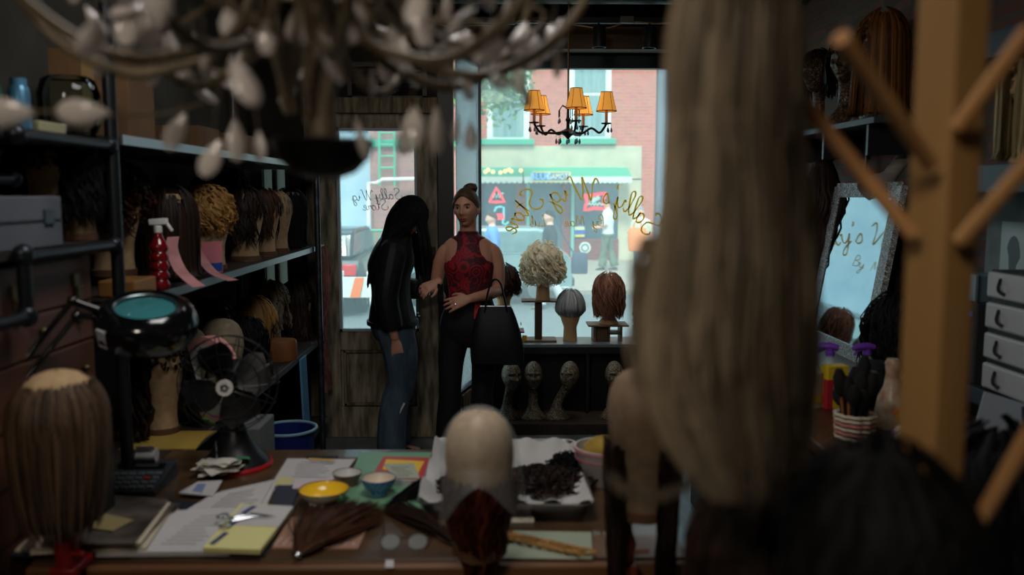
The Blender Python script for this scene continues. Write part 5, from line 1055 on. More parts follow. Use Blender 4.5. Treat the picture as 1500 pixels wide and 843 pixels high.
for i in range(14):
    g = 2*PI*i/14; dx, dz = math.cos(g), math.sin(g); m.tube(spline([(dx*.03,fy-.048,hub+dz*.03),(dx*Rc*.45,fy-.044,hub+dz*Rc*.45),(dx*Rc*.85,fy-.02,hub+dz*Rc*.85),(dx*Rc,fy,hub+dz*Rc),(dx*Rc*.95,fy+.04,hub+dz*Rc*.95),(dx*.06,fy+.085,hub+dz*.06)], 3), .0016, 5)
m.build('wire_cage', fb_, t)
for i in range(4):
    g = 2*PI*i/4+.4; u = V((math.cos(g),0,math.sin(g))); w = V((-math.sin(g),0,math.cos(g))); m = MB()
    m.sheet(lambda a_, b_: V((0,fy+.0,hub))+u*(.03+.105*a_)+w*((b_-.5)*(.05+.07*math.sin(a_*2.6)))+V((0,(b_-.5)*.05,0)), 8, 6, .0015); m.build('blade', mat('fan_blade', (22,23,25), .45, 0), t)
bg_ = MB().lathe([(0,-.004),(.024,-.004),(.026,.0),(.026,.006),(0,.006)], 28, c=(0,fy-.052,hub), M=MX).build('badge', mat('badge_white', (206,204,200), .4), t)
m = MB()
for i in range(5): g = i*1.257; m.bar((.015*math.cos(g),fy-.0585,hub+.015*math.sin(g)), (.013*math.cos(g+2.2),fy-.0585,hub+.013*math.sin(g+2.2)), .003, .002, (0,1,0))
m.build('badge_mark', black, bg_, smooth=False); t.rotation_euler = (0,0,rz_)
# adding machine
cp = D(203,712); t = thing('adding_machine', 'dark adding machine with white paper roll behind the long brown wig', 'calculator', (cp.x, cp.y, ZT), .05); cb = mat('calc_body', (46,50,54), .45)
m = MB(); m.add([(-.085,-.10,0),(.085,-.10,0),(.09,.10,0),(-.09,.10,0),(-.082,-.10,.018),(.082,-.10,.018),(.088,.06,.05),(-.088,.06,.05),(-.088,.10,.05),(.088,.10,.05)], [(0,3,2,1),(0,1,5,4),(4,5,6,7),(7,6,9,8),(8,9,2,3),(1,2,9,6,5),(0,4,7,8,3)]); m.build('body', cb, t, smooth=False, bev=.003)
Mk = Matrix.Rotation(math.atan2(.032,.16), 3, 'X')
for i in range(6):
    for j in range(4): y = -.085+j*.026; MB().box((-.066+i*.026, y, .018+(y+.10)*.2+.003), (.019,.017,.008), M=Mk).build('key', mat('key_red', (150,50,44), .5) if (i, j) == (4, 2) else mat('key_grey', (96,100,104), .5), t, smooth=False, bev=.002)
MB().box((0,.038,.051), (.14,.026,.004), M=Mk).build('display', mat('calc_screen', (20,26,26), .1), t, smooth=False)
m = MB(); m.sheet(lambda u, v: (-.028+.056*u, .075+.025*math.cos(v*2.2), .052+.055*v), 4, 10, .0008); m.build('paper_tongue', paper, t); MB().cyl((-.03,.085,.07), (.03,.085,.07), .022, 20).build('paper_roll', paper, t)
# white roll at the left edge
a, b = D(-60,775), D(26,778); m = MB(); r_ = .043; d_ = V((b.x-a.x, b.y-a.y, 0)).normalized(); B = basis(d_, (0,0,1)); M4 = B @ Matrix.Rotation(-PI/2, 3, 'X'); L_ = .17
t = thing('paper_towel_roll', 'white paper roll lying on its side at the left edge of the desk', 'roll', (b.x, b.y, ZT+r_+.052)); m.lathe([(.022,0),(r_,0),(r_,-.14),(.022,-.14),(.022,0)], 32, M=M4); m.build('paper', mat('roll_white', (206,206,202), .7), t); MB().lathe([(.018,.002),(.0215,.002),(.0215,-.141),(.018,-.141),(.018,.002)], 24, M=M4).build('core', card, t)
# tags and books by the drawer cabinet
b0 = at(6,556,2.3)
for i, (w, c_, lab) in enumerate(((.018,(40,60,120),'blue spined booklet standing at the left edge above the desk'),(.026,(190,192,196),'white spined booklet standing at the left edge above the desk'))): tag(MB().b2((0,-.07,0), (w,.07,.19)).build('booklet', mat('booklet_%d' % i, c_, .6), loc=(-1.135+i*.022, 2.24, .99), smooth=False, bev=.002), lab, 'booklet')
t = thing('booklet_rack', 'small dark rack holding booklets on the desk at the left edge', 'rack', (-1.10, 2.24, ZT+.001)); MB().b2((-.04,-.075,.175), (.05,.075,.188)).build('tray', dkpipe, t, smooth=False); MB().b2((-.035,-.07,0), (-.02,.07,.175)).build('post', dkpipe, t, smooth=False); MB().b2((.03,-.07,0), (.045,.07,.175)).build('post', dkpipe, t, smooth=False)
kt = at(13,632,2.12); tag(MB().box((0,0,0), (.045,.003,.085), M=Matrix.Rotation(.25, 3, 'Y') @ Matrix.Rotation(-.1, 3, 'X')).build('kraft_tag', mat('kraft_tag', (146,104,74), .8), loc=kt, smooth=False), 'brown kraft tag clipped to the lamp arm at the left edge', 'tag')
# magnifier lamp
lampb = mat('lamp_black', (10,11,13), .12, spec=.7); lc = at(214,470,2.36); t = thing('magnifier_lamp', 'glossy black ring magnifier lamp on a jointed arm over the desk', 'lamp', (-1.095, 2.11, ZT+.001)); o = V((-1.095, 2.11, ZT+.001)); h0 = lc-o
R3 = Matrix.Rotation(.17, 3, 'Y') @ Matrix.Rotation(.27, 3, 'X'); R3 = Matrix.Rotation(-.12, 3, 'Z') @ R3
MB().lathe([(.078,.034),(.085,.046),(.10,.048),(.122,.034),(.134,.008),(.134,-.028),(.122,-.05),(.095,-.056),(.08,-.05),(.076,-.02),(.078,.034)], 48, c=h0, M=R3).build('ring_housing', lampb, t)
MB().torus(h0+R3 @ V((0,0,.04)), .082, .004, R3, 40, 8).build('chrome_rim', mat('rim_grey', (110,120,122), .3, .9), t); MB().lathe([(0,.046),(.04,.043),(.079,.034),(.079,.028),(.04,.02),(0,.018)], 36, c=h0, M=R3).build('lens', mat('lens_teal', (58,122,128), .06, spec=.8, alpha=.9), t)
MB().box(h0+R3 @ V((-.055,-.118,-.012)), (.034,.008,.05), M=Matrix.Rotation(-.45, 3, 'Z') @ R3).build('warning_label', mat('label_grey', (170,172,178), .5), t, smooth=False)
ja = at(106,441,2.30)-o; jb = at(112,463,2.30)-o; k0 = at(-6,580,2.16)-o; k1 = at(-2,606,2.16)-o
MB().tube([ja, k0], .0075, 10).build('upper_arm', lampb, t); MB().tube([jb, k1], .0075, 10).build('upper_arm', lampb, t)
MB().tube([ja, ja.lerp(h0,.45)+V((0,0,-.01)), h0+R3 @ V((-.125,0,0))], [.010,.012,.016], 10).build('head_bracket', lampb, t); MB().tube([jb, jb.lerp(h0,.5), h0+R3 @ V((-.125,0,-.01))], [.009,.010,.014], 10).build('head_bracket', lampb, t)
for p in (ja, jb, k0, k1): MB().ell(p, .014, 12, 8).build('joint', lampb, t)
MB().tube([k0, k0*.5+V((-.01,0,.06)), V((0,0,.05))], .009, 10).build('lower_arm', lampb, t); MB().tube([k1, V((.012,0,.05))], .008, 10).build('lower_arm', lampb, t); MB().lathe([(0,0),(.045,0),(.045,.015),(.02,.03),(.018,.06),(0,.06)], 20).build('clamp_base', lampb, t)
# wig blocks clamped along the front edge
def clamp_stand(label, x, y, ztop, m, name='wig_clamp'):
    t = thing(name, label, 'clamp', (x, y, ZT-.14)); h = ztop-(ZT-.14)
    MB().lathe([(0,h),(.016,h),(.02,h-.03),(.03,h-.06),(.028,.20),(.022,.16),(0,.16)], 18).build('post', m, t); MB().b2((-.03,.0,.141), (.03,.07,.162)).build('upper_jaw', m, t, bev=.005); MB().b2((-.03,-.03,.0), (.03,.0,.162)).build('back_plate', m, t, bev=.005); MB().b2((-.03,.0,.0), (.03,.05,.02)).build('lower_jaw', m, t, bev=.005)
    MB().cyl((0,.03,-.03), (0,.03,.085), .008, 10).build('screw', m, t); MB().tube([(-.035,.03,-.03),(.035,.03,-.03)], .006, 8).build('handle', m, t); MB().tube([(.02,-.03,.2),(.055,-.035,.205)], .006, 8).build('knob', m, t); return t
redc = mat('clamp_red', (120,20,26), .35); rust2 = mat('clamp_brown', (110,48,34), .35)
yc = 2.0
p = at(102,770,yc); clamp_stand('dark red wig clamp on the desk edge below the long brown wig', p.x, yc-.02, .95, redc); zb_ = 1.29-.35*1.05
canvas_head('canvas head under the long brown wig with a bare lace crown', (p.x, yc-.02, zb_), 0, 1.05)
mb = MB(); wig_geo(mb, HC, HR, L=.40, N=0, puff=.10)
mb = MB()
for k in range(1700):
    ph = rnd.uniform(0, 2*PI); t0 = rnd.uniform(.70, 1.4); pts = []; th = t0; n = 12; L_ = rnd.uniform(.20, .345)-(t0-.5)*.06; ds = L_/n; pf = .12+rnd.uniform(0,.12); q = None; dr = V((math.sin(ph), -math.cos(ph), 0)); lk = rnd.gauss(0,1)
    for i in range(n+1):
        if th < 1.6: q = V((HR[0]*(1+pf)*math.sin(th)*math.sin(ph), -HR[1]*(1+pf)*math.sin(th)*math.cos(ph), HR[2]*(1+pf*.4)*math.cos(th))); th += ds/.105
        else: g = i/n; q = q+(dr*(-.36*g*g+.02)+V((.03*math.sin(lk*3+i*.4),.03*math.cos(lk*2+i*.5),-1))).normalized()*ds
        pts.append(V(HC)+q)
    mb.a = rnd.random(); mb.tube(pts, [.002]+[.0031]*(n-3)+[.0024,.0018,.0006], 4, flat=.5)
o = mb.build('wig', H_mousy, None, (p.x, yc-.02, zb_), 0, label='long straight mousy brown wig with bare lace crown on the desk front left', cat='wig', ang=80); o.scale = (1.05,)*3
tag(MB().cyl((0,0,0), (0,0,.035), .0009, 6).build('pin', chrome, loc=at(125,556,yc)-V((0,0,.028))), 'steel pin stuck in the crown of the mousy brown wig', 'pin')
p = at(703,790,yc); zc = .86; clamp_stand('dark brown wig clamp on the desk edge below the plastic covered head', p.x, yc-.02, .93, mat('clamp_dark', (52,34,26), .4)); canvas_head('large beige canvas head covered with clear plastic at the front of the desk', (p.x, yc-.02, 1.19-.35*.98), 0, .98); hz_ = 1.19-.35*.98
mb = MB()
for k in range(420):
    ph = rnd.gauss(0, .95); z0 = rnd.uniform(.13, .20); r0 = .086; L_ = rnd.uniform(.10, .24); pts = []; n = 8; lk = rnd.uniform(0,6)
    for i in range(n+1):
        s = i/n; zz = z0-L_*s; rr = r0*(1-.68*(z0-zz)/.2)*(.9+.1*math.sin(lk))+.012*math.sin(s*PI); pts.append(V((rr*math.sin(ph)*(1-.25*s)+.009*math.sin(lk+i*1.3), -rr*math.cos(ph)*1.14-.006, zz)))
    mb.a = rnd.random(); mb.tube(pts, [.004]*(n-1)+[.003,.001], 4, flat=.5)
o = mb.build('hair_piece', H_red, None, (p.x, yc-.02, hz_), 0, label='red brown hair piece hanging from the front of the plastic covered head', cat='hair', ang=80)
def bagf(u, v):
    ph = 2*PI*u; s = v; q_ = min(1, s/.5)*PI/2; r = .091*math.sin(max(.02, q_)) if s < .5 else .091*(1+.34*(s-.5))
    rip = (1+.06*math.sin(ph*7+1)+.05*math.sin(ph*3))*max(0, s-.4)+1-max(0, s-.4); side = .028*max(0, s-.45)*math.cos(ph)
    z = .235+.121*math.cos(q_)-2*max(0, s-.5)*(.03+.14*abs(math.cos(ph))**1.4); return ((r*rip+side*.8)*math.cos(ph)*1.02, r*1.2*rip*math.sin(ph), z)
mb = MB(); mb.sheet(bagf, 72, 24, .0005); tag(mb.build('plastic_cover', clearplastic('clear_plastic', .09, (205,212,212), .35), loc=(p.x, yc-.02, hz_)), 'clear plastic bag draped over the beige canvas head at the front of the desk', 'plastic bag')
p = at(912,800,1.99); clamp_stand('red brown wig clamp at the right end of the desk front', p.x, 1.97, .93, rust2); q = at(955,560,1.97); hz2 = at(955,540,1.97).z-.35
t = canvas_head('tan canvas head at the right end of the desk behind the long grey blond wig', (q.x-.02, 1.97, hz2), 0, 1.0, mat('head_canvas_dim', (124,102,80), .9, 0, (108,88,68), 30))
mb = MB()
for k in range(420):
    ph = rnd.choice((rnd.uniform(-2.3, -.75), rnd.uniform(.35, 2.3))); z0 = rnd.uniform(.10, .19); L_ = rnd.uniform(.2, .33); pts = []; n = 8
    for i in range(n+1): s = i/n; rr = .084*(1-.15*s); pts.append(V((rr*math.sin(ph)+.006*math.sin(k+i*.8), -rr*1.14*math.cos(ph)-.004, z0-L_*s)))
    mb.a = rnd.random(); mb.tube(pts, [.005]*(n-1)+[.003,.001], 4, flat=.5)
mb.build('hair_piece', H_dkbrown, None, (q.x-.02, 1.97, hz2), 0, label='dark brown hair piece hanging from the tan canvas head at the desk right end', cat='hair', ang=80)
# weft on paper
flat('paper_sheet', 'pale green paper under the golden hair weft at the desk front edge', 'paper', [(738,818),(868,820),(866,780),(752,778)], .001, mat('paper_green', (150,160,140), .7))
mb = MB(); c = D(815,800)
for i in range(9):
    a = D(745+i*14, 786+i*3, ZT+.01); r = .02
    for k in range(10): mb.a = rnd.random(); mb.tube([V((a.x-c.x+r*math.cos(g*.8+k*.2)*1.3+rnd.gauss(0,.003), a.y-c.y+r*.9*math.sin(g*.8+k*.2), .004+.008*abs(math.sin(g*.8+k)))) for g in range(7)], .0022, 4)
tag(mb.build('hair_weft', H_gold, loc=(c.x, c.y, ZT+.002), ang=80), 'wavy golden brown hair weft lying on the pale green paper', 'hair')
p = D(888,716); t = thing('mixing_bowl', 'white striped bowl with yellow sponge at the right end of the tray', 'bowl', (p.x, p.y+.05, ZT)); MB().lathe([(0,0),(.05,0),(.085,.07),(.095,.12),(.09,.12),(.08,.07),(.046,.006),(0,.006)], 32).build('shell', mat('bowl_pale', (186,180,178), .3), t)
for r, z in ((.0905,.085),(.0955,.112)): MB().torus((0,0,z), r, .0022, n=36, m=6).build('pink_stripe', mat('stripe_pink', (180,90,100), .4), t)
MB().ell((0,0,.10), (.07,.06,.05), 16, 12).build('sponge', mat('sponge_yellow', (170,140,60), .9, 0, (140,110,44), 20), t)
# ------------------------------------------------------------------ window display
YL = 6.37; ZL = .601
def lp(px, py=500): return at(px, py, YL).x
dwood = mat('stand_wood', (120,92,66), .6, 0, (98,74,52), 8); dwd = mat('stand_dark', (66,44,36), .5)
def zpx(py): return at(780, py, YL).z
t = thing('wig_stand', 'tall wooden post stand under the curly platinum wig in the window', 'stand', (lp(787), YL, ZL)); h = zpx(439)-ZL
MB().b2((-.02,-.03,.014), (.035,.03,h-.012)).build('post', dwd, t, smooth=False, bev=.003); MB().b2((-.12,-.09,h-.012), (.14,.09,h)).build('platform', dwood, t, smooth=False, bev=.003); MB().b2((-.10,-.09,0), (.14,.09,.014)).build('foot', dwood, t, smooth=False, bev=.003)
def disp(hl, wl, px, z, m, s, rz, tall=True, **kw):
    x = lp(px); t = thing('tan_wig_head', hl, 'wig head', (x, YL, z), rz); t.scale = (s,)*3
    MB().lathe([(0,0),(.075,0),(.072,.015),(.052,.04),(.045,.075),(.047,.10),(.068,.145),(.08,.19),(.082,.235),(.07,.30),(.04,.335),(0,.348)] if not tall else [(0,0),(.055,0),(.052,.03),(.048,.10),(.066,.15),(.079,.20),(.082,.235),(.07,.30),(.04,.335),(0,.348)], 28, sy=1.12).build('head', mat('head_tan', (206,164,116), .6), t)
    wig(wl, (x, YL, z), rz, m, s, **kw)
disp('tan display head under the curly platinum wig in the window', 'big curly platinum blond wig on the tall post stand in the window', 795, ZL+h, H_plat, 1.0, PI, True, L=.29, N=420, puff=.48, amp=.022, freq=11, curl=True, seg=16, rad=.011, jit=.006)
disp('tan display head under the short grey wig on the window ledge', 'short smooth grey wig standing on the window ledge', 835, ZL, H_grey, 1.0, PI, True, L=.25, N=900, puff=.22, rad=.004, tuck=1.3)
z0 = zpx(474)-ZL
t = thing('wig_stand', 'low wooden box stand with a middle shelf under the auburn wig in the window', 'stand', (lp(889), YL, ZL))
MB().b2((-.15,-.10,z0-.014), (.15,.10,z0)).build('platform', dwood, t, smooth=False, bev=.003)
for a, b in ((-.11,-.09),(.0,.014),(.09,.105)): MB().b2((a,-.08,0), (b,.08,z0-.014)).build('upright', dwood, t, smooth=False, bev=.002)
MB().b2((-.09,-.03,0), (0,-.015,z0-.014)).build('front_panel', dwood, t, smooth=False); MB().b2((.0,-.08,z0*.42), (.10,.08,z0*.42+.012)).build('middle_shelf', dwood, t, smooth=False)
disp('tan display head under the wavy auburn wig in the window', 'wavy auburn wig on the low box stand in the window', 891, ZL+z0, H_auburn, .98, PI, False, L=.36, N=620, puff=.28, amp=.016, freq=7, rad=.0055, tuck=.1)
z1 = zpx(482)-ZL
t = thing('wig_stand', 'wooden stand under the short dark wig behind the handbag in the window', 'stand', (lp(742), YL-.04, ZL)); MB().b2((-.02,-.03,.014), (.02,.03,z1-.012)).build('post', dwd, t, smooth=False, bev=.003); MB().b2((-.13,-.09,z1-.012), (.13,.09,z1)).build('platform', dwood, t, smooth=False, bev=.003); MB().b2((-.10,-.09,0), (.10,.09,.014)).build('foot', dwood, t, smooth=False, bev=.003)
xx = lp(738); t = thing('tan_wig_head', 'tan display head with long neck under the short dark wig beside the woman in red', 'wig head', (xx, YL-.04, ZL+z1), PI); k = (zpx(372)-ZL-z1)/.36
MB().lathe([(0,0),(.11,0),(.105,.03),(.085,.06),(.05,.09),(.045,.17),(.05,.22),(.07,.26),(.08,.32),(.075,.38),(.05,.43),(0,.45)], 28, sy=.95).build('head', mat('head_tan'), t)
wig('short tousled dark brown wig beside the woman in red', (xx, YL-.04, ZL+z1), PI+.7, H_dkbrown, 1.0, c=(0,0,.335), r=(.083,.095,.116), L=.24, N=420, puff=.24, amp=.008, rad=.0065, jit=.006, gap=.8, fringe=.06)
m = MB(); m.box((0,0,0), (.035,.003,.075)); tag(m.build('price_tag', mat('tag_yellow', (222,170,30), .6), loc=(lp(768), YL-.06, zpx(497)), smooth=False), 'yellow price tag hanging from the stand behind the handbag', 'tag')
t = thing('wig_stand', 'small wooden foot stand at the right end of the window ledge', 'stand', (lp(948), YL, ZL)); MB().b2((-.09,-.07,0), (.11,.07,.014)).build('foot', dwood, t, smooth=False, bev=.003); MB().b2((-.015,-.02,.014), (.015,.02,.06)).build('post', dwood, t, smooth=False)
disp('tan display head under the long dark curly wig right of the auburn wig', 'long curly dark wig at the right end of the window display', 955, ZL+.06, H_dkbrown, 1.05, PI, True, L=.42, N=420, puff=.24, amp=.022, freq=9, curl=True, seg=12, rad=.006, jit=.004)
# carved heads below the ledge
mos = mosaic('mosaic_pale', (150,138,116), (110,98,80), (52,44,36), 70); YH = 6.08
for px, yaw, lean, lab in ((743, .45, .3, 'pale mosaic mannequin head turned right, first of the row under the window ledge'), (781, 0, 0, 'pale mosaic mannequin head facing forward in the middle under the window ledge'), (822, -.5, .9, 'pale mosaic mannequin head with leaning neck, third under the window ledge'), (897, .1, .1, 'pale mosaic mannequin head in the right bay under the window ledge')):
    neck_head('mannequin_head', lab, (at(px-(6 if lean > .5 else 0), 600, YH).x, YH, .081), 0, mos, .43, yaw, -.05, lean, group='mannequin heads under the ledge')
# ------------------------------------------------------------------ right wall: shelf, heads, mirror, counter
zs = 2.045; slate = mat('slate_shelf', (52,62,66), .5)
t = thing('wall_shelf', 'dark slate wall shelf carrying patterned mannequin heads on the right', 'shelf', (1.70, 4.5, zs-.03)); MB().b2((0,-.56,0), (XR-1.70,.75,.03)).build('board', slate, t, smooth=False, bev=.003)
for y in (-.45, .1, .62): MB().b2((.02,y-.012,-.14), (XR-1.70,y+.012,0)).build('bracket', black, t, smooth=False)
mosb = mosaic('mosaic_brown', (120,92,66), (86,62,44), (34,24,18), 55)
for y, hh, yaw, lab, hw_ in ((5.05,.46,.5,'brown mosaic mannequin head farthest along the slate wall shelf','dark wig on the farthest mannequin head of the slate wall shelf'), (4.66,.47,.8,'brown mosaic mannequin head second from the window on the slate wall shelf','dark brown wig on the second mannequin head of the slate wall shelf'), (4.30,.45,.9,'brown mosaic mannequin head beside the long golden wig on the slate wall shelf','black brown wig on the third mannequin head of the slate wall shelf')):
    neck_head('mannequin_head', lab, (1.84, y, zs+.001), -PI/2+yaw, mosb, hh, 0, 0, .1, group='mannequin heads on the wall shelf')
    wig(hw_, (1.84, y, zs+.001), -PI/2+yaw, H_dkbrown, 1, c=(0,.0,.345*hh/.46), r=(.076,.094,.115), L=.30, N=200, gap=1.0, puff=.12, amp=.008, rad=.008)
neck_head('mannequin_head', 'brown mosaic mannequin head under the long golden wig on the slate wall shelf', (1.78, 4.07, zs+.001), -1.2, mosb, .45, 0, 0, 0)
wig('long straight golden brown wig hanging near the shelf end beside the wooden post', (1.78, 4.07, zs+.001), -1.2, hair('hair_goldbrown', (84,50,20), (170,112,48)), 1, c=(0,0,.345), r=(.078,.096,.118), L=.56, N=420, gap=.4, puff=.22, flare=.04, rad=.007)
cw = wood('counter_wood', (84,56,40), (54,34,24), 'y', 3, .35); CX = 1.02; ZK = .90
t = thing('vanity_counter', 'brown wooden counter along the right wall under the sparkling mirror', 'counter', (1.5, 3.5, 0)); MB().b2((CX-1.5,-1.0,ZK-.035), (1.715-1.5,1.15,ZK)).build('top', cw, t, smooth=False, bev=.005); MB().b2((CX+.04-1.5,-.96,.0), (1.71-1.5,1.1,ZK-.035)).build('cabinet', wood('cab_wood', (60,40,30), (40,26,20), 'z', 3), t, smooth=False)
for y in (-.5, 0, .5): MB().b2((CX+.03-1.5,y-.22,.08), (CX+.04-1.5,y+.22,ZK-.08)).build('door', cw, t, smooth=False, bev=.003)
# leaning mirror
mt = atx(1275, 285, 1.93); y0, y1 = 3.92, 4.62; zt_ = 1.70+.03
t = thing('wall_mirror', 'tall mirror with glittering mosaic frame leaning on the brick wall', 'mirror', (1.70, (y0+y1)/2, ZK+.002)); Hm = 1.70-ZK+.03; W_ = (y1-y0)/2; tilt = .13
gl = mosaic('glitter', (236,240,240), (150,158,160), (80,84,86), 110); B = lambda y, s, o=0: V((tilt*s-o, y, Hm*s))
def mbar(a, b, w, m, nm): MB().bar(a, b, .085, w, (1,0,0) if abs(a.z-b.z) > .1 else (1,0,0)).build(nm, m, t, smooth=False, bev=.003)
for y in (-W_, W_): mbar(B(y,0), B(y,1), .03, gl, 'frame_side')
for s in (.03, .97): mbar(B(-W_,s), B(W_,s), .03, gl, 'frame_rail')
mm_, nt_, b_ = newmat('mirror_silver'); b_.inputs['Metallic'].default_value = 1; b_.inputs['Roughness'].default_value = .03; b_.inputs['Base Color'].default_value = (.36,.42,.44,1)
m = MB(); m.sheet(lambda u, v: B(-W_+.01+(2*W_-.02)*u, .02+.96*v, .004), 1, 1, .006); m.build('glass', mm_, t, smooth=False)
m = MB(); m.sheet(lambda u, v: B(-W_+(2*W_)*u, v, -.014), 1, 1, .006); m.build('backing', black, t, smooth=False)
# clip lamp over the mirror
lq = atx(1300, 262, 1.86); t = thing('clip_lamp', 'grey cone clip lamp above the mirror frame', 'lamp', lq); gm = mat('lamp_grey', (150,144,136), .5); R3 = basis((.62,.15,.75), (0,-1,0)) @ Matrix.Rotation(-PI/2, 3, 'X')
MB().lathe([(.095,-.10),(.098,-.10),(.075,-.04),(.045,.0),(.035,.02),(.035,.14),(.028,.15),(0,.15),(0,.14),(.03,.13),(.03,.02),(.07,-.045),(.095,-.10)], 28, M=R3).build('shade', gm, t); MB().tube([V((0,0,0)), V((.05,.03,-.1)), V((.06,.05,-.16))], .01, 8).build('clip', dkpipe, t)
for px in (1210, 1268): q = atx(px, 240, XR-.05); MB().cyl(q-V((0,0,.2)), q+V((0,0,.12)), .012, 10).build('wall_conduit', pipe, label='thin steel conduit on the brick wall %s' % ('left of the mirror top' if px < 1250 else 'above the mirror middle'), cat='pipe')
# dark wig hanging left of the mirror, black wig right of the mirror
def hangwig(label, top, L, w, d, m, n=260, amp=.012, freq=5, rad=.008, name='wig'):
    mb = MB()
    for k in range(n):
        a = rnd.uniform(0, 6.28); rr = math.sqrt(rnd.random()); x, y = math.cos(a)*rr, math.sin(a)*rr; Lk = L*rnd.uniform(.8, 1.03); s0 = rnd.uniform(0, 6); pts = []; N_ = 14
        for i in range(N_+1):
            s = i/N_; sp = .45+.55*min(1, s*4)-.25*max(0, s-.75)*4*.6; pts.append(V((x*w*sp+amp*math.sin(freq*s*6.28+s0)*min(1,s*3), y*d*sp+amp*.6*math.cos(freq*s*6.28+s0)*min(1,s*3), -Lk*s+.03*(1-rr)*(1 if s < .1 else 1))))
        mb.a = rnd.random(); mb.tube(pts, [rad*.6]+[rad]*(N_-3)+[rad*.8,rad*.5,rad*.15], 4, flat=.6)
    mb.ell((0,0,-.02), (w*.5,d*.5,.05), 14, 8); o = mb.build(name, m, None, top, 0, label=label, cat='wig', ang=80); return o
q = atx(1205, 240, 1.80); hangwig('long wavy black brown wig hanging on the wall left of the mirror', q, .86, .12, .16, H_dkbrown, 300, .015, 4, .009)
q = at(1312, 452, 3.55); canvas_head('canvas head under the black wig right of the mirror', (q.x, 3.55, ZK+.002), -PI/2, .95); wig('tousled black wig on the counter right of the mirror', (q.x, 3.55, ZK+.002), -PI/2, H_black, .98, L=.36, N=320, gap=.4, puff=.25, amp=.012, jit=.005)
# bottles and tools on the counter
def onk(px, py): return atz(px, py, ZK)
purp = mat('purple_plastic', (112,62,176), .4); clr = clearplastic('bottle_clear', .3, (190,205,215), .1)
for px, y, rz, lab in ((1216, 3.30, -.3, 'clear spray bottle with purple trigger, left of the pair before the mirror'), (1270, 3.42, .1, 'clear spray bottle with purple trigger, right of the pair before the mirror')):
    zt_ = at(px, 508, y).z; x = at(px, 520, y).x; h = zt_-ZK; t = thing('spray_bottle', lab, 'spray bottle', (x, y, ZK+.001), rz, 'purple spray bottles')
    MB().lathe([(0,0),(.038,0),(.042,.01),(.042,h*.5),(.03,h*.68),(.015,h*.78),(.015,h*.84),(0,h*.84)], 24).build('bottle', clr, t); MB().cyl((0,0,h*.82), (0,0,h*.90), .018, 16).build('collar', purp, t)
    m = MB(); m.tube([(.03,0,h*.97),(.0,0,h),(-.04,0,h*.99),(-.062,0,h*.95)], [.012,.016,.014,.009], 12); m.tube([(-.025,0,h*.95),(-.045,0,h*.88),(-.055,0,h*.80)], [.008,.006,.005], 8); m.tube([(0,0,h*.88),(0,0,h)], .013, 12); m.build('trigger_head', purp, t)
q = onk(1251, 643); t = thing('brush_basket', 'small woven basket striped pink and white holding dark brushes', 'basket', (q.x, q.y, ZK+.001)); wv = mat('basket_cream', (190,176,156), .8); wvp = mat('basket_pink', (176,110,104), .8)
for i in range(6): z = .008+i*.0145; r = .055+.006*i/5; m = MB(); m.tube([((r+.003*math.cos(10*g))*math.cos(g), (r+.003*math.cos(10*g))*math.sin(g), z) for g in [2*PI*k/60 for k in range(60)]], .0068, 6, False, True); m.build('weave_row', wv if i % 2 == 0 or i > 4 else wvp, t)
MB().lathe([(0,0),(.05,0),(.05,.006),(0,.006)], 20).build('base', wv, t)
for i in range(14):
    g = i*2.4; r = .012+.026*((i*7) % 10)/10; bx, by = r*math.cos(g), r*math.sin(g); h = rnd.uniform(.15,.23); lx_, ly_ = bx*1.6, by*1.6; bt = thing('brush', 'dark round brush standing bristles up in the woven basket' if i else 'brush with amber handle standing tallest in the woven basket', 'brush', (q.x+bx, q.y+by, ZK+.009), 0, 'brushes in the basket')
    if i == 0: h = .27
    MB().tube([(0,0,0),(lx_-bx,ly_-by,h*.6)], .005, 8).build('handle', mat('brush_amber', (150,92,50), .4) if i % 4 == 0 else black, bt); e = V((lx_-bx,ly_-by,h*.6)); m = MB(); m.tube([e, e*1.2, e*1.45, e*1.65], [.010,.021,.021,.010], 12); m.build('bristles', mat('bristle', (14,13,13), .9), bt)
q = onk(1228, 602); t = thing('product_box', 'yellow and red product box left of the red bottle', 'box', (q.x, q.y+.05, ZK+.001), .2); MB().b2((-.042,-.025,0), (.042,.025,.16)).build('carton', mat('carton_yellow', (206,178,34), .5), t, smooth=False, bev=.002); MB().b2((-.043,-.026,.0), (-.02,.0,.11)).build('red_panel', mat('carton_red', (170,40,50), .5), t, smooth=False)
q = onk(1262, 606); t = thing('red_bottle', 'red bottle with black cap behind the brush basket', 'bottle', (q.x, q.y+.02, ZK+.001)); MB().lathe([(0,0),(.026,0),(.027,.01),(.027,.11),(.02,.135),(0,.135)], 18).build('bottle', mat('bottle_red', (180,30,40), .25), t); MB().lathe([(0,.135),(.014,.135),(.014,.185),(0,.187)], 14).build('cap', black, t)
q = onk(1280, 600); t = thing('black_jar', 'black jar right of the red bottle on the counter', 'jar', (q.x+.02, q.y+.05, ZK+.001)); MB().lathe([(0,0),(.04,0),(.04,.14),(.036,.145),(0,.145)], 20).build('jar', black, t); MB().lathe([(0,.145),(.042,.145),(.042,.17),(0,.172)], 20).build('lid', mat('lid_dark', (40,40,44), .3), t)
q = onk(1197, 602); t = thing('white_tub', 'cream plastic tub with yellow band at the left of the counter', 'tub', (q.x, q.y+.08, ZK+.001)); MB().lathe([(0,0),(.05,0),(.052,.13),(.03,.15),(0,.15)], 20).build('tub', mat('tub_cream', (170,160,140), .5), t); MB().lathe([(.0525,.02),(.0535,.02),(.0535,.05),(.0525,.05)], 20).build('band', mat('band_yellow', (190,150,50), .5), t); MB().lathe([(0,.15),(.022,.15),(.022,.19),(0,.192)], 14).build('cap', mat('cap_blue', (60,100,150), .4), t)
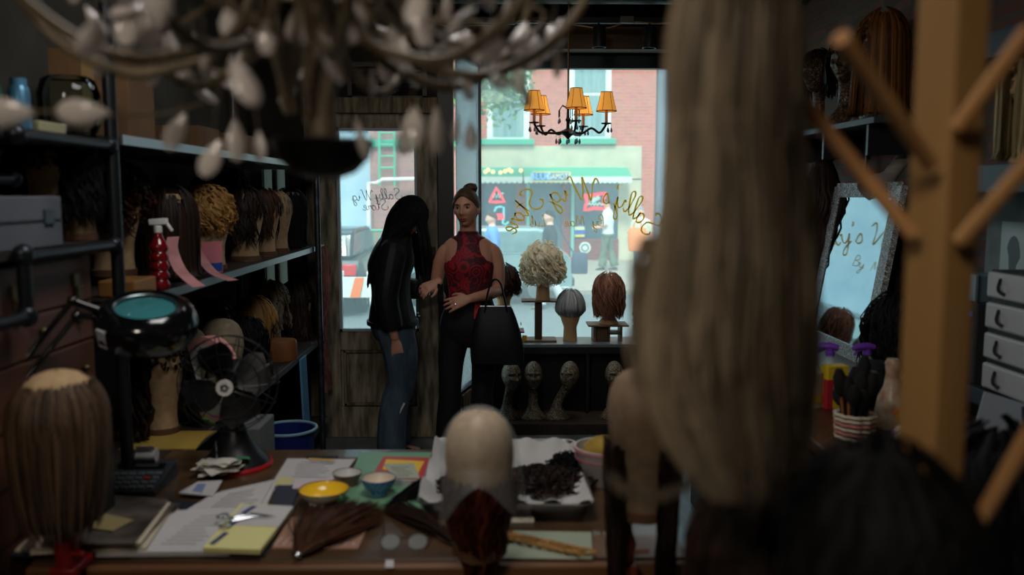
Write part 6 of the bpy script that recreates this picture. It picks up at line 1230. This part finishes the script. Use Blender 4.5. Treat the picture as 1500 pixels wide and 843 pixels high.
q = onk(1303, 628); t = thing('floral_vase', 'floral porcelain bottle vase right of the brush basket', 'vase', (q.x, q.y, ZK+.001)); MB().lathe([(0,0),(.036,0),(.046,.02),(.05,.06),(.042,.11),(.026,.145),(.02,.19),(.024,.225),(.018,.24),(0,.24)], 28).build('body', mat('porcelain', (186,176,156), .3, 0, (160,120,96), 26), t)
m = MB()
for a in range(6): g = a*PI/3; m.ell((.012*math.cos(g)+.006, -.0485, .065+.012*math.sin(g)), (.008,.003,.008), 8, 6)
m.build('orange_flower', mat('flower_orange', (200,110,40), .4), t)
q = onk(1322, 655); t = thing('striped_shell', 'small striped porcelain dish leaning at the wooden post', 'dish', (q.x, q.y, ZK+.001)); m = MB(); m.ell((0,0,.035), (.032,.03,.036), 18, 12); m.build('body', mat('dish_white', (176,170,168), .3), t)
for k in range(4): MB().torus((0,0,.035), .0325, .002, Matrix.Rotation(.5+.55*k, 3, 'X'), 30, 6).build('stripe', mat('stripe_violet', (90,70,110), .4), t)
# near shelving on the right with drawers
RX = 1.72
t = thing('black_shelf_unit', 'black shelf unit at the right edge behind the wooden post', 'shelving', (RX, 3.0, 0))
for z, th in ((2.26,.09),(1.80,.10),(1.0,.06)): MB().b2((0,-.5,z-th), (XR-RX-.01,.42,z)).build('shelf', mat('shelf_slate', (44,54,62), .45), t, smooth=False, bev=.004)
for y in (.36, -.5): MB().b2((.0,y,0), (.04,y+.05,2.26)).build('upright', black, t, smooth=False)
MB().b2((XR-RX-.02,-.5,1.0), (XR-RX-.012,.42,1.72)).build('back_board', mat('pale_board', (150,164,166), .8, 0, (96,106,108), 3), t, smooth=False)
neck_head('mannequin_head', 'mannequin head under the straight blond wig at the right edge', (1.86, 3.02, 1.801), -1.3, canv, .36)
wig('straight ash blond wig at the right edge above the drawers', (1.86, 3.02, 1.80), -1.3, hair('hair_strawblond', (120,100,62), (214,196,146)), .95, c=(0,0,.30), r=(.078,.096,.118), L=.50, N=380, gap=.35, puff=.24, rad=.008)
dt = thing('drawer_tower', 'white plastic drawer tower with four drawers on the black shelf at the right edge', 'drawers', (1.83, 2.86, 1.001))
drm = mat('drawer_white', (176,178,180), .4); hd = 4; zt0 = .43/4
MB().b2((-.095,-.14,0), (.11,.14,.43)).build('frame', mat('tower_frame', (28,30,34), .5), dt, smooth=False, bev=.004)
for i in range(4):
    z = .006+i*zt0; d_ = MB().b2((-.112,-.135,z+.006), (-.09,.135,z+zt0-.012)).build('drawer', drm, dt, smooth=False, bev=.008); m = MB(); m.tube(spline([(-.113,.05,z+.075),(-.128,.035,z+.05),(-.126,.03,z+.035),(-.113,.02,z+.025)], 4), .006, 8); m.build('handle', black, d_)
for y, z, w, h, lab in ((3.22,1.33,.17,.26,'pale print of a grey silhouette pinned behind the wooden post'), (2.98,1.46,.2,.25,'pale framed sketch pinned above the drawer tower')):
    t = thing('pinned_print', lab, 'picture', (XR-.022, y, z)); MB().b2((-.006,-w/2,0), (0,w/2,h)).build('sheet', mat('print_pale', (176,196,200), .6), t, smooth=False); m = MB(); m.prism([(w*.25*math.cos(a)*(1 if math.sin(a) > 0 else .6), h*.5+h*.3*math.sin(a)) for a in [2*PI*k/16 for k in range(16)]], (-.008,-.006), 0); m.build('silhouette', mat('print_grey', (96,112,118), .7), t, smooth=False)
q = atx(1425, 420, 1.80); t = thing('silver_case', 'small silver blue box beside the top drawer of the tower', 'box', (1.80, 3.16, 1.30)); MB().b2((-.05,-.06,0), (.06,.06,.10)).build('case', mat('silver_blue', (120,150,166), .3, .5), t, smooth=False, bev=.004); MB().b2((-.055,-.066,.0), (-.05,-.05,.10)).build('dark_edge', navy, t, smooth=False)
tag(MB().b2((-.09,-.08,0), (.09,.08,.298)).build('dark_carton', mat('dark_carton', (40,42,44), .7), loc=(1.83, 3.16, 1.001), smooth=False, bev=.004), 'dark carton under the silver blue box on the black shelf', 'box')
tag(MB().box((0,0,0), (.004,.10,.022), M=Matrix.Rotation(-.3, 3, 'X')).build('blue_tape', mat('tape_blue', (40,96,190), .5), loc=(1.735, 3.15, 1.245), smooth=False), 'strip of bright blue tape left of the drawer tower', 'tape')
tag(MB().box((0,0,0), (.16,.004,.13), M=Matrix.Rotation(-.15, 3, 'X') @ Matrix.Rotation(.3, 3, 'Y')).build('paper_sheet', mat('sheet_bluewhite', (176,190,204), .7), loc=at(1468, 612, 2.75), smooth=False), 'pale paper sheet hanging below the black shelf at the right edge', 'paper')
# ------------------------------------------------------------------ foreground right: wig tree and wigs
post = thing('wig_tree', 'wooden wig tree post with angled pegs in the right foreground', 'wig tree', (at(1375, 421, 1.05).x, 1.05, 0)); px_ = at(1375, 421, 1.05).x
pw = wood('post_wood', (158,120,72), (124,92,50), 'z', 2.2, .55); pegm = wood('peg_wood', (200,150,98), (172,122,76), 'z', 2, .5)
MB().box((0,0,1.25), (.056,.056,2.5), rz=.42).build('post', pw, post, smooth=False, bev=.003); MB().box((0,0,.02), (.2,.2,.04), rz=.42).build('foot', pw, post, smooth=False, bev=.006)
o = post.location
for a, ya, b, yb in (((1160,130),1.06,(1338,345),1.02),((1232,55),.86,(1362,240),1.0),((1408,352),1.0,(1520,225),.9),((1436,762),1.0,(1515,625),.93),((1405,185),1.0,(1508,45),.9),((1050,-250),.80,(1350,-90),1.03)):
    MB().tube([at(*a, ya)-o, at(*b, yb)-o], .0095, 14).build('peg', pegm, post)
# long grey blond wig in front of the camera
fw = thing('long_wig', 'long wavy grey blond wig hanging close in the right foreground', 'wig', at(1075, -200, .86)); o = fw.location; mb = MB()
prof = [(-200,1000,1130),(-60,992,1160),(60,982,1172),(200,980,1184),(300,976,1188),(350,962,1190),(420,950,1194),(480,946,1196),(580,950,1200),(650,975,1190),(705,1010,1165),(742,1050,1130)]
def fprof(py):
    for a, b in zip(prof, prof[1:]):
        if py <= b[0]: t = (py-a[0])/(b[0]-a[0]); return a[1]+(b[1]-a[1])*t, a[2]+(b[2]-a[2])*t
    return prof[-1][1], prof[-1][2]
for k in range(1300):
    u = rnd.random(); v = rnd.uniform(-1, 1); ye = rnd.uniform(600, 742); n = 20; pts = []; s0 = rnd.uniform(0, 6.28)
    for i in range(n+1):
        py = -200+(ye+200)*i/n; a, b = fprof(py); ph = (u-.5)*2; xx = a+(b-a)*(.5+.5*ph)+7*math.sin(py*.016+s0*.5)*min(1, i/4); p = at(xx, py, .86+v*.055*math.sqrt(max(0, 1-ph*ph))+.004*math.sin(py*.02+s0)); pts.append(p-o)
    mb.a = min(1, max(0, rnd.gauss(.72-.62*u, .2))); mb.tube(pts, [.0026]*3+[.0032]*(n-6)+[.0028,.002,.0014,.0007], 4, flat=.6)  # strands darken to the right: hair tone plus shade painted into it
for k in range(14):
    dx, dy = rnd.gauss(0, 4), rnd.gauss(0, 4); pts = [at(x+dx, y+dy, .86+z) for x, y, z in spline([(1060,600,0),(1045,660,-.01),(1010,708,-.02),(965,728,-.02),(918,718,-.01),(892,694,0)], 4)]; mb.a = rnd.uniform(.0,.35); mb.tube([p-o for p in pts], [.002]*(len(pts)-3)+[.0015,.001,.0005], 4)
for k in range(90):
    s0 = rnd.uniform(0, 6); x0 = rnd.uniform(930, 975); pts = [at(x0+(35 if y < 380 else 0)*max(0,(380-y)/120)+rnd.gauss(0,2)+7*math.sin(y*.03+s0), y, .9+rnd.gauss(0,.004)) for y in range(int(rnd.uniform(345, 430)), int(rnd.uniform(520, 600)), 24)]; mb.a = rnd.uniform(.3,.8); mb.tube([p-o for p in pts], [.0025]*(len(pts)-2)+[.002,.0006], 4)
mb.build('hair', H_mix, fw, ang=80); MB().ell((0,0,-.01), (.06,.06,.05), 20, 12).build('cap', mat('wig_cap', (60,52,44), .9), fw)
# dark wigs at the lower right
for lab, lab2, px, py, Y, s, kw in (('black wig nearest the camera at the lower right', 'wig head under the black wig nearest the camera', 1296, 676, .86, .80, dict(L=.5, N=520, puff=.28, amp=.012, jit=.006, rad=.008)), ('dark brown wig below the long grey blond wig at the bottom', 'wig head under the dark brown wig at the bottom', 1125, 700, 1.12, .95, dict(L=.5, N=420, puff=.2, amp=.01, rad=.008)), ('black wig at the lower right corner below the black shelf', 'wig head under the black wig in the lower right corner', 1470, 640, 1.75, 1.15, dict(L=.45, N=420, puff=.3, amp=.012, rad=.009))):
    q = at(px, py, Y); z = q.z-.37*s; t = canvas_head(lab2, (q.x, Y, z), PI, s); wig(lab, (q.x, Y, z), PI, H_black if 'black' in lab else H_dkbrown, s, **kw)
    st = thing('head_stand', 'dark stand carrying the %s' % lab.split(' at the')[0].split(' below')[0]+(' in the corner' if px > 1400 else ''), 'stand', (q.x, Y, 0)); MB().cyl((0,0,.02), (0,0,z-.001), .02, 14).build('pole', dkpipe, st); MB().lathe([(0,0),(.07,0),(.07,.015),(.03,.03),(0,.03)], 24).build('foot', dkpipe, st)
# ------------------------------------------------------------------ chandeliers
c0 = at(832, 193, 5.62); t = thing('shaded_chandelier', 'small lit chandelier with five amber fabric shades before the window', 'chandelier', c0); brz = mat('dark_bronze', (40,30,30), .4, .7); shm = None
m_, nt_, b_ = newmat('amber_shade'); b_.inputs['Base Color'].default_value = lin((226,160,70)); b_.inputs['Roughness'].default_value = .8; b_.inputs['Emission Color'].default_value = lin((236,160,66)); b_.inputs['Emission Strength'].default_value = .62; shm = m_
cand = mat('candle_sleeve', (206,160,130), .6); cryd = mat('crystal_violet', (70,50,90), .1, spec=.9, alpha=.75)
MB().lathe([(0,-.05),(.008,-.045),(.02,-.03),(.05,-.01),(.055,.0),(.03,.012),(.012,.02),(.01,.06),(.018,.075),(.01,.09),(.008,.15),(.014,.165),(.005,.18),(0,.18)], 24).build('body', brz, t)
MB().cyl((0,0,.17), (0,0,ZC-c0.z-.162), .006, 10).build('cord', mat('chain_brass', (110,84,46), .4, .8), t); MB().lathe([(0,0),(.05,0),(.045,.02),(0,.03)], 20, c=(0,0,ZC-c0.z-.165)).build('canopy', brz, t)
for i in range(5):
    g = math.radians(-83+72*i); d = V((math.cos(g), math.sin(g), 0)); R_ = .245; m = MB(); m.tube([d*p[0]+V((0,0,p[1])) for p in spline([(.03,-.0),(.09,-.012),(.15,.02 if i % 2 else -.012),(.2,-.01),(.23,.02),(R_,.045)], 4)], .0075, 10); ar = m.build('arm', brz, t)
    e = d*R_; MB().lathe([(0,.04),(.03,.045),(.034,.052),(.012,.055),(0,.055)], 18, c=e).build('cup', brz, ar); MB().cyl(e+V((0,0,.05)), e+V((0,0,.15)), .0095, 12).build('candle', cand, ar)
    MB().lathe([(.062,.125),(.064,.125),(.054,.16),(.044,.20),(.036,.245),(.034,.245),(.042,.20),(.052,.16),(.062,.125)], 28, c=e).build('shade', shm, t); m = MB(); m.torus(e+V((0,0,.126)), .0635, .003, n=28, m=6); m.torus(e+V((0,0,.245)), .0355, .0025, n=28, m=6)
    for k in range(6): a = k*PI/3; u = V((math.cos(a), math.sin(a), 0)); m.tube([e+u*.0645+V((0,0,.126)), e+u*.0552+V((0,0,.16)), e+u*.0452+V((0,0,.20)), e+u*.0365+V((0,0,.245))], .0014, 5)
    m.build('shade_trim', mat('shade_trim', (96,60,30), .7), t)
    for k in range(3):
        a = g+(k-1)*1.2; p = e+V((math.cos(a), math.sin(a), 0))*.032; MB().lathe([(0,-.052),(.006,-.048),(.008,-.038),(.003,-.022),(0,-.02)], 8, c=p+V((0,0,.042))).build('crystal', cryd, t); MB().cyl(p+V((0,0,.046)), p+V((0,0,.02)), .0012, 5).build('crystal_wire', brz, t)
for k in range(8): a = k*PI/4; p = V((math.cos(a), math.sin(a), 0))*.075; MB().lathe([(0,-.05),(.006,-.046),(.009,-.034),(.003,-.015),(0,-.012)], 8, c=p+V((0,0,-.03))).build('crystal', cryd, t); MB().tube([p*.7, p+V((0,0,-.01)), p+V((0,0,-.04))], .0015, 5).build('crystal_wire', brz, t)
for k in range(5): a = k*1.257; p = V((math.cos(a), math.sin(a), 0)); MB().tube([p*.01+V((0,0,.15)), p*.045+V((0,0,.165)), p*.07+V((0,0,.135)), p*.07+V((0,0,.09))], .003, 6).build('scroll', brz, t); MB().lathe([(0,-.04),(.007,-.034),(.008,-.026),(.002,-.006),(0,-.004)], 8, c=p*.07+V((0,0,.09))).build('crystal', cryd, t)
light('chandelier_glow', 'POINT', c0+V((0,0,.2)), 1.2, (1,.72,.4), .12)
# big crystal chandelier in the foreground
YC = 1.25; cc = at(450, 60, YC); cc = V((cc.x, YC, 2.0)); t = thing('crystal_chandelier', 'large bronze chandelier hung with clear crystals across the top left foreground', 'chandelier', cc); bz_ = mat('aged_bronze', (118,104,84), .5, .3, (90,78,60), 20)
zc_ = lambda px, py, Y: at(px, py, Y)-cc
bw = zc_(474, 235, YC); MB().lathe([(0,-.027),(.02,-.027),(.045,-.018),(.066,.004),(.074,.026),(.07,.03),(.055,.026),(.02,.03),(0,.03)], 36, c=(bw.x,0,bw.z)).build('bottom_bowl', mat('bowl_iron', (22,20,19), .35, .5), t)
MB().tube([(bw.x,0,bw.z+.02),(bw.x*.6,0,.0),(0,0,.2),(0,0,ZC-cc.z-.165)], [.022,.016,.014,.01], 14).build('stem', bz_, t); MB().lathe([(0,.16),(.05,.17),(.06,.2),(.03,.23),(0,.24)], 24).build('hub', bz_, t)
for i in range(10):
    g = math.radians(36*i+2); d = V((math.cos(g), math.sin(g), 0)); zb = at(200, 108, YC).z-cc.z; pts = [d*p[0]+V((0,0,p[1])) for p in spline([(.05,.06),(.10,zb+.05),(.17,zb+.012),(.25,zb),(.33,zb+.035),(.39,zb+.10),(.42,zb+.19)], 5)]
    ar = MB().tube(pts, [.0078]*len(pts), 10).build('arm', bz_, t); e = d*.42+V((0,0,zb+.19)); MB().lathe([(0,0),(.035,.005),(.04,.02),(.015,.022),(.012,.10),(0,.10)], 18, c=e).build('candle_cup', bz_, ar)
for R_, z, r in ((.16,.045,.006),(.11,.02,.005),(.30,.03,.004)): MB().torus((0,0,z), R_, r, n=48, m=8).build('ring', bz_, t)
for i in range(8):
    g = i*PI/4+.3; d = V((math.cos(g), math.sin(g), 0)); MB().tube([d*p[0]+V((0,0,p[1])) for p in spline([(.02,.15),(.08,.12),(.13,.05),(.10,-.04),(.05,-.10),(.03,-.19)], 5)], .005, 8).build('scroll', bz_, t)
crm = mat('crystal_clear', (226,216,210), .12, spec=.9, alpha=.72); PR = [(0,-.027),(.006,-.026),(.0125,-.018),(.015,-.006),(.012,.008),(.006,.02),(.002,.027),(0,.027)]
def crystal(p, s=1.0, rot=None, wire=True):
    M3 = rot or Matrix.Identity(3); MB().lathe([(r*s, z*s) for r, z in PR], 12, c=p, M=M3 @ Matrix.Diagonal((1, .5, 1)).to_3x3()).build('crystal', crm, t)
def rr3(): return Matrix.Rotation(rnd.uniform(0, 3), 3, 'Z') @ Matrix.Rotation(rnd.gauss(0, .35), 3, 'X')
seen = [(213,40,1.3,1.1),(340,28,1.25,1.2),(240,22,1.2,.8),(262,90,1.3,.9),(300,92,1.2,.9),(258,193,1.25,1.05),(346,206,1.2,1.05),(310,232,1.18,1),(482,82,1.15,1.4),(455,165,1.3,.9),(530,205,1.2,1.1),(592,206,1.35,.9),(604,188,1.2,1.2),(640,192,1.2,1.2),(522,30,1.2,1),(574,55,1.3,.9),(620,40,1.2,1),(590,80,1.25,.9),(690,68,1.3,1.1),(722,62,1.25,1.1),(742,20,1.3,.9),(812,50,1.3,1.0),(818,88,1.3,1.0),(146,92,1.35,.9),(275,110,1.4,.8),(380,214,1.25,.8),(668,190,1.4,.9),(690,200,1.3,.8),(430,40,1.4,1),(390,55,1.1,.8),(355,62,1.4,.7),(285,65,1.4,.7),(140,30,1.35,1.0),(180,10,1.3,1.0),(660,110,1.4,.9),(760,115,1.45,.9),(770,140,1.35,.7),(545,120,1.4,.8),(420,150,1.45,.7)]
for px, py, Y, s in seen:
    p = zc_(px, py, Y); rt = rr3()
    if px in (258, 310): rt = Matrix.Rotation(.5, 3, 'Y')
    crystal(p, s, rt); MB().tube([p+V((0,0,.02*s)), p+V((rnd.gauss(0,.01), rnd.gauss(0,.01), .02*s+rnd.uniform(.04,.09)))], .0009, 5).build('crystal_wire', bz_, t)
for i in range(44):
    g = rnd.uniform(0, 6.28); r = rnd.choice((.16,.25,.30,.38,.42)); p = V((r*math.cos(g), r*math.sin(g), rnd.uniform(-.03,.16)+(.08 if r > .35 else 0))); crystal(p, rnd.uniform(.6,1), rr3())
for i in range(16):
    g = 2*PI*i/16+.2; d = V((math.cos(g), math.sin(g), 0)); w = V((-math.sin(g), math.cos(g), 0))*rnd.uniform(-.05, .05); R_ = rnd.uniform(.22, .36); zz = rnd.uniform(-.14, .0)
    P_ = spline([tuple(d*.04+V((0,0,.10))), tuple(d*R_*.4+w+V((0,0,.05+zz))), tuple(d*R_*.75+w*2+V((0,0,zz))), tuple(d*R_+w+V((0,0,zz+.03))), tuple(d*(R_+.02)+V((0,0,zz+.065))), tuple(d*(R_-.01)-w*.5+V((0,0,zz+.075)))], 4)
    MB().tube(P_, [.0055*(1-.6*j/len(P_)) for j in range(len(P_))], 8).build('twig', bz_, t)
    for k in (9, 13, 17, 20):
        q = V(P_[k])+V((rnd.gauss(0,.012), rnd.gauss(0,.012), -.03-rnd.random()*.02)); rt = Matrix.Rotation(rnd.uniform(0,6), 3, 'Z') @ Matrix.Rotation(rnd.uniform(-1.2,1.2), 3, 'X')
        if rnd.random() < .8: crystal(q, rnd.uniform(.7,1.25), rt); MB().tube([V(P_[k]), q+rt @ V((0,0,.022))], .0009, 5).build('crystal_wire', bz_, t)
pts = [(-30,168,1.2),(10,165,1.2),(60,163,1.2),(122,165,1.22),(190,170,1.25),(250,165,1.28),(300,150,1.3)]
P = [zc_(*p) for p in pts]; MB().tube([V(q) for q in spline([tuple(p) for p in P], 4)], .0022, 6).build('bead_wire', bz_, t)
for px, s in ((8,1.5),(122,1.3)): crystal(zc_(px, 165, 1.2), s, Matrix.Rotation(PI/2, 3, 'Y') @ Matrix.Rotation(.3, 3, 'Z'))
# ------------------------------------------------------------------ gold lettering on the glass (read from the street)
gold, nt_, b_ = newmat('gold_leaf'); _t = nt_.nodes.new('ShaderNodeBsdfTranslucent'); _t.inputs[0].default_value = lin((214,160,50)); _x = nt_.nodes.new('ShaderNodeMixShader'); _x.inputs[0].default_value = .85
b_.inputs['Base Color'].default_value = lin((206,154,50)); b_.inputs['Roughness'].default_value = .4; nt_.links.new(b_.outputs[0], _x.inputs[1]); nt_.links.new(_t.outputs[0], _x.inputs[2]); nt_.links.new(_x.outputs[0], nt_.nodes['Material Output'].inputs[0])
GL = {
 'S': [[(.62,.86),(.70,.96),(.55,1.05),(.30,.98),(.22,.78),(.40,.58),(.58,.38),(.52,.12),(.28,.0),(.02,.08),(-.06,.28),(.06,.36)]],
 'a': [[(.42,.40),(.28,.46),(.10,.34),(.06,.12),(.20,.0),(.36,.14),(.44,.42),(.40,.12),(.50,.0),(.62,.12)]], 'l': [[(.0,.06),(.20,.42),(.34,.86),(.26,1.0),(.16,.82),(.12,.2),(.22,.0),(.36,.12)]],
 'y': [[(.02,.38),(.10,.46),(.12,.14),(.24,.04),(.38,.2),(.46,.46),(.40,.0),(.28,-.42),(.10,-.5),(.08,-.34),(.30,-.1),(.56,.12)]], "'": [[(.08,.98),(.10,.86),(.04,.76)]], 's': [[(.02,.06),(.20,.44),(.30,.30),(.30,.08),(.14,.0),(.02,.10)]],
 'W': [[(-.10,.80),(.06,1.0),(.14,.6),(.12,.0),(.40,.6),(.56,1.02),(.50,.4),(.54,.0),(.84,.6),(.98,1.04),(1.12,.94)]], 'i': [[(.02,.2),(.12,.46),(.10,.1),(.18,.0),(.30,.12)],[(.17,.66),(.19,.70)]], 'g': [[(.42,.38),(.26,.46),(.08,.3),(.08,.08),(.24,.02),(.40,.24),(.44,.44),(.38,-.1),(.24,-.46),(.06,-.44),(.10,-.24),(.56,.14)]],
 't': [[(.02,.1),(.20,.6),(.24,.9),(.14,.3),(.20,.0),(.36,.12)],[(.02,.58),(.38,.62)]], 'o': [[(.24,.46),(.08,.30),(.10,.06),(.26,.0),(.40,.2),(.32,.44),(.24,.46),(.44,.40)]], 'r': [[(.0,.1),(.12,.44),(.18,.36),(.34,.40),(.28,.14),(.36,.0),(.48,.12)]], 'e': [[(.04,.14),(.28,.26),(.30,.42),(.18,.46),(.06,.24),(.12,.02),(.28,.0),(.46,.14)]],
 'B': [[(.12,.0),(.22,.96),(.5,.98),(.54,.7),(.24,.52),(.58,.44),(.56,.1),(.12,.02)]], 'M': [[(.0,.0),(.20,.98),(.36,.2),(.66,.98),(.70,.0)]], 'u': [[(.04,.44),(.04,.08),(.2,.0),(.36,.16),(.40,.46),(.38,.08),(.50,.0)]], 'b': [[(.04,.5),(.22,.96),(.08,.1),(.22,.0),(.38,.18),(.24,.40),(.1,.3)]]}
GL['L'] = [[(.3,.9),(.36,1.0),(.26,.96),(.16,.3),(.06,.04),(.2,.06),(.5,.0)]]
AD = {'L': .56, 'S': .74, 'a': .58, 'l': .34, 'y': .52, "'": .2, 's': .38, 'W': 1.12, 'i': .30, 'g': .54, 't': .36, 'o': .44, 'r': .46, 'e': .44, ' ': .34, 'B': .62, 'M': .8, 'u': .5, 'b': .44}
def script(name, word, parent, m, place, size, r):
    """place(s) -> (point, tangent, up) along the line; mirrored for reading from outside"""
    mb = MB(); s = 0
    for ch in word:
        if ch in GL:
            for st in GL[ch]:
                pts = []
                for x, y in spline(st, 4):
                    p, tg, up = place((s+x)*size); pts.append(p+up*(y*size))
                lo = []; hi = []
                for j, p in enumerate(pts):
                    dd = (pts[min(j+1, len(pts)-1)]-pts[max(j-1, 0)]).normalized(); w_ = dd.cross(V((0,1,0)))*r*(.6+.5*abs(math.sin(j*.35))); lo.append(p-w_); hi.append(p+w_)
                k_ = len(pts); mb.add(lo+hi, [(j, j+1, k_+j+1, k_+j) for j in range(k_-1)])
        s += AD[ch]
    return mb.build(name, m, parent)
gy = YW-.012; A0 = at(848, 352, gy); Rr = (at(942, 352, gy).x-at(848, 352, gy).x)
def arc(total, size, a0, a1, rx, rz):
    def f(s):
        u = s/total; a = math.radians(a0+(a1-a0)*u); p = V((A0.x+rx*math.cos(a), gy, A0.z+rz*math.sin(a))); tg = V((rx*math.sin(a)*-1, 0, rz*math.cos(a))).normalized(); up = V((math.cos(a)*rz, 0, math.sin(a)*rx)).normalized(); return p, tg, up
    return f
wd1 = "Sally's Wig Store"; sz = .17; tot = sum(AD[c] for c in wd1)*sz
script('lettering', wd1, win, gold, arc(tot, sz, 8, 172, Rr, Rr*.62), sz, .0062)
def line(px0, py, Y, mir=True):
    p0 = at(px0, py, Y)
    return lambda s: (p0+V((-s, 0, 0)), V((-1,0,0)), V((0,0,1)))
for word, px in (('By', 886), ('Mae', 856), ('Lub', 800)): script('small_lettering', word, win, gold, line(px, 332, gy), .085, .0032)
dg_ = mat('door_lettering', (70,62,50), .6)
for word, px, py in (('Sally', 588, 292), ('Wig', 545, 294), ('Store', 568, 308)):
    p0 = at(px, py, YD-.006)-door.location; script('lettering', word, door, dg_, (lambda p0: lambda s: (p0+V((-s,0,0)), V((-1,0,0)), V((0,0,1))))(p0), .07, .002)
